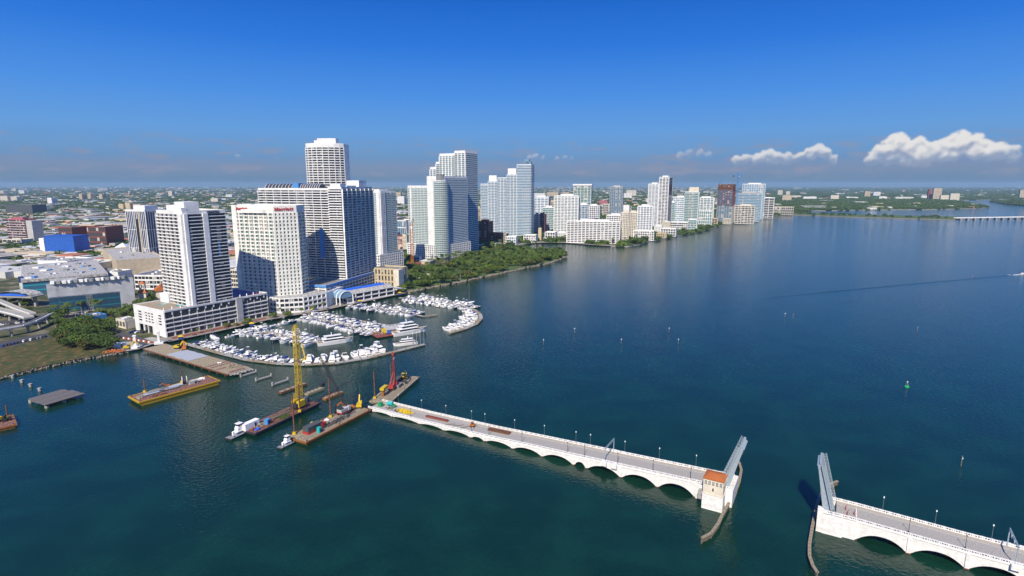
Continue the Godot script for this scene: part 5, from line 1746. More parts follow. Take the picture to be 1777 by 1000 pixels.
	var wn := thing("cable_winch", "yellow cable reel winch behind the grey shed", "winch", on(Bq, -0.4, -0.5), Bq[2])
	var rb := MB.new().use(M.yellow)
	rb.tube(Vector3(0, 1.6, -0.6), Vector3(0, 1.6, 0.6), 1.5, 1.5, 18)
	obj("reel", rb.mesh(), wn)
	cube("stand", wn, M.steel_dark, Vector3(0, 0.5, 0), Vector3(2.6, 1.0, 1.8))
	t = thing("crawler_crane", "grey and red crawler crane with a thin dark boom on the tan barge", "crane", on(Bq, 0.5, -0.25), Bq[2])
	for z in [-1.7, 1.7]:
		cube("crawler_track", t, M.steel_dark, Vector3(0, 0.6, z), Vector3(6.0, 1.2, 1.0))
	cube("body", t, M.grey_wall, Vector3(-0.3, 2.5, 0), Vector3(6.2, 2.2, 3.2))
	cube("red_band", t, M.red, Vector3(-0.3, 1.7, 0), Vector3(6.26, 0.6, 3.26))
	cube("operator_cab", t, M.grey_wall, Vector3(2.4, 3.0, 1.3), Vector3(1.6, 2.2, 1.2))
	cube("engine_cover", t, M.steel_dark, Vector3(-2.4, 4.0, 0), Vector3(2.0, 0.9, 2.6))
	var bt: Vector3 = Basis(Vector3.UP, -Bq[2]) * (g3(556, 620, 31) - on(Bq, 0.5, -0.25))
	lattice(t, "boom", Vector3(2.0, 3.0, 0), bt, 1.3, M.steel_dark, 22, 0.8)
	ca = MB.new().use(M.steel_dark)
	ca.bar(bt, Vector3(bt.x, 14.0, bt.z), 0.12)
	ca.bar(Vector3(bt.x, 12, bt.z), Vector3(bt.x, -1.4, bt.z), 0.08)
	ca.bar(Vector3(-2.4, 4.4, 0), bt, 0.12)
	obj("cable", ca.mesh(), t)
	cube("grab_bucket", t, M.steel_dark, Vector3(bt.x, 14.0, bt.z), Vector3(2.0, 1.6, 1.6), 0, 1.3)
	var ex := excavator("orange excavator at the bridge end of the tan barge", on(Bq, 0.72, -0.4), Bq[2] + 2.6, M.orange)
	excavator("yellow excavator at the very corner of the tan barge by the bridge", on(Bq, 0.98, -0.1), Bq[2] + 0.6, M.yellow)
	heap("steel_offcut_heap", "long low heap of steel offcuts along the tan barge", "steel offcuts", on(Bq, 0.12, 0.35), M.steel_dark, 40, Vector3(9, 0.5, 1.2), 1.22, Bq[2])
	heap("timber_offcut_heap", "grey heap of timber offcuts beside the black crane", "timber", on(Bq, 0.3, 0.1), M.timber_grey, 36, Vector3(6, 0.7, 1.6), 1.08, Bq[2])
	heap("rope_heap", "small white heap of rope and bags on the tan barge", "rope", on(Bq, 0.05, -0.55), M.white, 12, Vector3(1.4, 0.6, 0.9), 0.81, Bq[2])
	for k in 9:
		var pb := MB.new().use(M.timber if k % 2 else M.steel_dark)
		pb.tube(Vector3(-5, 0.3, 0), Vector3(5, 0.3, 0), 0.3, 0.3, 7)
		solo("steel_pipe", pb.mesh(), "long dark pipe lying along the tan barge deck", "pipe", on(Bq, -0.15 + 0.13 * (k % 6), 0.25 + 0.06 * (k % 4), 0.1 + 0.3 * (k / 6)), Bq[2] + 0.05 * (k % 3), "pipes on the tan barge")
		var pa := MB.new().use(M.timber)
		pa.tube(Vector3(-6, 0.3, 0), Vector3(6, 0.3, 0), 0.32, 0.32, 7)
		solo("timber_pile", pa.mesh(), "long brown timber pile lying along the brown barge deck", "pile", on(A, -0.25 + 0.11 * (k % 5), -0.35 + 0.16 * (k % 4), 0.1 + 0.3 * (k / 6)), A[2] + 0.04 * (k % 3), "timber piles on the brown barge")
	# drill barge
	t = thing("drilling_rig", "red drilling mast rig standing on the barge behind the bridge end", "drilling rig", on(C, -0.05, -0.2), C[2])
	for z in [-1.6, 1.6]:
		cube("crawler_track", t, M.steel_dark, Vector3(0, 0.6, z), Vector3(6.4, 1.2, 1.0))
	cube("body", t, M.crane_red, Vector3(-1.0, 2.2, 0), Vector3(5.0, 2.0, 3.0))
	cube("operator_cab", t, M.crane_red, Vector3(1.8, 2.6, 1.4), Vector3(1.6, 2.4, 1.2))
	var ht: float = height_at(Vector2(t.position.x, -t.position.z), 616) - C[5]
	lattice(t, "mast", Vector3(2.2, 0.5, 0), Vector3(1.6, ht, 0), 1.2, M.crane_red, 16, 0.8)
	for z in [-1.2, 1.2]:
		var st := MB.new().use(M.crane_red)
		st.tube(Vector3(-2.6, 2.5, z), Vector3(1.9, ht * 0.48, z * 0.3), 0.3, 0.2, 7)
		obj("back_stay", st.mesh(), t)
	var dr := MB.new().use(M.steel_dark)
	dr.tube(Vector3(3.2, -1, 0), Vector3(2.6, ht * 0.55, 0), 0.45, 0.45, 9)
	obj("drill_string", dr.mesh(), t)
	cube("mast_head", t, M.crane_red, Vector3(1.6, ht, 0), Vector3(1.6, 1.0, 1.4))
	cube("rotary_drive", t, M.white_clean, Vector3(2.6, ht * 0.86, 0), Vector3(0.9, 1.4, 0.9))
	container("long grey generator container on the drilling barge", on(C, 0.35, -0.5), C[2], Vector3(10, 3.0, 2.8), M.container_grey)
	container("low grey pump box on the drilling barge", on(C, 0.12, 0.12), C[2], Vector3(6.0, 1.8, 2.4), M.steel_grey)
	excavator("yellow long-reach excavator with a black arm at the far end of the drilling barge", on(C, 0.74, -0.25), C[2] + 3.6, M.yellow, M.steel_dark, 1.25)
	spud(on(C, 0.25, -0.9), 13, "thin rusty spud pile behind the generator container")
	spud(on(C, -0.8, -0.85), 16, "rusty spud pile at the bridge end of the drilling barge")
	var yb := thing("lift_platform", "yellow lift platform on a tan post at the bridge end", "lift", on(C, -0.62, -0.3), C[2])
	cube("post", yb, M.rust_orange, Vector3(0, 2.0, 0), Vector3(1.4, 4.0, 1.4))
	cube("platform", yb, M.yellow, Vector3(1.4, 4.6, 0), Vector3(6.0, 1.4, 2.4))
	var gp := thing("green_pump", "green pump unit with a pale tank standing on the bridge end", "pump", bridge_point(0.5, -5.0, deck_at(0)), BYAW)
	cube("body", gp, M.green_paint, Vector3(0, 1.1, 0), Vector3(2.6, 2.2, 2.0), 0, 0.85)
	rb = MB.new().use(M.teal_paint)
	rb.tube(Vector3(3.0, 1.6, -2.5), Vector3(6.0, 1.6, -3.0), 1.1, 1.1, 14)
	obj("tank", rb.mesh(), gp)
	cube("pipe_rack", gp, M.green_paint, Vector3(7.2, 0.8, -2.6), Vector3(2.6, 0.9, 1.2))
	heap("grey_pallet_heap", "grey heap of pallets and pipes on the bridge end", "pallets", bridge_point(7.0, -5.6, deck_at(7)), M.timber_grey, 24, Vector3(2.6, 0.5, 2.0), 0.6, BYAW)
	# yellow barge load
	for k in 7:
		var sh := solo("steel_sheet", cube_mesh(M.sheet_pale if k % 2 else M.steel_grey, Vector3(0, 0, 0), Vector3(9.5 + k % 3, 0.25, 3.4)), "long grey steel sheet stacked flat on the yellow barge", "steel sheet", on(D, -0.62 + 0.115 * k, -0.25 + 0.12 * sin(k * 2.0), 0.35 + 0.24 * (k % 3)), D[2] + 0.06 * sin(k * 3.0), "steel sheets on the yellow barge")
	var dm := thing("cable_drum", "large white-sided cable drum on the yellow barge", "cable drum", on(D, 0.28, -0.35), D[2] + 1.2)
	for z in [-1.2, 1.2]:
		rb = MB.new().use(M.white)
		rb.tube(Vector3(0, 2.5, z - 0.15), Vector3(0, 2.5, z + 0.15), 2.5, 2.5, 24)
		obj("flange", rb.mesh(), dm)
	rb = MB.new().use(M.steel_dark)
	rb.tube(Vector3(0, 2.5, -1.1), Vector3(0, 2.5, 1.1), 1.9, 1.9, 20)
	obj("cable_roll", rb.mesh(), dm)
	container("low grey steel box beside the cable drum on the yellow barge", on(D, 0.45, -0.05), D[2], Vector3(5.0, 1.8, 2.6), M.grey_wall)
	heap("white_bag_heap", "heap of white bags near the far corner of the yellow barge", "bags", on(D, 0.72, -0.5), M.white_clean, 20, Vector3(2.6, 0.7, 1.0), 0.94, D[2])
	heap("timber_stack", "stack of brown timbers at the near end of the yellow barge", "timber", on(D, -0.86, 0.0), M.timber_pale, 26, Vector3(2.2, 0.7, 2.4), 0.94, D[2])
	heap("rusty_chain_heap", "rusty heap of chain lying along the yellow barge", "chain", on(D, -0.5, 0.6), M.rust, 24, Vector3(4.0, 0.4, 0.8), 0.81, D[2])
	excavator("small orange compact loader on the yellow barge", on(D, -0.1, -0.8), D[2] + 3.0, M.orange, null, 0.55)
	spud(on(D, -0.62, -0.95), 8, "short rusty spud pile at the near end of the yellow barge")
	spud(on(D, 0.3, -0.95), 8, "short dark spud pile behind the cable drum")
	spud(on(E, 0.72, -0.5), 7, "short red spud pile on the small rust-brown barge")
	excavator("black and yellow excavator on the small rust-brown barge", on(E, 0.2, -0.3), E[2] + 2.0, M.yellow, M.steel_dark)
	for k in 5:
		var ty := MB.new().use(M.rubber)
		ty.tube(Vector3(0, 0, -0.4), Vector3(0, 0, 0.4), 1.0, 1.0, 14)
		solo("black_tyre", ty.mesh(), "big black tyre lying on the small rust-brown barge", "tyre", on(E, 0.42 + 0.09 * k, -0.2 + 0.3 * sin(k * 2.2), 1.0), 0.7 * k, "tyres on the small barge")
	# timber platform and loose pontoons
	var f := frame_of([[73, 705.6], [142.8, 684], [119, 673], [47.6, 692]], 2.2)
	t = thing("timber_platform", "weathered grey timber platform standing alone on piles", "platform", v3(f[0]), f[1])
	for k in 12:
		var z: float = -f[3] / 2 + f[3] * (k + 0.5) / 12.0
		var l: float = f[2] * (1.0 if k > 3 else 0.86) * rng.randf_range(0.95, 1.0)
		cube("plank", t, M.timber_grey, Vector3((f[2] - l) / 2 * -0.3, 2.1 + rng.randf() * 0.15, z), Vector3(l, 0.25, f[3] / 12.0 * 0.86))
	for k in 3:
		cube("cross_beam", t, M.timber, Vector3((k - 1) * f[2] * 0.42, 1.75, 0), Vector3(0.8, 0.5, f[3] * 0.96))
		for z in [-0.42, 0.42]:
			var b := MB.new().use(M.concrete)
			b.tube(Vector3((k - 1) * f[2] * 0.42, -2, z * f[3]), Vector3((k - 1) * f[2] * 0.42, 1.6, z * f[3]), 1.0, 1.0, 9)
			obj("pile", b.mesh(), t)
	for k in [["rusty_pontoon", "long rusty pontoon with a pointed end behind the yellow crane", [485, 681.5], [530, 665.5], M.rust], ["pale_pontoon", "pale-topped pontoon floating between two rusty ones", [531, 684.5], [560, 673.5], M.timber_pale], ["timber_pontoon", "boxy timber-decked pontoon beside the dark crane cable", [562, 692.5], [593, 680], M.rust_orange]]:
		var a := g(k[2][0], k[2][1], 0.8)
		var c := g(k[3][0], k[3][1], 0.8)
		var u := c - a
		t = thing(k[0], k[1], "pontoon", v3((a + c) / 2), atan2(u.y, u.x))
		cube("hull", t, k[4], Vector3(0, 0.3, 0), Vector3(u.length(), 1.6, 3.0), 0, 1.0)
		cube("deck", t, M.timber_pale, Vector3(0, 1.15, 0), Vector3(u.length() * 0.94, 0.12, 2.6))
		for j in 4:
			cube("frame", t, k[4], Vector3((j - 1.5) * u.length() * 0.22, 1.45, 0), Vector3(0.4, 0.5, 2.4))
	for k in [[[417, 652.5], [444.7, 644.5]], [[443.6, 659.5], [471, 651.5]], [[472, 667.5], [500, 658.2]]]:
		var a := g(k[0][0], k[0][1], 0.9)
		var c := g(k[1][0], k[1][1], 0.9)
		var u := c - a
		t = thing("pile_cap_beam", "bare concrete cap beam left standing in the water after demolition", "concrete beam", v3((a + c) / 2), atan2(u.y, u.x), "bare cap beams in the water")
		cube("beam", t, M.concrete, Vector3(0, 0.6, 0), Vector3(u.length(), 0.8, 1.2))
		for x in [-0.48, 0.0, 0.48]:
			var b := MB.new().use(M.concrete)
			b.tube(Vector3(x * u.length(), -2, 0), Vector3(x * u.length(), 2.2 if x != 0.0 else 1.1, 0), 0.6, 0.6, 8)
			obj("pile", b.mesh(), t)
	# work trestle on the stump of the old approach
	f = frame_of([[247, 606], [402, 650], [428, 637.5], [288, 596]], 2.4)
	t = thing("work_trestle", "long rust-edged work trestle reaching out from the seawall", "trestle", v3(f[0]), f[1])
	var TL: float = f[2]
	var TW: float = f[3]
	cube("deck", t, M.deck_tan, Vector3(0, 2.2, 0), Vector3(TL, 0.4, TW))
	for z in [-TW / 2, TW / 2]:
		cube("edge_beam", t, M.rust, Vector3(0, 1.9, z), Vector3(TL + 0.4, 0.9, 0.6))
	for k in 12:
		for z in [-0.46, 0.0, 0.46]:
			var b := MB.new().use(M.rust)
			b.tube(Vector3(-TL / 2 + TL * (k + 0.5) / 12.0, -2, z * TW), Vector3(-TL / 2 + TL * (k + 0.5) / 12.0, 1.8, z * TW), 0.4, 0.4, 7)
			obj("pile", b.mesh(), t)
	for k in 26:
		cube("plank", t, M.deck_tan if rng.randf() < 0.7 else M.deck_brown, Vector3(-TL * 0.06 + TL * 0.56 * k / 26.0, 2.46 + 0.05 * (k % 2), (rng.randf() - 0.5) * 1.5), Vector3(TL * 0.56 / 26.0 * 0.97, 0.16, TW * (0.95 if k < 22 else 0.7) * rng.randf_range(0.88, 1.0)))
	for k in 9:
		cube("finger_beam", t, M.concrete, Vector3(TL * 0.5 + 1.5, 1.9, -TW / 2 + TW * (k + 0.5) / 9.0), Vector3(6.0 - 2.0 * (k % 3), 0.6, 0.7))
	for k in 10:
		var sh := solo("pale_cover_sheet", cube_mesh(M.sheet_pale, Vector3.ZERO, Vector3(TL * 0.026, 0.3, TW * 0.88)), "pale blue-white cover sheet laid across the work trestle", "sheet", v3(f[0], 2.62) + Basis(Vector3.UP, f[1]) * Vector3(-TL * 0.20 + k * TL * 0.0265, 0, -0.4 + 0.3 * sin(k * 1.7)), f[1], "cover sheets on the work trestle")
	excavator("yellow excavator on the landward end of the work trestle", v3(f[0], 2.4) + Basis(Vector3.UP, f[1]) * Vector3(-TL * 0.30, 0, -TW * 0.38), f[1] + 0.5, M.yellow)
	excavator("orange excavator beside the yellow one on the work trestle", v3(f[0], 2.4) + Basis(Vector3.UP, f[1]) * Vector3(-TL * 0.23, 0, -TW * 0.42), f[1] + 2.6, M.orange)
	heap("lumber_heap", "heap of tan lumber at the outer end of the work trestle", "lumber", v3(f[0], 2.6) + Basis(Vector3.UP, f[1]) * Vector3(TL * 0.40, 0, -TW * 0.2), M.timber_pale, 50, Vector3(6, 1.2, 4), 0.9, f[1])
	heap("white_sack_heap", "small heap of white sacks on the brown trestle deck", "sacks", v3(f[0], 2.6) + Basis(Vector3.UP, f[1]) * Vector3(TL * 0.26, 0, -TW * 0.12), M.white_clean, 10, Vector3(1.4, 0.5, 0.8), 0.7, f[1])
	# float crane inside the marina
	var yc := thing("float_crane", "small yellow crane with a raised jib on the curved front pier", "crane", v3(g(531, 628), 1.0), 0.2)
	cube("base", yc, M.yellow, Vector3(0, 0.6, 0), Vector3(4.0, 1.2, 3.0))
	cube("operator_cab", yc, M.yellow, Vector3(0.6, 1.9, 0), Vector3(1.8, 1.6, 1.8))
	var jb := MB.new().use(M.yellow)
	jb.bar(Vector3(-0.5, 1.6, 0), Vector3(-2.2, 12, -1), 0.8)
	obj("jib", jb.mesh(), yc)

func cube_mesh(mat: Material, c: Vector3, s: Vector3) -> ArrayMesh:
	var b := MB.new().use(mat)
	b.box(c, s)
	return b.mesh()

func excavator(label: String, at: Vector3, yaw: float, mat: Material, arm: Material = null, k := 1.0) -> Node3D:
	arm = arm if arm else mat
	var t := thing("excavator", label, "excavator", at, yaw)
	t.scale = Vector3.ONE * k
	for z in [-1.2, 1.2]:
		cube("crawler_track", t, M.steel_dark, Vector3(0, 0.5, z), Vector3(4.2, 1.0, 0.8), 0, 0.95)
	cube("body", t, mat, Vector3(-0.6, 1.8, 0), Vector3(3.6, 1.5, 2.8), 0, 0.94)
	cube("operator_cab", t, mat, Vector3(1.0, 2.5, 0.8), Vector3(1.5, 1.9, 1.1), 0, 0.88)
	cube("cab_glass", t, M.glass_smoked, Vector3(1.05, 2.8, 0.8), Vector3(1.5, 0.9, 1.14), 0, 0.9)
	var b := MB.new().use(arm)
	b.bar(Vector3(1.2, 1.8, -0.3), Vector3(4.2, 5.6, -0.3), 0.6, 0.9)
	obj("boom", b.mesh(), t)
	b = MB.new().use(arm)
	b.bar(Vector3(4.0, 5.7, -0.3), Vector3(7.2, 3.6, -0.3), 0.45, 0.6)
	obj("stick", b.mesh(), t)
	b = MB.new().use(M.steel_dark)
	b.bar(Vector3(7.2, 3.8, -0.3), Vector3(7.0, 0.8, -0.3), 0.3)
	b.box(Vector3(7.0, 0.6, -0.3), Vector3(1.1, 1.0, 1.2), 0, 1.2)
	obj("bucket", b.mesh(), t)
	return t

# ---------------------------------------------------------------- boats and the marina
var boats := {}

func hull_mesh(L: float, B: float, fb: float, mat: Material, deck: Material) -> ArrayMesh:     # bow towards +x
	var b := MB.new().use(mat)
	var st := [[-0.5, 0.86, 0.0], [-0.25, 1.0, 0.0], [0.05, 1.0, 0.02], [0.25, 0.82, 0.08], [0.4, 0.48, 0.16], [0.5, 0.03, 0.26]]
	var rows := []
	for s in st:
		var hb: float = B / 2 * s[1]
		var top: float = fb * (1.0 + s[2] * 1.6)
		var wl: float = hb * (0.78 if s[0] < 0.3 else 0.35)
		var x: float = s[0] * L
		var xw: float = x if s[0] < 0.45 else x - L * 0.05
		rows.append([Vector3(x, top, hb), Vector3(xw, -0.3, wl), Vector3(xw, -0.3, -wl), Vector3(x, top, -hb)])
	for i in rows.size() - 1:
		for k in 3:
			b.quad(rows[i][k + 1], rows[i][k], rows[i + 1][k], rows[i + 1][k + 1])
	b.quad(rows[0][0], rows[0][1], rows[0][2], rows[0][3])
	b.use(deck)
	for i in rows.size() - 1:
		b.quad(rows[i][0] - Vector3(0, 0.12, 0), rows[i][3] - Vector3(0, 0.12, 0), rows[i + 1][3] - Vector3(0, 0.12, 0), rows[i + 1][0] - Vector3(0, 0.12, 0))
	return b.mesh()

func house(t: Node3D, called: String, mat: Material, x0: float, x1: float, w: float, y0: float, y1: float, rake := 0.6, tuck := 0.86) -> void:
	var b := MB.new().use(mat)
	var r := (y1 - y0) * rake
	b.hexa([Vector3(x0, y0, w / 2), Vector3(x1, y0, w / 2 * 0.8), Vector3(x1, y0, -w / 2 * 0.8), Vector3(x0, y0, -w / 2), Vector3(x0 + r * 0.2, y1, w / 2 * tuck), Vector3(x1 - r * 1.4, y1, w / 2 * tuck * 0.85), Vector3(x1 - r * 1.4, y1, -w / 2 * tuck * 0.85), Vector3(x0 + r * 0.2, y1, -w / 2 * tuck)])
	obj(called, b.mesh(), t)

func proto(kind: String, cat: String) -> Node3D:
	var t := Node3D.new()
	t.set_meta("base_name", kind)
	t.set_meta("category", cat)
	t.set_meta("kind", "thing")
	boats[kind] = t
	return t

func make_boat_kinds() -> void:
	var W: Material = M.gelcoat
	# flybridge yacht, 16 m
	var t := proto("flybridge_yacht", "boat")
	obj("hull", hull_mesh(16, 4.8, 1.9, W, M.white_clean), t)
	house(t, "saloon", W, -4.6, 3.6, 3.9, 1.7, 3.5)
	house(t, "saloon_windows", M.glass_smoked, -4.2, 3.3, 4.0, 2.3, 3.05, 0.6, 0.93)
	house(t, "flybridge", W, -4.2, 1.2, 3.4, 3.5, 4.3, 0.5)
	house(t, "windscreen", M.glass_smoked, -0.2, 0.9, 2.8, 4.1, 4.7, 0.8)
	cube("hard_top", t, W, Vector3(-2.4, 5.7, 0), Vector3(3.2, 0.16, 2.8))
	for x in [-3.7, -1.2]:
		for z in [-1.2, 1.2]:
			cube("top_post", t, W, Vector3(x, 5.0, z), Vector3(0.14, 1.4, 0.14))
	cube("cockpit_floor", t, M.timber_pale, Vector3(-6.4, 1.82, 0), Vector3(2.6, 0.06, 3.4))
	cube("swim_platform", t, M.timber_pale, Vector3(-8.5, 0.5, 0), Vector3(1.2, 0.14, 3.6))
	# open cruiser, 12 m
	t = proto("sport_cruiser", "boat")
	obj("hull", hull_mesh(12, 3.7, 1.45, W, M.white_clean), t)
	house(t, "cuddy_cabin", W, -0.8, 4.0, 2.9, 1.3, 2.2)
	house(t, "windscreen", M.glass_smoked, -1.6, 0.5, 2.7, 2.0, 2.75, 0.9)
	cube("radar_arch", t, W, Vector3(-2.6, 3.1, 0), Vector3(0.6, 0.2, 2.9))
	for z in [-1.4, 1.4]:
		cube("arch_leg", t, W, Vector3(-2.6, 2.2, z), Vector3(0.6, 1.8, 0.14), 0, 0.8)
	cube("cockpit_seat", t, M.timber_pale, Vector3(-4.2, 1.55, 0), Vector3(1.6, 0.5, 2.6))
	cube("helm_seat", t, M.canvas_blue, Vector3(-2.0, 1.7, 0.5), Vector3(0.7, 0.9, 1.0))
	# the same size with a blue canvas
	t = proto("canvas_cruiser", "boat")
	obj("hull", hull_mesh(11, 3.5, 1.4, W, M.white_clean), t)
	house(t, "cuddy_cabin", W, -0.6, 3.6, 2.8, 1.25, 2.1)
	house(t, "windscreen", M.glass_smoked, -1.4, 0.4, 2.6, 1.95, 2.6, 0.9)
	house(t, "canvas_top", M.canvas_blue, -4.6, -0.6, 2.9, 1.9, 3.0, 0.4, 0.8)
	cube("transom", t, W, Vector3(-5.3, 1.2, 0), Vector3(0.3, 1.0, 2.9))
	# sport fisher, 14 m, with a tower
	t = proto("sport_fisher", "boat")
	obj("hull", hull_mesh(14, 4.5, 1.8, W, M.white_clean), t)
	house(t, "cabin", W, -2.2, 3.4, 3.7, 1.6, 3.4)
	house(t, "cabin_windows", M.glass_smoked, -1.9, 3.1, 3.8, 2.2, 2.95, 0.6, 0.93)
	house(t, "flybridge", W, -2.0, 1.0, 3.0, 3.4, 4.2)
	cube("tower_top", t, W, Vector3(-0.8, 7.4, 0), Vector3(1.8, 0.14, 1.8))
	for x in [-1.7, 0.2]:
		for z in [-1, 1]:
			var b := MB.new().use(M.steel_grey)
			b.tube(Vector3(x, 4.0, z * 1.3), Vector3(-0.8 + (x + 0.75) * 0.6, 7.4, z * 0.8), 0.07, 0.06, 5)
			obj("tower_leg", b.mesh(), t)
	for z in [-1, 1]:
		var b := MB.new().use(M.steel_grey)
		b.tube(Vector3(-1.0, 3.2, z * 1.8), Vector3(-3.5, 10.5, z * 3.0), 0.06, 0.03, 5)
		obj("outrigger", b.mesh(), t)
	cube("cockpit_floor", t, M.timber_pale, Vector3(-5.0, 1.72, 0), Vector3(3.2, 0.06, 3.2))
	# sailing yacht, 13 m
	t = proto("sailing_yacht", "sailboat")
	obj("hull", hull_mesh(13, 3.7, 1.3, W, M.white_clean), t)
	house(t, "coachroof", W, -1.5, 3.2, 2.2, 1.2, 1.8)
	house(t, "sail_cover", M.canvas_blue, -4.2, 1.0, 0.5, 3.0, 3.5, 0.1, 0.8)
	var mb := MB.new().use(M.steel_grey)
	mb.tube(Vector3(1.2, 1.2, 0), Vector3(1.2, 17.5, 0), 0.13, 0.09, 7)
	mb.bar(Vector3(1.2, 9.5, -0.9), Vector3(1.2, 9.5, 0.9), 0.08)
	obj("mast", mb.mesh(), t)
	mb = MB.new().use(M.steel_grey)
	mb.tube(Vector3(1.2, 2.9, 0), Vector3(-4.6, 2.9, 0), 0.1, 0.08, 6)
	obj("boom", mb.mesh(), t)
	mb = MB.new().use(M.steel_grey)
	mb.bar(Vector3(1.2, 17.3, 0), Vector3(6.3, 1.7, 0), 0.05)
	mb.bar(Vector3(1.2, 17.3, 0), Vector3(-6.3, 1.5, 0), 0.05)
	obj("stay", mb.mesh(), t)
	# small open boat, 8 m
	t = proto("centre_console_boat", "boat")
	obj("hull", hull_mesh(8, 2.6, 1.0, W, M.white_clean), t)
	cube("console", t, W, Vector3(-0.3, 1.4, 0), Vector3(1.0, 1.0, 0.9), 0, 0.85)
	cube("sun_top", t, M.canvas_blue, Vector3(-0.5, 2.9, 0), Vector3(2.2, 0.12, 1.9))
	for z in [-0.7, 0.7]:
		cube("top_post", t, M.steel_grey, Vector3(-0.5, 2.2, z), Vector3(0.1, 1.4, 0.1))
		cube("outboard_motor", t, M.steel_dark, Vector3(-4.2, 0.8, z * 0.6), Vector3(0.6, 1.1, 0.4))
	# dark-hulled cruiser
	t = proto("navy_cruiser", "boat")
	obj("hull", hull_mesh(13, 4.0, 1.6, M.navy_hull, M.white_clean), t)
	house(t, "cabin", W, -2.4, 3.4, 3.2, 1.45, 2.9)
	house(t, "cabin_windows", M.glass_smoked, -2.1, 3.2, 3.3, 1.95, 2.5, 0.6, 0.93)
	cube("radar_arch", t, W, Vector3(-2.8, 3.7, 0), Vector3(0.7, 0.2, 2.9))
	cube("cockpit_seat", t, M.white_clean, Vector3(-4.8, 1.7, 0), Vector3(1.6, 0.5, 2.8))

func big_yacht(called: String, label: String, at: Vector3, yaw: float, L: float, decks: int) -> void:
	var t := thing(called, label, "yacht", at, yaw)
	obj("hull", hull_mesh(L, L * 0.22, L * 0.1, M.gelcoat, M.timber_pale), t)
	var y := L * 0.095
	for k in decks:
		var h := L * 0.075
		var s := 1.0 - 0.2 * k
		house(t, "deckhouse", M.gelcoat, -L * 0.36 * s, L * 0.24 * s, L * 0.185 * (1.0 - 0.08 * k), y, y + h)
		house(t, "deck_windows", M.glass_smoked, -L * 0.34 * s, L * 0.232 * s, L * 0.188 * (1.0 - 0.08 * k), y + h * 0.35, y + h * 0.75, 0.6, 0.94)
		cube("deck_overhang", t, M.gelcoat, Vector3(-L * 0.09, y + h, 0), Vector3(L * 0.6 * s, 0.16, L * 0.19 * (1.0 - 0.08 * k)))
		y += h + 0.1
	var m := MB.new().use(M.gelcoat)
	m.bar(Vector3(-L * 0.1, y, 0), Vector3(-L * 0.12, y + L * 0.09, 0), 0.5)
	m.bar(Vector3(-L * 0.12, y + L * 0.06, -1.2), Vector3(-L * 0.12, y + L * 0.06, 1.2), 0.2)
	obj("radar_mast", m.mesh(), t)

func pier(label: String, pts: Array, w: float, h := 1.1) -> Array:
	var p := px_list(pts, h)
	var o: Vector2 = p[0]
	var t := thing("marina_pier", label, "pier", v3(o))
	for i in p.size() - 1:
		var b := MB.new().use(M.timber_pale if i % 2 else M.concrete)
		b.bar(v3(p[i] - o, h - 0.2), v3(p[i + 1] - o, h - 0.2), w, 0.4)
		obj("deck_section", b.mesh(), t)
		var L: float = p[i].distance_to(p[i + 1])
		var u: Vector2 = (p[i + 1] - p[i]).normalized()
		var n := maxi(1, int(L / 9.0))
		for k in n:
			for s in [-1, 1]:
				var c: Vector2 = p[i] + u * L * (k + 0.5) / n + Vector2(-u.y, u.x) * s * w * 0.5 - o
				var pl := MB.new().use(M.timber)
				pl.tube(v3(c, -2), v3(c, h + 1.2), 0.22, 0.2, 6)
				obj("pile", pl.mesh(), t)
	return p

func moor(path: Array, side: float, off: float, gap: float, kinds: Array, where: String, k0 := 0.02, k1 := 0.98, skew := 0.0, big := 1.0, bow_in := 0.25) -> void:
	var total := 0.0
	for i in path.size() - 1:
		total += path[i].distance_to(path[i + 1])
	var s := total * k0
	while s < total * k1:
		var rest := s
		var i := 0
		while i < path.size() - 2 and rest > path[i].distance_to(path[i + 1]):
			rest -= path[i].distance_to(path[i + 1])
			i += 1
		var u: Vector2 = (path[i + 1] - path[i]).normalized()
		var n := Vector2(-u.y, u.x) * side
		var kind: String = kinds[rng.randi() % kinds.size()]
		var len: float = {"flybridge_yacht": 16.0, "sport_cruiser": 12.0, "canvas_cruiser": 11.0, "sport_fisher": 14.0, "sailing_yacht": 13.0, "centre_console_boat": 8.0, "navy_cruiser": 13.0}[kind]
		var k := rng.randf_range(0.70, 0.95) * big
		var c: Vector2 = path[i] + u * rest + n * (off + len * k / 2)
		var d := n.rotated(skew + rng.randf_range(-0.05, 0.05))
		if rng.randf() < bow_in:
			d = -d
		var say: String = {"flybridge_yacht": "white flybridge yacht with a hard top", "sport_cruiser": "low white open cruiser with a radar arch", "canvas_cruiser": "white cruiser under a dark blue canvas", "sport_fisher": "white sport-fishing boat with a lookout tower", "sailing_yacht": "white sailing yacht with a bare mast", "centre_console_boat": "small white open boat with a sun top", "navy_cruiser": "navy-hulled cruiser with a white cabin"}[kind]
		copy(boats[kind], v3(c), atan2(d.y, d.x), "%s moored %s" % [say, where], "%ss moored %s" % [kind.replace("_", " "), where], k)
		s += gap * rng.randf_range(0.9, 1.15) * big
	return

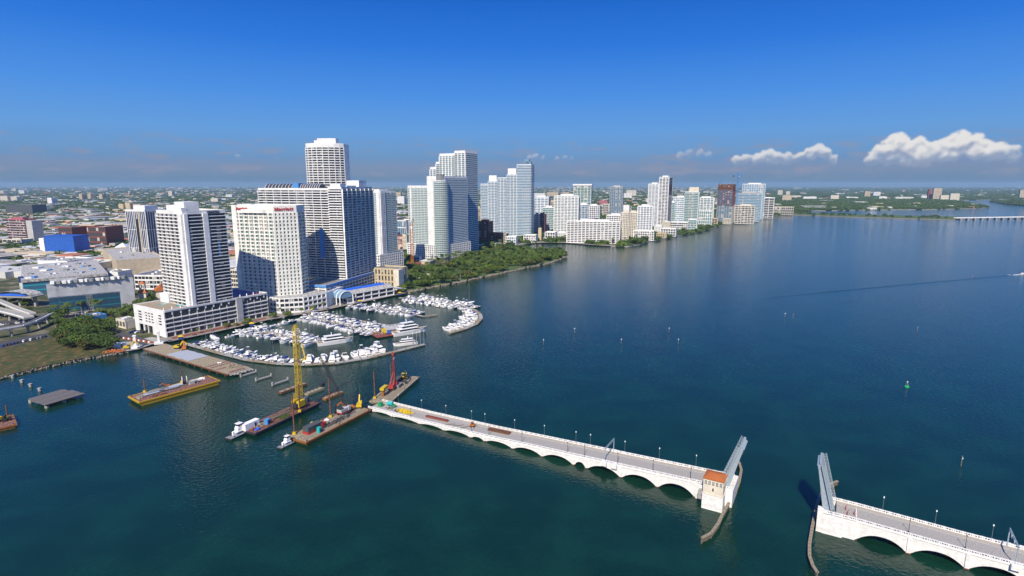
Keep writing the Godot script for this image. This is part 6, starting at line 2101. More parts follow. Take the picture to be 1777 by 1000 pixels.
func make_marina() -> void:
	make_boat_kinds()
	var motor := ["flybridge_yacht", "sport_cruiser", "sport_cruiser", "canvas_cruiser", "sport_fisher", "centre_console_boat", "navy_cruiser"]
	var mixed := motor + ["sailing_yacht"]
	var bigs := ["flybridge_yacht", "flybridge_yacht", "sport_fisher", "sport_cruiser"]
	var p := pier("long curved front pier closing the marina basin", [[322, 596], [350, 604], [385, 613.5], [430, 624.5], [480, 630.5], [530, 632.5], [580, 630], [640, 620.5], [690, 608.5], [736, 597]], 3.4)
	moor(p, 1.0, 2.4, 4.6, mixed, "along the curved front pier", 0.03, 0.62, 0.0, 1.0, 0.3)
	moor(p, 1.0, 2.6, 4.7, bigs, "along the curved front pier", 0.625, 0.85, 0.0, 1.2, 0.6)
	big_yacht("pier_end_yacht", "white two-decked yacht lying along the tip of the curved front pier", v3(g(703, 599)), atan2(0.3, 0.95) + PI + 0.15, 19.0, 2)
	for k in 4:
		var q := g(717 + k * 6.3, 601.5 - k * 1.6, 1.1)
		var dl := thing("pier_dolphin", "tall pale mooring post at the tip of the curved front pier", "mooring post", v3(q), 0, "mooring posts at the pier tip")
		var b := MB.new().use(M.steel_grey)
		b.tube(Vector3(0, -2, 0), Vector3(0, 11, 0), 0.3, 0.26, 8)
		obj("post", b.mesh(), dl)
		cube("cap", dl, M.white_clean, Vector3(0, 11.2, 0), Vector3(0.8, 0.4, 0.8))
	p = pier("short pier in the shade of the condominium podium", [[424, 571], [455, 577], [500, 586], [545, 593], [565, 596]], 2.6)
	moor(p, 1.0, 1.8, 4.3, mixed, "on the short pier before the podium", 0.03, 0.9)
	moor(p, -1.0, 1.8, 4.3, motor, "on the short pier before the podium", 0.03, 0.9)
	big_yacht("tri_deck_yacht", "large white motor yacht at the end of the short pier", v3(g(583, 596)), 0.55, 27.0, 2)
	p = pier("middle pier leading to the floating restaurant", [[533, 549], [565, 557], [605, 567], [640, 575.5], [662, 580]], 2.6)
	moor(p, 1.0, 1.8, 4.2, motor, "on the middle pier by the restaurant", 0.02, 0.99)
	moor(p, -1.0, 1.8, 4.2, mixed, "on the middle pier by the restaurant", 0.02, 0.97)
	p = pier("second row walkway behind the middle pier", [[560, 543], [600, 551], [640, 559], [690, 567]], 2.2)
	moor(p, -1.0, 1.6, 4.2, motor, "on the walkway behind the middle pier", 0.02, 0.95)
	p = pier("back pier by the glazed marina pavilion", [[612, 530], [660, 536.5], [715, 544], [735, 549], [759, 545.5]], 2.4)
	moor(p, 1.0, 1.7, 4.2, motor, "on the back pier by the pavilion", 0.03, 0.78)
	moor(p, -1.0, 1.7, 4.2, motor, "on the back pier by the pavilion", 0.03, 0.76)
	p = pier("outer curved breakwater pier sheltering the marina", [[693, 516.5], [718, 519.5], [745, 523], [775, 526.5], [803, 531], [822, 537], [833, 545], [834.5, 553], [826, 562], [806, 570.5], [779, 578]], 3.6)
	moor(p, -1.0, 2.4, 4.4, motor, "inside the outer breakwater pier", 0.06, 0.60, 0.0, 1.0, 0.3)
	moor(p, -1.0, 2.6, 6.2, bigs, "inside the outer breakwater pier", 0.62, 0.97, 0.0, 1.2, 0.3)
	moor(p, 1.0, 2.2, 4.6, motor, "outside the outer breakwater pier", 0.04, 0.50)
	copy(boats["sailing_yacht"], v3(g(812, 528)), 0.6, "white sailing yacht with the tallest mast on the outer breakwater pier", "sailing yachts on the outer breakwater pier", 1.25)
	p = px_list([[392, 583], [430, 574.5], [470, 564], [505, 556]], 0.5)
	moor(p, -1.0, 0.5, 9.0, motor, "along the promenade seawall", 0.02, 0.98, 1.45, 0.9)
	copy(boats["sailing_yacht"], v3(g(371, 588)), 2.4, "white sailing yacht with a tall mast lying against the promenade seawall", "sailing yachts at the promenade", 1.1)
	# floating restaurant
	var a := g(690, 577)
	var t := thing("floating_restaurant", "floating restaurant with a grey roof, yellow awnings and a brick-red terrace", "restaurant", v3(a), 0.62)
	cube("float", t, M.timber, Vector3(0, 0.3, 0), Vector3(34, 1.4, 17))
	cube("terrace", t, M.brick, Vector3(-14, 1.1, 2), Vector3(16, 0.3, 17))
	cube("wall", t, M.white, Vector3(3, 2.8, -1.5), Vector3(24, 3.4, 12))
	cube("roof", t, M.grey_wall, Vector3(3, 4.8, -1.5), Vector3(27, 0.5, 14.5))
	for k in 2:
		cube("awning", t, M.yellow, Vector3(-11.4 if k == 0 else 2.0, 3.4, 0.5 if k == 0 else 6.6), Vector3(3.0, 2.4, 8) if k == 0 else Vector3(12, 2.4, 3.0), 0, 0.8)
	cube("blue_sign", t, M.canvas_bright, Vector3(-10.5, 3.4, 5.6), Vector3(1.6, 2.6, 2.0))
	for k in 10:
		cube("terrace_table", t, M.timber_pale, Vector3(-20 + (k % 5) * 2.6, 1.6, -3 + (k / 5) * 6.0), Vector3(1.1, 0.8, 1.1))
	for k in 6:
		cube("roof_vent", t, M.steel_grey, Vector3(-5 + k * 3.2, 5.3, -4.5), Vector3(1.2, 0.7, 1.2))
	big_yacht("excursion_boat", "white three-decked excursion boat alongside the floating restaurant", v3(g(712, 579)), 0.62, 30.0, 3)
	# yellow kiosks along the promenade
	for k in [[314, 589, "before the podium end wall"], [437, 566, "before the podium gallery"], [543, 541.5, "before the cream hotel"], [624, 526.5, "before the marina pavilion"], [694, 512, "at the foot of the white canopy"]]:
		var ks := thing("gate_kiosk", "small dark kiosk with a bright yellow canopy " + k[2], "kiosk", v3(g(k[0], k[1], GROUND), GROUND), 0.5)
		cube("cabin", ks, M.canvas_blue, Vector3(0, 1.2, 0), Vector3(3.4, 2.4, 2.6))
		cube("canopy", ks, M.yellow, Vector3(0, 2.9, 0), Vector3(4.2, 1.2, 3.6), 0, 0.3)
	for k in 16:
		var um := thing("sun_umbrella", "blue sun umbrella on the terrace before the cream hotel", "umbrella", v3(g(530 + (k % 8) * 4.6, 538.5 - (k / 8) * 3.0 - (k % 8) * 0.75, GROUND), GROUND), 0.3 * k, "blue umbrellas on the hotel terrace")
		var b := MB.new().use(M.canvas_blue)
		b.tube(Vector3(0, 2.0, 0), Vector3(0, 2.9, 0), 1.6, 0.1, 8)
		obj("canopy", b.mesh(), um)
		b = MB.new().use(M.steel_grey)
		b.tube(Vector3.ZERO, Vector3(0, 2.1, 0), 0.05, 0.05, 5)
		obj("pole", b.mesh(), um)

# ---------------------------------------------------------------- plants
var trees := {}

func make_tree_kinds() -> void:
	var r := RandomNumberGenerator.new()
	r.seed = 12
	var spec := [["leaf_a", 6.4, 8.2, "broadleaf_tree"], ["leaf_b", 5.4, 7.4, "broadleaf_tree"], ["leaf_c", 5.8, 6.6, "broadleaf_tree"], ["leaf_d", 5.0, 6.4, "broadleaf_tree"], ["leaf_b", 7.4, 9.0, "broadleaf_tree"]]
	var no := 0
	for s in spec:
		var t := Node3D.new()
		t.set_meta("base_name", s[3])
		t.set_meta("category", "tree")
		t.set_meta("kind", "thing")
		var R: float = s[1]
		var Hc: float = s[2]
		var tr := MB.new().use(M.bark)
		tr.tube(Vector3.ZERO, Vector3(0.2, Hc * 0.45, 0.1), 0.42, 0.28, 7)
		var lf := MB.new().use(M[s[0]])
		for k in 15:
			var a := TAU * k / 15.0 * 2.4 + r.randf()
			var rad := R * sqrt(r.randf()) * 0.78
			var c := Vector3(cos(a) * rad, Hc * (0.52 + 0.36 * r.randf() * (1.0 - 0.4 * rad / R)), sin(a) * rad)
			if k < 5:
				tr.tube(Vector3(0.2, Hc * 0.40, 0.1), c, 0.2, 0.07, 5)
			var cr := R * r.randf_range(0.26, 0.42)
			for j in 46:
				var d := Vector3(r.randfn(), r.randfn(), r.randfn()).normalized()
				d.y = d.y * 0.75
				var q := c + d * cr * r.randf_range(0.75, 1.05)
				var x := Vector3(r.randfn(), r.randfn() * 0.6, r.randfn()).normalized()
				var y := (d + Vector3(r.randfn(), r.randfn(), r.randfn()) * 0.5).cross(x).normalized()
				var z := r.randf_range(0.45, 0.85)
				lf.quad(q - x * z, q + y * z * 0.8, q + x * z, q - y * z * 0.8)
		obj("trunk", tr.mesh(), t)
		obj("crown", lf.mesh(), t)
		trees["broad%d" % no] = t
		no += 1
	for v in 3:
		var t := Node3D.new()
		t.set_meta("base_name", "palm_tree")
		t.set_meta("category", "palm tree")
		t.set_meta("kind", "thing")
		var h := 9.0 + 2.0 * v
		var tr := MB.new().use(M.bark if v else M.concrete)
		var bend := Vector3(r.randf_range(-0.8, 0.8), 0, r.randf_range(-0.8, 0.8))
		for k in 4:
			tr.tube(bend * pow(k / 4.0, 2) + Vector3(0, h * k / 4.0, 0), bend * pow((k + 1) / 4.0, 2) + Vector3(0, h * (k + 1) / 4.0, 0), 0.26 - 0.03 * k, 0.23 - 0.03 * k, 6)
		obj("trunk", tr.mesh(), t)
		var fr := MB.new().use(M.leaf_palm)
		for k in 20:
			var a := TAU * k / 20.0 + r.randf() * 0.3
			var d := Vector3(cos(a), 0, sin(a))
			var sd := Vector3(-sin(a), 0, cos(a))
			var lift := r.randf_range(-0.2, 1.0)
			var pts := []
			for j in 6:
				var f := j / 5.0
				pts.append(bend + Vector3(0, h, 0) + d * f * 3.4 + Vector3(0, lift * 2.2 * f - 2.6 * f * f, 0))
			for j in 5:
				var w0 := 0.62 * sin(PI * (0.12 + 0.8 * j / 5.0))
				var w1 := 0.62 * sin(PI * (0.12 + 0.8 * (j + 1) / 5.0))
				fr.quad(pts[j], pts[j] + sd * w0 + Vector3(0, -w0 * 0.6, 0), pts[j + 1] + sd * w1 + Vector3(0, -w1 * 0.6, 0), pts[j + 1])
				fr.quad(pts[j] - sd * w0 + Vector3(0, -w0 * 0.6, 0), pts[j], pts[j + 1], pts[j + 1] - sd * w1 + Vector3(0, -w1 * 0.6, 0))
		obj("crown", fr.mesh(), t)
		trees["palm%d" % v] = t

var tree_count := 0
func plant(kind: String, p: Vector2, where: String, k: float) -> void:
	var pal := kind.begins_with("palm")
	var say: String = "palm tree with a bushy head %s" if pal else {"broad0": "broad green tree %s", "broad1": "dark round tree %s", "broad2": "light green tree %s", "broad3": "olive-brown tree %s", "broad4": "wide dark tree %s"}[kind]
	copy(trees[kind], v3(p, GROUND - 0.1), rng.randf() * TAU, say % where, "%s %s" % ["palms" if pal else "trees", where], k)
	tree_count += 1

var distant_trees := []
func wood(area: Array, n: int, gap: float, where: String, kinds: Array, kmin := 0.8, kmax := 1.3, holes := [], mass := false) -> void:
	var poly := PackedVector2Array(px_list(area, GROUND))
	var lo := Vector2(1e9, 1e9)
	var hi := -lo
	for p in poly:
		lo = lo.min(p)
		hi = hi.max(p)
	var put := []
	var tries := 0
	while put.size() < n and tries < n * 60:
		tries += 1
		var p := Vector2(rng.randf_range(lo.x, hi.x), rng.randf_range(lo.y, hi.y))
		if not Geometry2D.is_point_in_polygon(p, poly) or is_built(p):
			continue
		var ok := true
		for h in holes:
			if Geometry2D.is_point_in_polygon(p, PackedVector2Array(h)):
				ok = false
		for q in put:
			if q.distance_squared_to(p) < gap * gap:
				ok = false
				break
		if ok:
			put.append(p)
			if mass:
				distant_trees.append(Transform3D(Basis(Vector3.UP, rng.randf() * TAU).scaled_local(Vector3.ONE * rng.randf_range(kmin, kmax)), v3(p, GROUND - 0.1)))
				continue
			plant(kinds[rng.randi() % kinds.size()], p, where, rng.randf_range(kmin, kmax))

var taken := []
func is_built(p: Vector2) -> bool:
	for q in taken:
		if Geometry2D.is_point_in_polygon(p, q):
			return true
	return false

# ---------------------------------------------------------------- the blocks inland of the marina
func flat(called: String, pts: Array, lift: float, mat: Material, label := "", cat := "") -> void:
	setting(called, sheet(px_list(pts, GROUND), GROUND + lift, mat), "structure")

func make_streets() -> void:
	flat("vacant_lot_ground", [[-30, 604], [20, 598], [80, 585], [112, 590], [150, 606], [196, 612], [130, 624], [60, 639], [-40, 665]], 0.02, M.earth)
	flat("parking_strip_pavement", [[-20, 612], [0, 606], [40, 597], [88, 585], [84, 578], [40, 585], [0, 594], [-20, 599]], 0.03, M.asphalt)
	flat("avenue_road", [[-20, 560], [60, 549], [110, 545], [150, 556], [205, 573], [262, 592], [250, 600], [190, 582], [140, 566], [100, 556], [60, 562], [-20, 574]], 0.04, M.asphalt)
	flat("side_street_road", [[110, 552], [160, 540], [240, 524], [300, 512], [300, 506], [236, 518], [155, 533], [104, 545]], 0.05, M.paving)
	flat("construction_yard_pavement", [[205, 597], [262, 585], [300, 590], [262, 598], [240, 606], [200, 613]], 0.025, M.concrete)
	flat("promenade_pavement", [[292, 593.5], [380, 575], [462, 556], [520, 546], [560, 539], [600, 530.5], [690, 511.5], [705, 509], [700, 504], [600, 521], [520, 538], [462, 547], [380, 565], [270, 588]], 0.03, M.paving)
	flat("promenade_terrace", [[300, 589], [380, 572], [462, 553.4], [462, 551], [380, 568.5], [296, 586]], 0.05, M.brick)
	flat("park_ground", [[703, 506], [741, 499], [808, 486], [859, 475], [909, 464], [944, 457], [968, 450], [981, 444], [962, 439], [905, 433], [862, 430], [835, 440], [812, 452], [770, 462], [722, 466], [704, 478]], 0.015, M.lawn)
	flat("park_lawn", [[840, 447], [870, 440], [910, 436.5], [952, 437.5], [962, 441], [940, 446.5], [900, 450], [860, 452]], 0.03, M.lawn)
	flat("park_path", [[715, 478], [740, 474], [758, 476], [742, 481], [722, 484]], 0.03, M.sidewalk)
	flat("inlet_beach", [[884, 431], [898, 427.6], [905, 424.8], [920, 422.6], [950, 421], [985, 421.8], [1025, 425], [1060, 427.3], [1060, 425.6], [1020, 423], [985, 419.6], [950, 418.8], [915, 420.2], [895, 424]], 0.03, M.paving)

func make_inland() -> void:
	# shopping hall with dark glass and turquoise bands under a white upper wall
	var q := rect(87, 546, 493, 57, 230, 53)
	var P: Array = q[0]
	var o: Vector2 = P[0]
	var h: float = q[1]
	var t := bld("shopping_hall", "white windowless upper walls over dark glass with turquoise bands, a large shopping hall", o)
	var p := local(P, o)
	var u: Vector2 = (p[1] - p[0]).normalized()
	var v: Vector2 = (p[3] - p[0]).normalized()
	var Lr: float = p[1].length()
	var Ll: float = p[3].length()
	var b := MB.new().use(M.glass_blue)
	b.prism([u * 0.6 + v * 0.6, u * Lr * 0.82 + v * 0.6, u * Lr * 0.82 + v * Ll, u * 0.6 + v * Ll], 0, h * 0.55)
	obj("glass_wall", b.mesh(), t)
	for y in [0.12, 0.34]:
		b = MB.new().use(M.teal_stripe)
		b.edge(p[0], p[1], -v, 0.4, Lr * 0.82, -0.7, -0.45, h * y, h * y + 0.9)
		b.edge(p[0], p[3], -u, 0.4, Ll, -0.7, -0.45, h * y, h * y + 0.9)
		obj("turquoise_band", b.mesh(), t)
	for k in 12:
		b = MB.new().use(M.steel_dark)
		b.edge(p[0], p[1], -v, Lr * 0.82 * k / 12.0 + 2, Lr * 0.82 * k / 12.0 + 2.2, -0.65, -0.5, 0, h * 0.54)
		obj("mullion", b.mesh(), t)
	b = MB.new().use(M.white)
	b.prism([Vector2.ZERO, u * Lr, u * Lr + v * Ll, v * Ll], h * 0.52, h - 1.0)
	obj("upper_wall", b.mesh(), t)
	b = MB.new().use(M.white)
	b.prism([u * Lr * 0.82, u * Lr, u * Lr + v * Ll, u * Lr * 0.82 + v * Ll], 0, h * 0.52)
	obj("end_wall", b.mesh(), t)
	b = MB.new().use(M.roof_grey)
	b.prism([u + v, u * (Lr - 1) + v, u * (Lr - 1) + v * (Ll - 1), u + v * (Ll - 1)], h - 1.0, h - 0.9)
	obj("roof", b.mesh(), t)
	b = MB.new().use(M.white)
	for e in [[p[0], p[1], -v], [p[1], p[2], u], [p[2], p[3], v], [p[3], p[0], -u]]:
		b.edge(e[0], e[1], e[2], 0, e[0].distance_to(e[1]), -0.6, 0.0, h - 1.0, h)
	obj("parapet", b.mesh(), t)
	for s in [0.10, 0.42]:
		b = MB.new().use(M.white)
		b.edge(p[0], p[1], -v, Lr * s, Lr * s + (2.0 if s < 0.2 else 5.0), -0.5, 1.4, 0, h + (0.2 if s < 0.2 else 1.6))
		obj("pylon", b.mesh(), t)
	for k in 14:
		cube("roof_unit", t, [M.white, M.steel_grey, M.roof_white][k % 3], v3(u * Lr * (0.08 + 0.062 * k) + v * Ll * (0.25 + 0.5 * fmod(k * 0.37, 1.0)), h + 0.6), Vector3(3.5 + k % 3, 2.6, 3.0 + k % 4), 0.1)
	lump(t, "roof_house", p, 0.05, 0.35, 0.45, 0.8, h - 1, h + 4, "white")
	# second hall further along, cut by the view's edge
	q = rect(42, 514, 486, -150, -75, 50)
	o = q[0][0]
	h = q[1]
	t = bld("glass_fronted_hall", "broad flat-roofed hall with dark glass, turquoise bands and a navy corner cube", o)
	p = local(q[0], o)
	u = (p[1] - p[0]).normalized()
	v = (p[3] - p[0]).normalized()
	b = MB.new().use(M.glass_blue)
	b.prism(p, 0, h - 3)
	obj("glass_wall", b.mesh(), t)
	b = MB.new().use(M.roof_pale)
	b.prism(grown(p, 1.0), h - 3, h)
	obj("roof", b.mesh(), t)
	for y in [0.28, 0.58]:
		b = MB.new().use(M.teal_stripe)
		b.edge(p[0], p[1], -v, 0, 75, -0.1, 0.25, h * y, h * y + 1.0)
		b.edge(p[0], p[3], -u, 0, 150, -0.1, 0.25, h * y, h * y + 1.0)
		obj("turquoise_band", b.mesh(), t)
	b = MB.new().use(M.white)
	b.edge(p[0], p[3], -u, 14, 22, -0.2, 3.0, 0, h - 5)
	obj("pylon", b.mesh(), t)
	b = MB.new().use(M.canvas_blue)
	b.edge(p[0], p[3], -u, 15, 21, -1.0, 3.2, h - 5, h + 1.5)
	obj("navy_cube", b.mesh(), t)
	for k in 22:
		cube("skylight", t, [M.white, M.sheet_pale, M.steel_grey, M.trim_blue][k % 4], v3(u * (6 + fmod(k * 17.3, 62.0)) + v * (10 + fmod(k * 23.7, 130.0)), h + 0.5), Vector3(7 - k % 4, 1.0 + 0.6 * (k % 3), 4 + k % 3), 0.12)
	# other blocks: [called, label, near column, base row, roof row, left column, right, yaw, storeys, left, right, wall, glass, roof]
	for r in [
		["tan_box_building", "large blank box building with white and tan walls behind the parking garage", 206, 482, 454, 178, 284, 50, 1, "x", "x", "beige", "beige", "roof_pale"],
		["parking_garage", "open white three-level parking garage beside the bell tower", 286, 503, 480, 233, -40, 4, 3, "o8", "x", "white", "glass_smoked", "roof_grey"],
		["white_flat_block", "white flat-roofed block above the shopping hall roof", 120, 478, 455, 66, -40, 7, 2, "x", "x", "white", "glass_grey", "roof_pale"],
		["pale_flat_block", "pale flat-roofed block beside the white one behind the shopping hall", 176, 476, 458, 122, -34, 7, 2, "x", "x", "grey_wall", "glass_grey", "roof_white"],
		["small_grey_block", "small grey block with a pale roof behind the shopping hall", 152, 486, 470, 128, -22, 7, 2, "g4", "x", "white", "glass_grey", "roof_pale"],
		["white_annex_block", "white annex with louvred roof screens beside the tan box building", 206, 487, 474, 174, -22, 7, 2, "x", "x", "white", "glass_grey", "roof_grey"],
		["beige_low_house", "low beige house under trees beside the pink apartment tower", 38, 428, 417, 4, -22, 14, 2, "g4", "x", "cream", "glass_grey", "roof_pale"],
		["low_gallery_block", "low white gallery block with a pale roof beside the hotel", 412, 525, 512, 396, -30, 16, 2, "o4", "x", "white", "glass_grey", "roof_pale"],
		["garage_behind_hotel", "cream parking block seen between the condominium and the hotel", 414, 500, 470, 392, -30, 16, 4, "o5", "x", "cream", "glass_grey", "roof_pale"],
		["blue_glazed_cottage", "small sky-blue cottage at the corner of the avenue", 163, 563, 552, 148, -10, 30, 1, "g3", "x", "trim_blue", "glass_grey", "roof_white"],
		["lime_cottage", "small yellow-green cottage beside the road to the bridge", 219, 571, 559, 202, -9, 30, 1, "g3", "x", "cream", "glass_grey", "roof_white"],
	]:
		var s := simple(r[0], r[1], r[2], r[3], r[4], r[5], r[6], r[7], r[8], style(r[9]), style(r[10]), r[11], r[12], r[13])
		for k in 5:
			cube("roof_unit", s[0], M.white if k % 2 else M.steel_grey, v3(s[1][1] * (0.15 + 0.16 * k) + s[1][3] * (0.2 + 0.14 * ((k * 3) % 5)), s[2] + 0.9), Vector3(2.6, 1.8, 2.0), 0.2)
	# tent roof
	var tp := px_list([[190, 441], [226, 444], [236, 436], [205, 432]], GROUND)
	t = bld("tent_hall", "white pointed tent roof beside the finned office tower", tp[0])
	tp = local(tp, tp[0])
	var c: Vector2 = (tp[0] + tp[1] + tp[2] + tp[3]) / 4
	b = MB.new().use(M.white_clean)
	for k in 4:
		b.tri(v3(tp[k], 6), v3(tp[(k + 1) % 4], 6), v3(c, 17))
	obj("canopy", b.mesh(), t)
	b = MB.new().use(M.grey_wall)
	b.prism(grown(tp, -1.0), 0, 6, false)
	obj("wall", b.mesh(), t)
	# bell tower and its hall
	var bt := g(250, 526, GROUND)
	t = bld("bell_tower", "small cream bell tower with two tiers of orange tiles", bt, "tower")
	cube("shaft", t, M.cream, Vector3(0, 5.5, 0), Vector3(6.5, 11, 6.5), 0.3)
	b = MB.new().use(M.terracotta)
	b.tube(Vector3(0, 11, 0), Vector3(0, 14, 0), 6.0, 3.0, 4)
	obj("lower_roof", b.mesh(), t, Vector3.ZERO, 0.3 + PI / 4)
	for k in 4:
		cube("belfry_post", t, M.cream, Vector3(2.0 * (1 if k % 2 else -1), 16.5, 2.0 * (1 if k > 1 else -1)).rotated(Vector3.UP, 0.3), Vector3(1.0, 6, 1.0), 0.3)
	cube("belfry_band", t, M.cream, Vector3(0, 19.8, 0), Vector3(5.2, 0.8, 5.2), 0.3)
	b = MB.new().use(M.terracotta)
	b.tube(Vector3(0, 20.2, 0), Vector3(0, 22.8, 0), 4.2, 0.2, 4)
	obj("upper_roof", b.mesh(), t, Vector3.ZERO, 0.3 + PI / 4)
	var ch := g(281, 519, GROUND)
	t = bld("tiled_hall", "cream hall with a steep orange tiled roof beside the bell tower", ch)
	cube("wall", t, M.cream, Vector3(0, 5, 0), Vector3(12, 10, 20), 0.5)
	b = MB.new().use(M.terracotta)
	var bs := Basis(Vector3.UP, 0.5)
	b.hexa([bs * Vector3(-7, 10, 11), bs * Vector3(7, 10, 11), bs * Vector3(7, 10, -11), bs * Vector3(-7, 10, -11), bs * Vector3(-0.1, 15, 11), bs * Vector3(0.1, 15, 11), bs * Vector3(0.1, 15, -11), bs * Vector3(-0.1, 15, -11)])
	obj("roof", b.mesh(), t)
	# elevated guideways and station canopy
	guideway("curved elevated guideway on grey columns beside the parked cars", [[-40, 579, 8], [0, 573, 8], [36, 567, 8], [58, 560, 8], [74, 552.5, 8], [88, 545, 8]], 4.0)
	guideway("straight elevated guideway with a white edge wall behind the curved one", [[-40, 531, 9], [0, 539, 9], [30, 546, 9], [50, 552, 9]], 7.0)
	guideway("upper elevated guideway leading to the arched station", [[-40, 514, 9], [0, 524, 9], [30, 537, 9], [57, 546, 9]], 4.5)
	var sp := g(36, 531, GROUND)
	t = bld("transit_station", "elevated station under an arched pale canopy with bright blue glazing", sp, "station")
	var rows := []
	for e in [-7.0, 7.0]:
		var row := []
		for i in 11:
			var an := PI * i / 10.0
			row.append(Vector3(-19 * cos(an), 11 + 4.6 * sin(an), e).rotated(Vector3.UP, -0.12))
		rows.append(row)
	b = MB.new().use(M.roof_pale)
	b.rings(rows, false)
	obj("canopy", b.mesh(), t)
	b = MB.new().use(M.canvas_bright)
	for i in 10:
		var a0 := PI * i / 10.0
		var a1 := PI * (i + 1) / 10.0
		b.quad(Vector3(-16 * cos(a0), 11.4, 7.1).rotated(Vector3.UP, -0.12), Vector3(-16 * cos(a0), 11.4 + 2.4 * sin(a0), 7.1).rotated(Vector3.UP, -0.12), Vector3(-16 * cos(a1), 11.4 + 2.4 * sin(a1), 7.1).rotated(Vector3.UP, -0.12), Vector3(-16 * cos(a1), 11.4, 7.1).rotated(Vector3.UP, -0.12))
	obj("blue_glazing", b.mesh(), t)
	cube("platform", t, M.concrete, Vector3(0, 10.4, 0), Vector3(42, 1.2, 15), -0.12)
	for x in [-17, 0, 17]:
		cube("column", t, M.concrete, Vector3(x, 5, 0).rotated(Vector3.UP, -0.12), Vector3(2.2, 10, 2.2), -0.12)
	# white pylons at the bridge approach
	for k in [[235, 604, "white pylon on a broad base at the end of the seawall"], [276, 597, "slim white pylon at the corner of the promenade"]]:
		t = bld("approach_pylon", k[2], g(k[0], k[1], GROUND), "pylon")
		cube("base", t, M.white, Vector3(0, 0.8, 0), Vector3(6.0, 1.6, 4.0), 0.4)
		cube("shaft", t, M.white, Vector3(0, 5.2, 0), Vector3(1.7, 7.2, 1.7), 0.4, 0.9)
		cube("capital", t, M.white, Vector3(0, 9.2, 0), Vector3(2.2, 0.8, 2.2), 0.4)
	for k in 22:
		var bp := g(203 + k * 2.9, 585.5 + k * 0.45 + (k % 3) * 0.5, GROUND)
		t = thing("road_block", ["red", "white", "orange"][k % 3] + " plastic road block closing the road to the bridge", "road block", v3(bp, GROUND + 0.05), -0.5, "road blocks on the bridge approach")
		cube("body", t, [M.red, M.white_clean, M.orange][k % 3], Vector3(0, 0.5, 0), Vector3(1.9, 1.0, 0.6), 0, 0.85)
		cube("foot", t, [M.red, M.white_clean, M.orange][k % 3], Vector3(0, 0.12, 0), Vector3(2.0, 0.24, 0.9))
	excavator("yellow excavator on the seawall beside the white pylon", v3(g(221, 606, GROUND), GROUND), 0.3, M.yellow)
	heap("red_soil_heap", "mound of red soil behind the seawall", "soil", v3(g(198, 611, GROUND), GROUND), M.terracotta, 60, Vector3(7, 1.6, 2.5), 1.1, 0.3)
	container("white site trailer behind the seawall near the white pylon", v3(g(208, 602, GROUND), GROUND), 0.4, Vector3(8, 3.0, 3.2), M.white_clean)
	# old mooring piles by the seawall
	for k in [[22, 656], [38, 664], [53, 671], [69, 678.5]]:
		t = thing("mooring_pile", "stubby concrete mooring pile off the vacant lot seawall", "pile", v3(g(k[0], k[1])), 0, "mooring piles off the vacant lot")
		b = MB.new().use(M.concrete)
		b.tube(Vector3(0, -2, 0), Vector3(0, 1.5, 0), 1.0, 0.9, 9)
		obj("pile", b.mesh(), t)
		cube("cap", t, M.concrete, Vector3(0, 1.6, 0), Vector3(1.7, 0.5, 1.7))
	# shore wall stones of the vacant lot and the park
	riprap("seawall_rocks", [[-10, 662], [60, 643.5], [130, 628], [200, 616], [236, 609]], 240, 0.75)
	riprap("park_shore_rocks", [[705, 508.5], [741, 501.3], [775, 495], [808, 488.5], [835, 482], [859, 477.5], [885, 472], [909, 466.5], [944, 459.5], [965, 453], [984, 446]], 420, 1.5)

func riprap(called: String, pts: Array, n: int, k: float) -> void:
	var p := px_list(pts)
	var b := MB.new().use(M.rock)
	for i in n:
		var j := rng.randi() % (p.size() - 1)
		var q: Vector2 = p[j].lerp(p[j + 1], rng.randf()) + Vector2(rng.randfn(), rng.randfn()) * 1.0
		b.boxt(Transform3D(Basis.from_euler(Vector3(rng.randf() * 3, rng.randf() * 3, rng.randf() * 3)), v3(q, rng.randf_range(0.1, 1.2))), Vector3(rng.randf_range(0.6, 1.4), rng.randf_range(0.5, 1.0), rng.randf_range(0.6, 1.4)) * k)
	setting(called, b.mesh(), "stuff", "tumbled shore rocks along the %s" % ("park" if called.begins_with("park") else "vacant lot seawall"), "rocks")

func guideway(label: String, pts: Array, w: float) -> void:
	var o := g(pts[0][0], pts[0][1], pts[0][2])
	var t := thing("elevated_guideway", label, "guideway", v3(o))
	var prev := Vector3.ZERO
	for i in pts.size():
		var p := g3(pts[i][0], pts[i][1], pts[i][2]) - v3(o)
		if i > 0:
			var b := MB.new().use(M.concrete)
			var d := (p - prev).normalized()
			var s := d.cross(Vector3.UP)
			b.bar(prev - d * 0.4, p + d * 0.4, w, 1.3)
			obj("deck_girder", b.mesh(), t)
			for e in [-1, 1]:
				b = MB.new().use(M.white if e > 0 else M.concrete)
				b.bar(prev + s * e * w / 2 + Vector3(0, 1.0, 0), p + s * e * w / 2 + Vector3(0, 1.0, 0), 0.3, 1.1)
				obj("edge_wall", b.mesh(), t)
			b = MB.new().use(M.concrete)
			var m := (prev + p) / 2
			b.tube(Vector3(m.x, GROUND - 0.5, m.z), Vector3(m.x, p.y - 2.4, m.z), 0.95, 0.95, 10)
			b.bar(Vector3(m.x, p.y - 1.5, m.z) - s * w * 0.45, Vector3(m.x, p.y - 1.5, m.z) + s * w * 0.45, 1.6, 1.6)
			obj("column", b.mesh(), t)
		prev = p

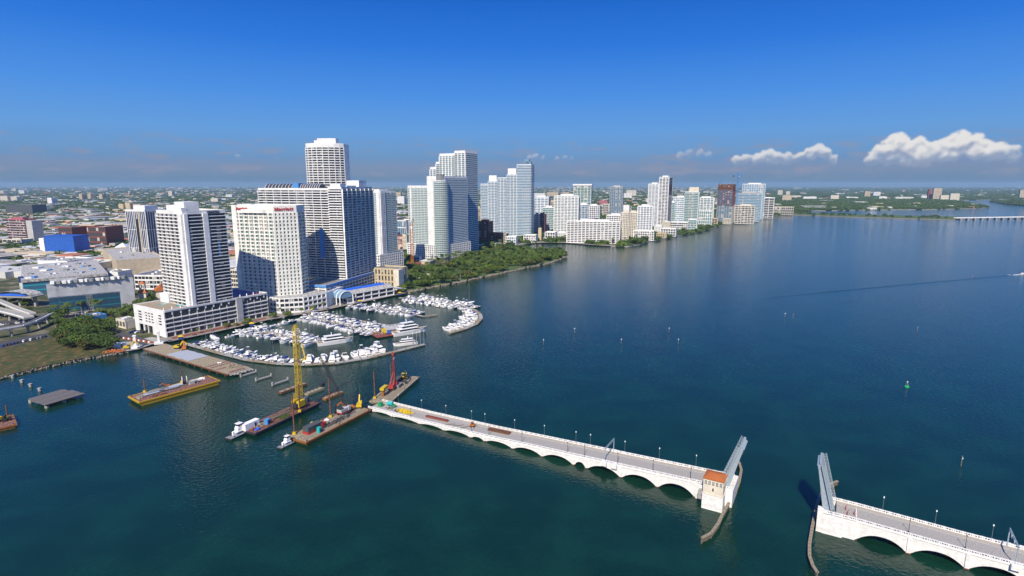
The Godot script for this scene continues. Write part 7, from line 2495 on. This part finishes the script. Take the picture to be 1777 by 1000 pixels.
func make_cars() -> void:
	var cars := []
	for m in ["white_clean", "steel_grey", "steel_dark", "red", "canvas_blue"]:
		var t := Node3D.new()
		t.set_meta("base_name", "parked_car")
		t.set_meta("category", "car")
		t.set_meta("kind", "thing")
		var b := MB.new().use(M[m])
		b.box(Vector3(0, 0.62, 0), Vector3(4.5, 0.62, 1.8), 0, 0.97)
		b.hexa([Vector3(-1.7, 0.9, 0.85), Vector3(1.1, 0.9, 0.85), Vector3(1.1, 0.9, -0.85), Vector3(-1.7, 0.9, -0.85), Vector3(-1.2, 1.48, 0.68), Vector3(0.4, 1.48, 0.68), Vector3(0.4, 1.48, -0.68), Vector3(-1.2, 1.48, -0.68)])
		obj("body", b.mesh(), t)
		b = MB.new().use(M.glass_smoked)
		b.hexa([Vector3(-1.66, 0.98, 0.86), Vector3(1.06, 0.98, 0.86), Vector3(1.06, 0.98, -0.86), Vector3(-1.66, 0.98, -0.86), Vector3(-1.3, 1.4, 0.73), Vector3(0.55, 1.4, 0.73), Vector3(0.55, 1.4, -0.73), Vector3(-1.3, 1.4, -0.73)])
		obj("window", b.mesh(), t)
		for x in [-1.4, 1.4]:
			for z in [-0.85, 0.85]:
				b = MB.new().use(M.rubber)
				b.tube(Vector3(x, 0.34, z - 0.1), Vector3(x, 0.34, z + 0.1), 0.34, 0.34, 10)
				obj("wheel", b.mesh(), t)
		cars.append([t, {"white_clean": "white", "steel_grey": "silver", "steel_dark": "black", "red": "red", "canvas_blue": "dark blue"}[m]])
	var put := func(px: float, py: float, yaw: float, where: String) -> void:
		var c: Array = cars[[0, 0, 1, 2, 1, 3, 4, 2][rng.randi() % 8]]
		copy(c[0], v3(g(px, py, GROUND), GROUND + 0.06), yaw, "%s car %s" % [c[1], where], "cars " + where)
	for k in 13:
		put.call(5 + k * 6.0, 601.5 - k * 1.33, 1.9 + rng.randf() * 0.1, "parked beside the vacant lot")
	for k in 8:
		put.call(2 + k * 9.0, 565 - k * 1.0, 0.3, "on the avenue under the guideway")
	for k in 7:
		put.call(118 + k * 13.0, 550 - k * 2.6, 0.5, "in the street before the shopping hall")
	for k in 6:
		put.call(228 + k * 5.0, 578 - (k % 2) * 2.0, 1.2 + 0.1 * k, "near the podium end wall")
	for c in cars:
		c[0].free()

func make_plants() -> void:
	make_tree_kinds()
	var broad := ["broad0", "broad1", "broad2", "broad4", "broad0"]
	var mix := broad + ["palm0", "palm1"]
	var palms := ["palm0", "palm1", "palm2"]
	var lawn := px_list([[842, 447], [870, 440], [910, 437], [950, 438], [958, 441], [940, 446], [900, 449.5], [860, 451.5]], GROUND)
	var path := px_list([[715, 478], [740, 474], [758, 476], [742, 481], [722, 484]], GROUND)
	wood([[703, 505], [741, 498], [808, 485], [859, 474], [909, 463], [944, 456], [968, 449], [980, 443], [962, 439], [905, 433], [862, 430], [835, 440], [812, 452], [770, 462], [722, 466], [704, 478]], 250, 5.2, "in the waterfront park", broad + ["broad3", "palm0", "palm2", "broad2"], 0.6, 1.5, [lawn, path])
	wood([[100, 590], [120, 566], [150, 563], [180, 572], [196, 590], [192, 609], [150, 611], [112, 603]], 46, 5.4, "in the grove beside the vacant lot", ["broad0", "broad1", "broad3", "broad4"], 0.8, 1.2)
	wood([[85, 572], [120, 566], [120, 550], [90, 548]], 8, 6, "at the bend of the guideway", mix, 0.7, 1.0)
	wood([[160, 565], [232, 575], [232, 545], [160, 545]], 16, 8, "between the avenue and the podium", mix, 0.7, 1.05)
	wood([[0, 530], [20, 518], [60, 530], [40, 560], [0, 556]], 8, 9, "under the station", broad, 0.5, 0.8)
	wood([[95, 549], [232, 520], [240, 526], [120, 556]], 14, 8, "lining the street before the shopping hall", palms, 0.9, 1.2)
	wood([[210, 545], [262, 515], [280, 520], [240, 550]], 14, 6, "round the bell tower", mix, 0.7, 1.1)
	wood([[330, 586], [463, 556], [462, 552], [330, 580]], 9, 6, "on the promenade before the podium", ["broad2", "palm0"], 0.4, 0.6)
	wood([[466, 558], [566, 540], [566, 536], [470, 547]], 10, 6, "on the terrace before the hotel", ["palm0", "palm1", "broad2"], 0.5, 0.7)
	wood([[530, 500], [575, 497], [580, 512], [540, 522]], 14, 6, "in the gap between the hotel and the barrel-vaulted block", broad, 0.7, 1.1)
	wood([[690, 512], [703, 508], [703, 500], [692, 503]], 4, 4, "at the foot of the white canopy", ["broad2"], 0.8, 1.0)
	wood([[740, 458], [818, 444], [816, 450], [745, 464]], 16, 6, "before the twin-wing condominium", palms, 0.9, 1.3)
	wood([[960, 419], [1070, 425], [1072, 422], [960, 416]], 16, 9, "on the beach before the long shore slab", ["broad1", "broad0", "palm1"], 0.8, 1.3)
	wood([[1078, 426], [1108, 424], [1122, 419], [1120, 413], [1085, 420]], 22, 7, "on the point beside the shore podium", ["broad1", "broad4", "palm1"], 0.8, 1.2)
	wood([[1124, 419], [1173, 409], [1218, 400], [1249, 391], [1293, 385], [1326, 378], [1353, 372], [1353, 369], [1293, 380], [1218, 394], [1150, 410]], 40, 10, "along the far shore road", ["broad1", "broad4", "broad0"], 0.8, 1.4, [], true)
	wood([[1378, 372.5], [1471, 376], [1560, 378.8], [1650, 381], [1650, 377.5], [1500, 374], [1390, 370.5]], 44, 9, "on the causeway embankment", ["palm1", "broad1", "broad4"], 0.9, 1.5, [], true)
	wood([[0, 438], [60, 446], [64, 425], [30, 428], [0, 432]], 20, 8, "beside the blue box building", broad, 0.9, 1.4, [], true)
	wood([[62, 446], [190, 452], [190, 438], [132, 436], [62, 444]], 20, 8, "before the blue box building", broad, 0.9, 1.4, [], true)
	wood([[0, 480], [66, 452], [66, 462], [0, 478]], 12, 8, "behind the glass-fronted hall", broad, 0.8, 1.2, [], true)
	var both := ArrayMesh.new()
	for part in trees["broad1"].get_children():
		both.add_surface_from_arrays(Mesh.PRIMITIVE_TRIANGLES, part.mesh.surface_get_arrays(0))
		both.surface_set_material(both.get_surface_count() - 1, part.mesh.surface_get_material(0))
	many("far_shore_trees", both, distant_trees, "small dark trees along the far shore, the causeway and the blue box building", "trees")
	for k in trees:
		trees[k].free()

# ---------------------------------------------------------------- the flat city to the horizon
func blob_mesh(mat: Material, n: int, sd: int) -> ArrayMesh:
	var r := RandomNumberGenerator.new()
	r.seed = sd
	var b := MB.new().use(mat)
	for k in n:
		var d := Vector3(r.randfn(), absf(r.randfn()) * 0.8, r.randfn()).normalized()
		var q := Vector3(d.x * 0.9, d.y * 0.62 + 0.12, d.z * 0.9) * r.randf_range(0.75, 1.05)
		var x := Vector3(r.randfn(), r.randfn() * 0.5, r.randfn()).normalized()
		var y := (d + Vector3(r.randfn(), r.randfn(), r.randfn()) * 0.4).cross(x).normalized()
		var z := r.randf_range(0.18, 0.34)
		b.quad(q - x * z, q + y * z, q + x * z, q - y * z)
	return b.mesh()

func many(called: String, mesh: Mesh, xs: Array, label: String, cat: String, colors := []) -> void:
	var mm := MultiMesh.new()
	mm.transform_format = MultiMesh.TRANSFORM_3D
	mm.use_colors = colors.size() > 0
	mm.mesh = mesh
	mm.instance_count = xs.size()
	for i in xs.size():
		mm.set_instance_transform(i, xs[i])
		if colors.size():
			mm.set_instance_color(i, colors[i])
	var o := MultiMeshInstance3D.new()
	o.name = numbered(called)
	o.multimesh = mm
	add_child(o)
	o.set_meta("kind", "stuff")
	o.set_meta("label", label)
	o.set_meta("category", cat)

func make_city() -> void:
	var poly := PackedVector2Array([Vector2(-27000, 700)] + mainland.slice(18) + [Vector2(27000, 6000), Vector2(27000, 26000), Vector2(-27000, 26000)])
	var land := func(p: Vector2) -> bool:
		return Geometry2D.is_point_in_polygon(p, poly)
	var near_box := px_list([[-40, 500], [240, 470], [300, 500], [700, 470], [700, 560], [-60, 640]], GROUND)
	# low buildings one by one, the largest in view
	var walls := ["white", "cream", "grey_wall", "beige", "brick_pink"]
	var roofs := ["roof_white", "roof_pale", "roof_grey", "terracotta", "roof_white"]
	var say := ["white", "cream", "grey", "tan", "pink"]
	var rsay := ["bright flat roof", "pale flat roof", "grey flat roof", "orange tiled roof", "white flat roof"]
	var meshes := {}
	var n := 0
	var tries := 0
	var spots := []
	while n < 290 and tries < 20000:
		tries += 1
		var d: float = 700.0 * pow(2600.0 / 700.0, rng.randf())
		var p := Vector2(rng.randf_range(-0.98, 0.75) * d, d)
		if not land.call(p) or is_built(p) or (d < 720 and p.x > -480):
			continue
		var ok := true
		for q in spots:
			if q.distance_squared_to(p) < 30.0 * 30.0:
				ok = false
				break
		if not ok or Geometry2D.is_point_in_polygon(p, PackedVector2Array(px_list([[700, 510], [990, 446], [900, 428], [820, 440], [700, 470]], 0))):
			continue
		spots.append(p)
		var w := rng.randi() % 5
		var rf := rng.randi() % 5
		var big := rng.randf_range(10, 26) if rng.randf() < 0.75 else rng.randf_range(26, 48)
		var s := Vector3(big, rng.randf_range(4.0, 8.5), big * rng.randf_range(0.5, 0.9))
		var t := thing("low_building", "low %s building with a %s among inland trees" % [say[w], rsay[rf]], "building", v3(p, GROUND), -0.28 + (PI / 2 if rng.randf() < 0.4 else 0.0), "low buildings among inland trees")
		cube("wall", t, M[walls[w]], Vector3(0, s.y / 2, 0), s)
		if rf == 3:
			var b := MB.new().use(M.terracotta)
			b.hexa([Vector3(-s.x * 0.54, s.y, s.z * 0.56), Vector3(s.x * 0.54, s.y, s.z * 0.56), Vector3(s.x * 0.54, s.y, -s.z * 0.56), Vector3(-s.x * 0.54, s.y, -s.z * 0.56), Vector3(-s.x * 0.3, s.y + 2.6, 0.2), Vector3(s.x * 0.3, s.y + 2.6, 0.2), Vector3(s.x * 0.3, s.y + 2.6, -0.2), Vector3(-s.x * 0.3, s.y + 2.6, -0.2)])
			obj("roof", b.mesh(), t)
		else:
			cube("roof", t, M[roofs[rf]], Vector3(0, s.y + 0.2, 0), s * Vector3(1.03, 0, 1.03) + Vector3(0, 0.5, 0))
			cube("roof_unit", t, M.steel_grey, Vector3(s.x * 0.2, s.y + 1.1, 0), Vector3(2.4, 1.4, 2.0))
		cube("window_band", t, M.glass_grey, Vector3(0, s.y * 0.55, s.z / 2), Vector3(s.x * 0.86, s.y * 0.25, 0.16))
		n += 1
	# the rest as one mass
	var hm := mt("far_wall", 1, 1, 1, 0.8)
	hm.vertex_color_use_as_albedo = true
	var xs := []
	var cs := []
	while xs.size() < 5900:
		var d: float = 1500.0 * pow(25000.0 / 1500.0, rng.randf()) if xs.size() > 1300 else 720.0 * pow(3.6, rng.randf())
		var p := Vector2(rng.randf_range(-1.0, 1.0) * d, d)
		if not land.call(p) or is_built(p) or (d < 1000 and p.x > -330) or (p.x > -60 and d < 1300):
			continue
		if p.x > -20.0 and d < 2300:
			continue
		if p.x > 0.42 * d and d > 1900 and rng.randf() < 0.8:
			continue
		var k := 1.0 + d / 9000.0
		var w := rng.randf_range(10, 34) * k if rng.randf() < 0.8 else rng.randf_range(40, 90) * k
		var h := rng.randf_range(4, 9) * k
		xs.append(Transform3D(Basis(Vector3.UP, -0.28 + (PI / 2 if rng.randf() < 0.5 else 0.0)).scaled_local(Vector3(w, h, w * rng.randf_range(0.4, 0.8))), v3(p, GROUND + h / 2)))
		var c := rng.randf()
		var tone := rng.randf_range(0.28, 0.62)
		cs.append(Color(tone, tone, tone * 0.97) if c < 0.62 else (Color(0.55, 0.46, 0.32) if c < 0.82 else (Color(0.36, 0.34, 0.31) if c < 0.93 else Color(0.42, 0.16, 0.09))))
	many("far_building_mass", cube_mesh(hm, Vector3.ZERO, Vector3.ONE), xs, "countless low pale roofs scattered to the horizon", "buildings", cs)
	# tree canopy between the roofs
	for v in 3:
		xs = []
		while xs.size() < 16000:
			var d: float = 640.0 * pow(25000.0 / 640.0, pow(rng.randf(), 0.60))
			var p := Vector2(rng.randf_range(-1.0, 1.0) * d, d)
			if not land.call(p) or is_built(p) or Geometry2D.is_point_in_polygon(p, PackedVector2Array(near_box)):
				continue
			var k := 1.0 + d / 2200.0
			if d < 900 and p.x > -150:
				continue
			var s := rng.randf_range(4.0, 8.0) * k
			xs.append(Transform3D(Basis(Vector3.UP, rng.randf() * TAU).scaled_local(Vector3(s * rng.randf_range(0.9, 1.5), minf(s, 9.0 + d / 2500.0) * rng.randf_range(0.9, 1.4), s)), v3(p, GROUND - 0.3)))
		many("tree_canopy", blob_mesh(M[["leaf_b", "leaf_b", "leaf_a"][v]], 90, 50 + v), xs, "unbroken dark green tree canopy over the inland streets", "trees")
	xs = []
	var point := PackedVector2Array(px_list([[1384, 367.5], [1413, 365], [1500, 363.8], [1632, 362.8], [1700, 361], [1712, 359.6], [1672, 352], [1655, 348.5], [1500, 346], [1360, 347], [1350, 368]]))
	var lo := Vector2(1e9, 1e9)
	var hi := -lo
	for q in point:
		lo = lo.min(q)
		hi = hi.max(q)
	while xs.size() < 5200:
		var q := Vector2(rng.randf_range(lo.x, hi.x), rng.randf_range(lo.y, hi.y))
		if Geometry2D.is_point_in_polygon(q, point) and not is_built(q):
			xs.append(Transform3D(Basis(Vector3.UP, rng.randf() * TAU).scaled_local(Vector3(13, 11, 13) * rng.randf_range(0.6, 1.3)), v3(q, GROUND - 0.3)))
	many("point_woods", blob_mesh(M.leaf_b, 90, 61), xs, "dense dark woods on the far wooded point behind the causeway", "trees")
	# woods of the far island and the embankment beyond
	xs = []
	var isle := PackedVector2Array(px_list([[1722, 350.5], [1748, 353], [1752, 355.5], [1790, 357.5], [1830, 356], [1830, 349.5], [1770, 348.6]]))
	while xs.size() < 700:
		var q: Vector2 = isle[rng.randi() % isle.size()].lerp(isle[rng.randi() % isle.size()], rng.randf())
		q = q.lerp(isle[rng.randi() % isle.size()], rng.randf() * 0.6)
		xs.append(Transform3D(Basis(Vector3.UP, rng.randf() * TAU).scaled_local(Vector3(14, 13, 14) * rng.randf_range(0.7, 1.3)), v3(q, GROUND - 0.3)))
	many("island_woods", blob_mesh(M.leaf_b, 90, 60), xs, "dark woods covering the low island across the bay", "trees")

# ---------------------------------------------------------------- things on the open water
func make_water_things() -> void:
	for k in [[997, 578, "white_clean"], [943, 598, "white_clean"], [1078, 597, "white_clean"], [1161, 577, "white_clean"], [1177, 597, "white_clean"], [1362, 551, "white_clean"], [1376, 553, "buoy_red"], [1592, 576, "buoy_green"], [1687, 485, "buoy_red"], [1740, 466, "buoy_red"], [1668, 809, "white_clean"]]:
		var tall := 1.0 if k[1] > 500 else 1.3
		var t := thing("channel_marker", {"white_clean": "slim white channel marker post", "buoy_red": "channel marker post with a red board", "buoy_green": "channel marker post with a green board"}[k[2]] + " standing in the open bay", "marker", v3(g(k[0], k[1])), 0.4, "channel marker posts in the bay")
		var b := MB.new().use(M.timber)
		b.tube(Vector3(0, -2, 0), Vector3(0, 3.4 * tall, 0), 0.2, 0.18, 7)
		obj("post", b.mesh(), t)
		cube("board", t, M[k[2]], Vector3(0, 3.6 * tall, 0.2), Vector3(0.65, 0.65, 0.1) * tall)
		cube("lamp", t, M.steel_grey, Vector3(0, 4.4 * tall, 0), Vector3(0.25, 0.5, 0.25))
	var bu := thing("channel_buoy", "green floating channel buoy with a lantern frame", "buoy", v3(g(1574, 672)), 0)
	var b := MB.new().use(M.buoy_green)
	b.tube(Vector3(0, -0.4, 0), Vector3(0, 0.7, 0), 1.2, 1.1, 14)
	obj("float", b.mesh(), bu)
	b = MB.new().use(M.steel_grey)
	for k in 3:
		b.bar(Vector3(cos(k * TAU / 3), 0.7, sin(k * TAU / 3)), Vector3(0, 3.2, 0), 0.12)
	obj("frame", b.mesh(), bu)
	cube("lantern", bu, M.white_clean, Vector3(0, 3.3, 0), Vector3(0.45, 0.6, 0.45))
	# passing speedboat, its foam and the low swell it leaves
	var sp := g3(1774, 476)
	copy(boats["centre_console_boat"], sp, 0.35, "small white speedboat crossing the bay with a foaming wake", "boats under way", 1.1)
	b = MB.new().use(M.white_clean)
	for k in 60:
		var f := rng.randf()
		b.boxt(Transform3D(Basis(Vector3.UP, rng.randf() * 3), sp + Vector3(-4 - 22 * f, 0.05, 2 + 7 * f + rng.randfn() * (0.6 + 1.2 * f))), Vector3(1.6, 0.25, 0.8) * (1.0 - 0.5 * f))
	setting("wake_foam", b.mesh(), "stuff", "white churned foam trailing the small speedboat", "foam")
	b = MB.new().use(M.water)
	var line := px_list([[1330, 517.5], [1372, 513], [1450, 505.5], [1560, 495], [1660, 486], [1760, 477]])
	for w in [[0.0, 0.3]]:
		for i in line.size() - 1:
			var u: Vector2 = (line[i + 1] - line[i]).normalized()
			var nr := Vector2(-u.y, u.x)
			var rows := []
			for e in [i, i + 1]:
				var amp: float = w[1] * (0.25 + 0.75 * minf(1.0, e / 2.0))
				var row := []
				for j in 9:
					var x := (j - 4) / 4.0
					row.append(v3(line[e] + nr * x * 2.0, 0.004 + amp * 0.5 * (1.0 + cos(PI * x))))
				rows.append(row)
			for j in 8:
				b.quad(rows[0][j], rows[0][j + 1], rows[1][j + 1], rows[1][j])
	setting("wake_swell", b.mesh(), "structure")
	# far causeway bridge
	var a := g(1658, 378.6, 6)
	var c := g(1850, 376.5, 6)
	var t := thing("causeway_bridge", "long low white causeway bridge on slender piers across the bay", "bridge", v3(a))
	var u := c - a
	b = MB.new().use(M.white)
	b.bar(Vector3(0, 6, 0), v3(u, 7.5), 14, 1.6)
	obj("deck", b.mesh(), t)
	for s in [-7, 7]:
		b = MB.new().use(M.white)
		b.bar(Vector3(0, 7.2, s), v3(u, 8.7) + Vector3(0, 0, s), 0.5, 1.0)
		obj("parapet", b.mesh(), t)
	for k in 16:
		var m := u * (k + 0.7) / 16.0
		b = MB.new().use(M.concrete)
		b.box(v3(m, 2.0), Vector3(4.5, 7.5, 12), -0.1)
		obj("pier", b.mesh(), t)

func _ready() -> void:
	rng.seed = 5
	vary.seed = 8
	make_materials()
	make_world()
	make_land()
	make_near_buildings()
	make_skyline()
	make_far_buildings()
	make_streets()
	make_bridge()
	make_barges()
	make_inland()
	make_marina()
	make_cars()
	make_plants()
	make_city()
	make_water_things()
	for k in boats:
		boats[k].free()
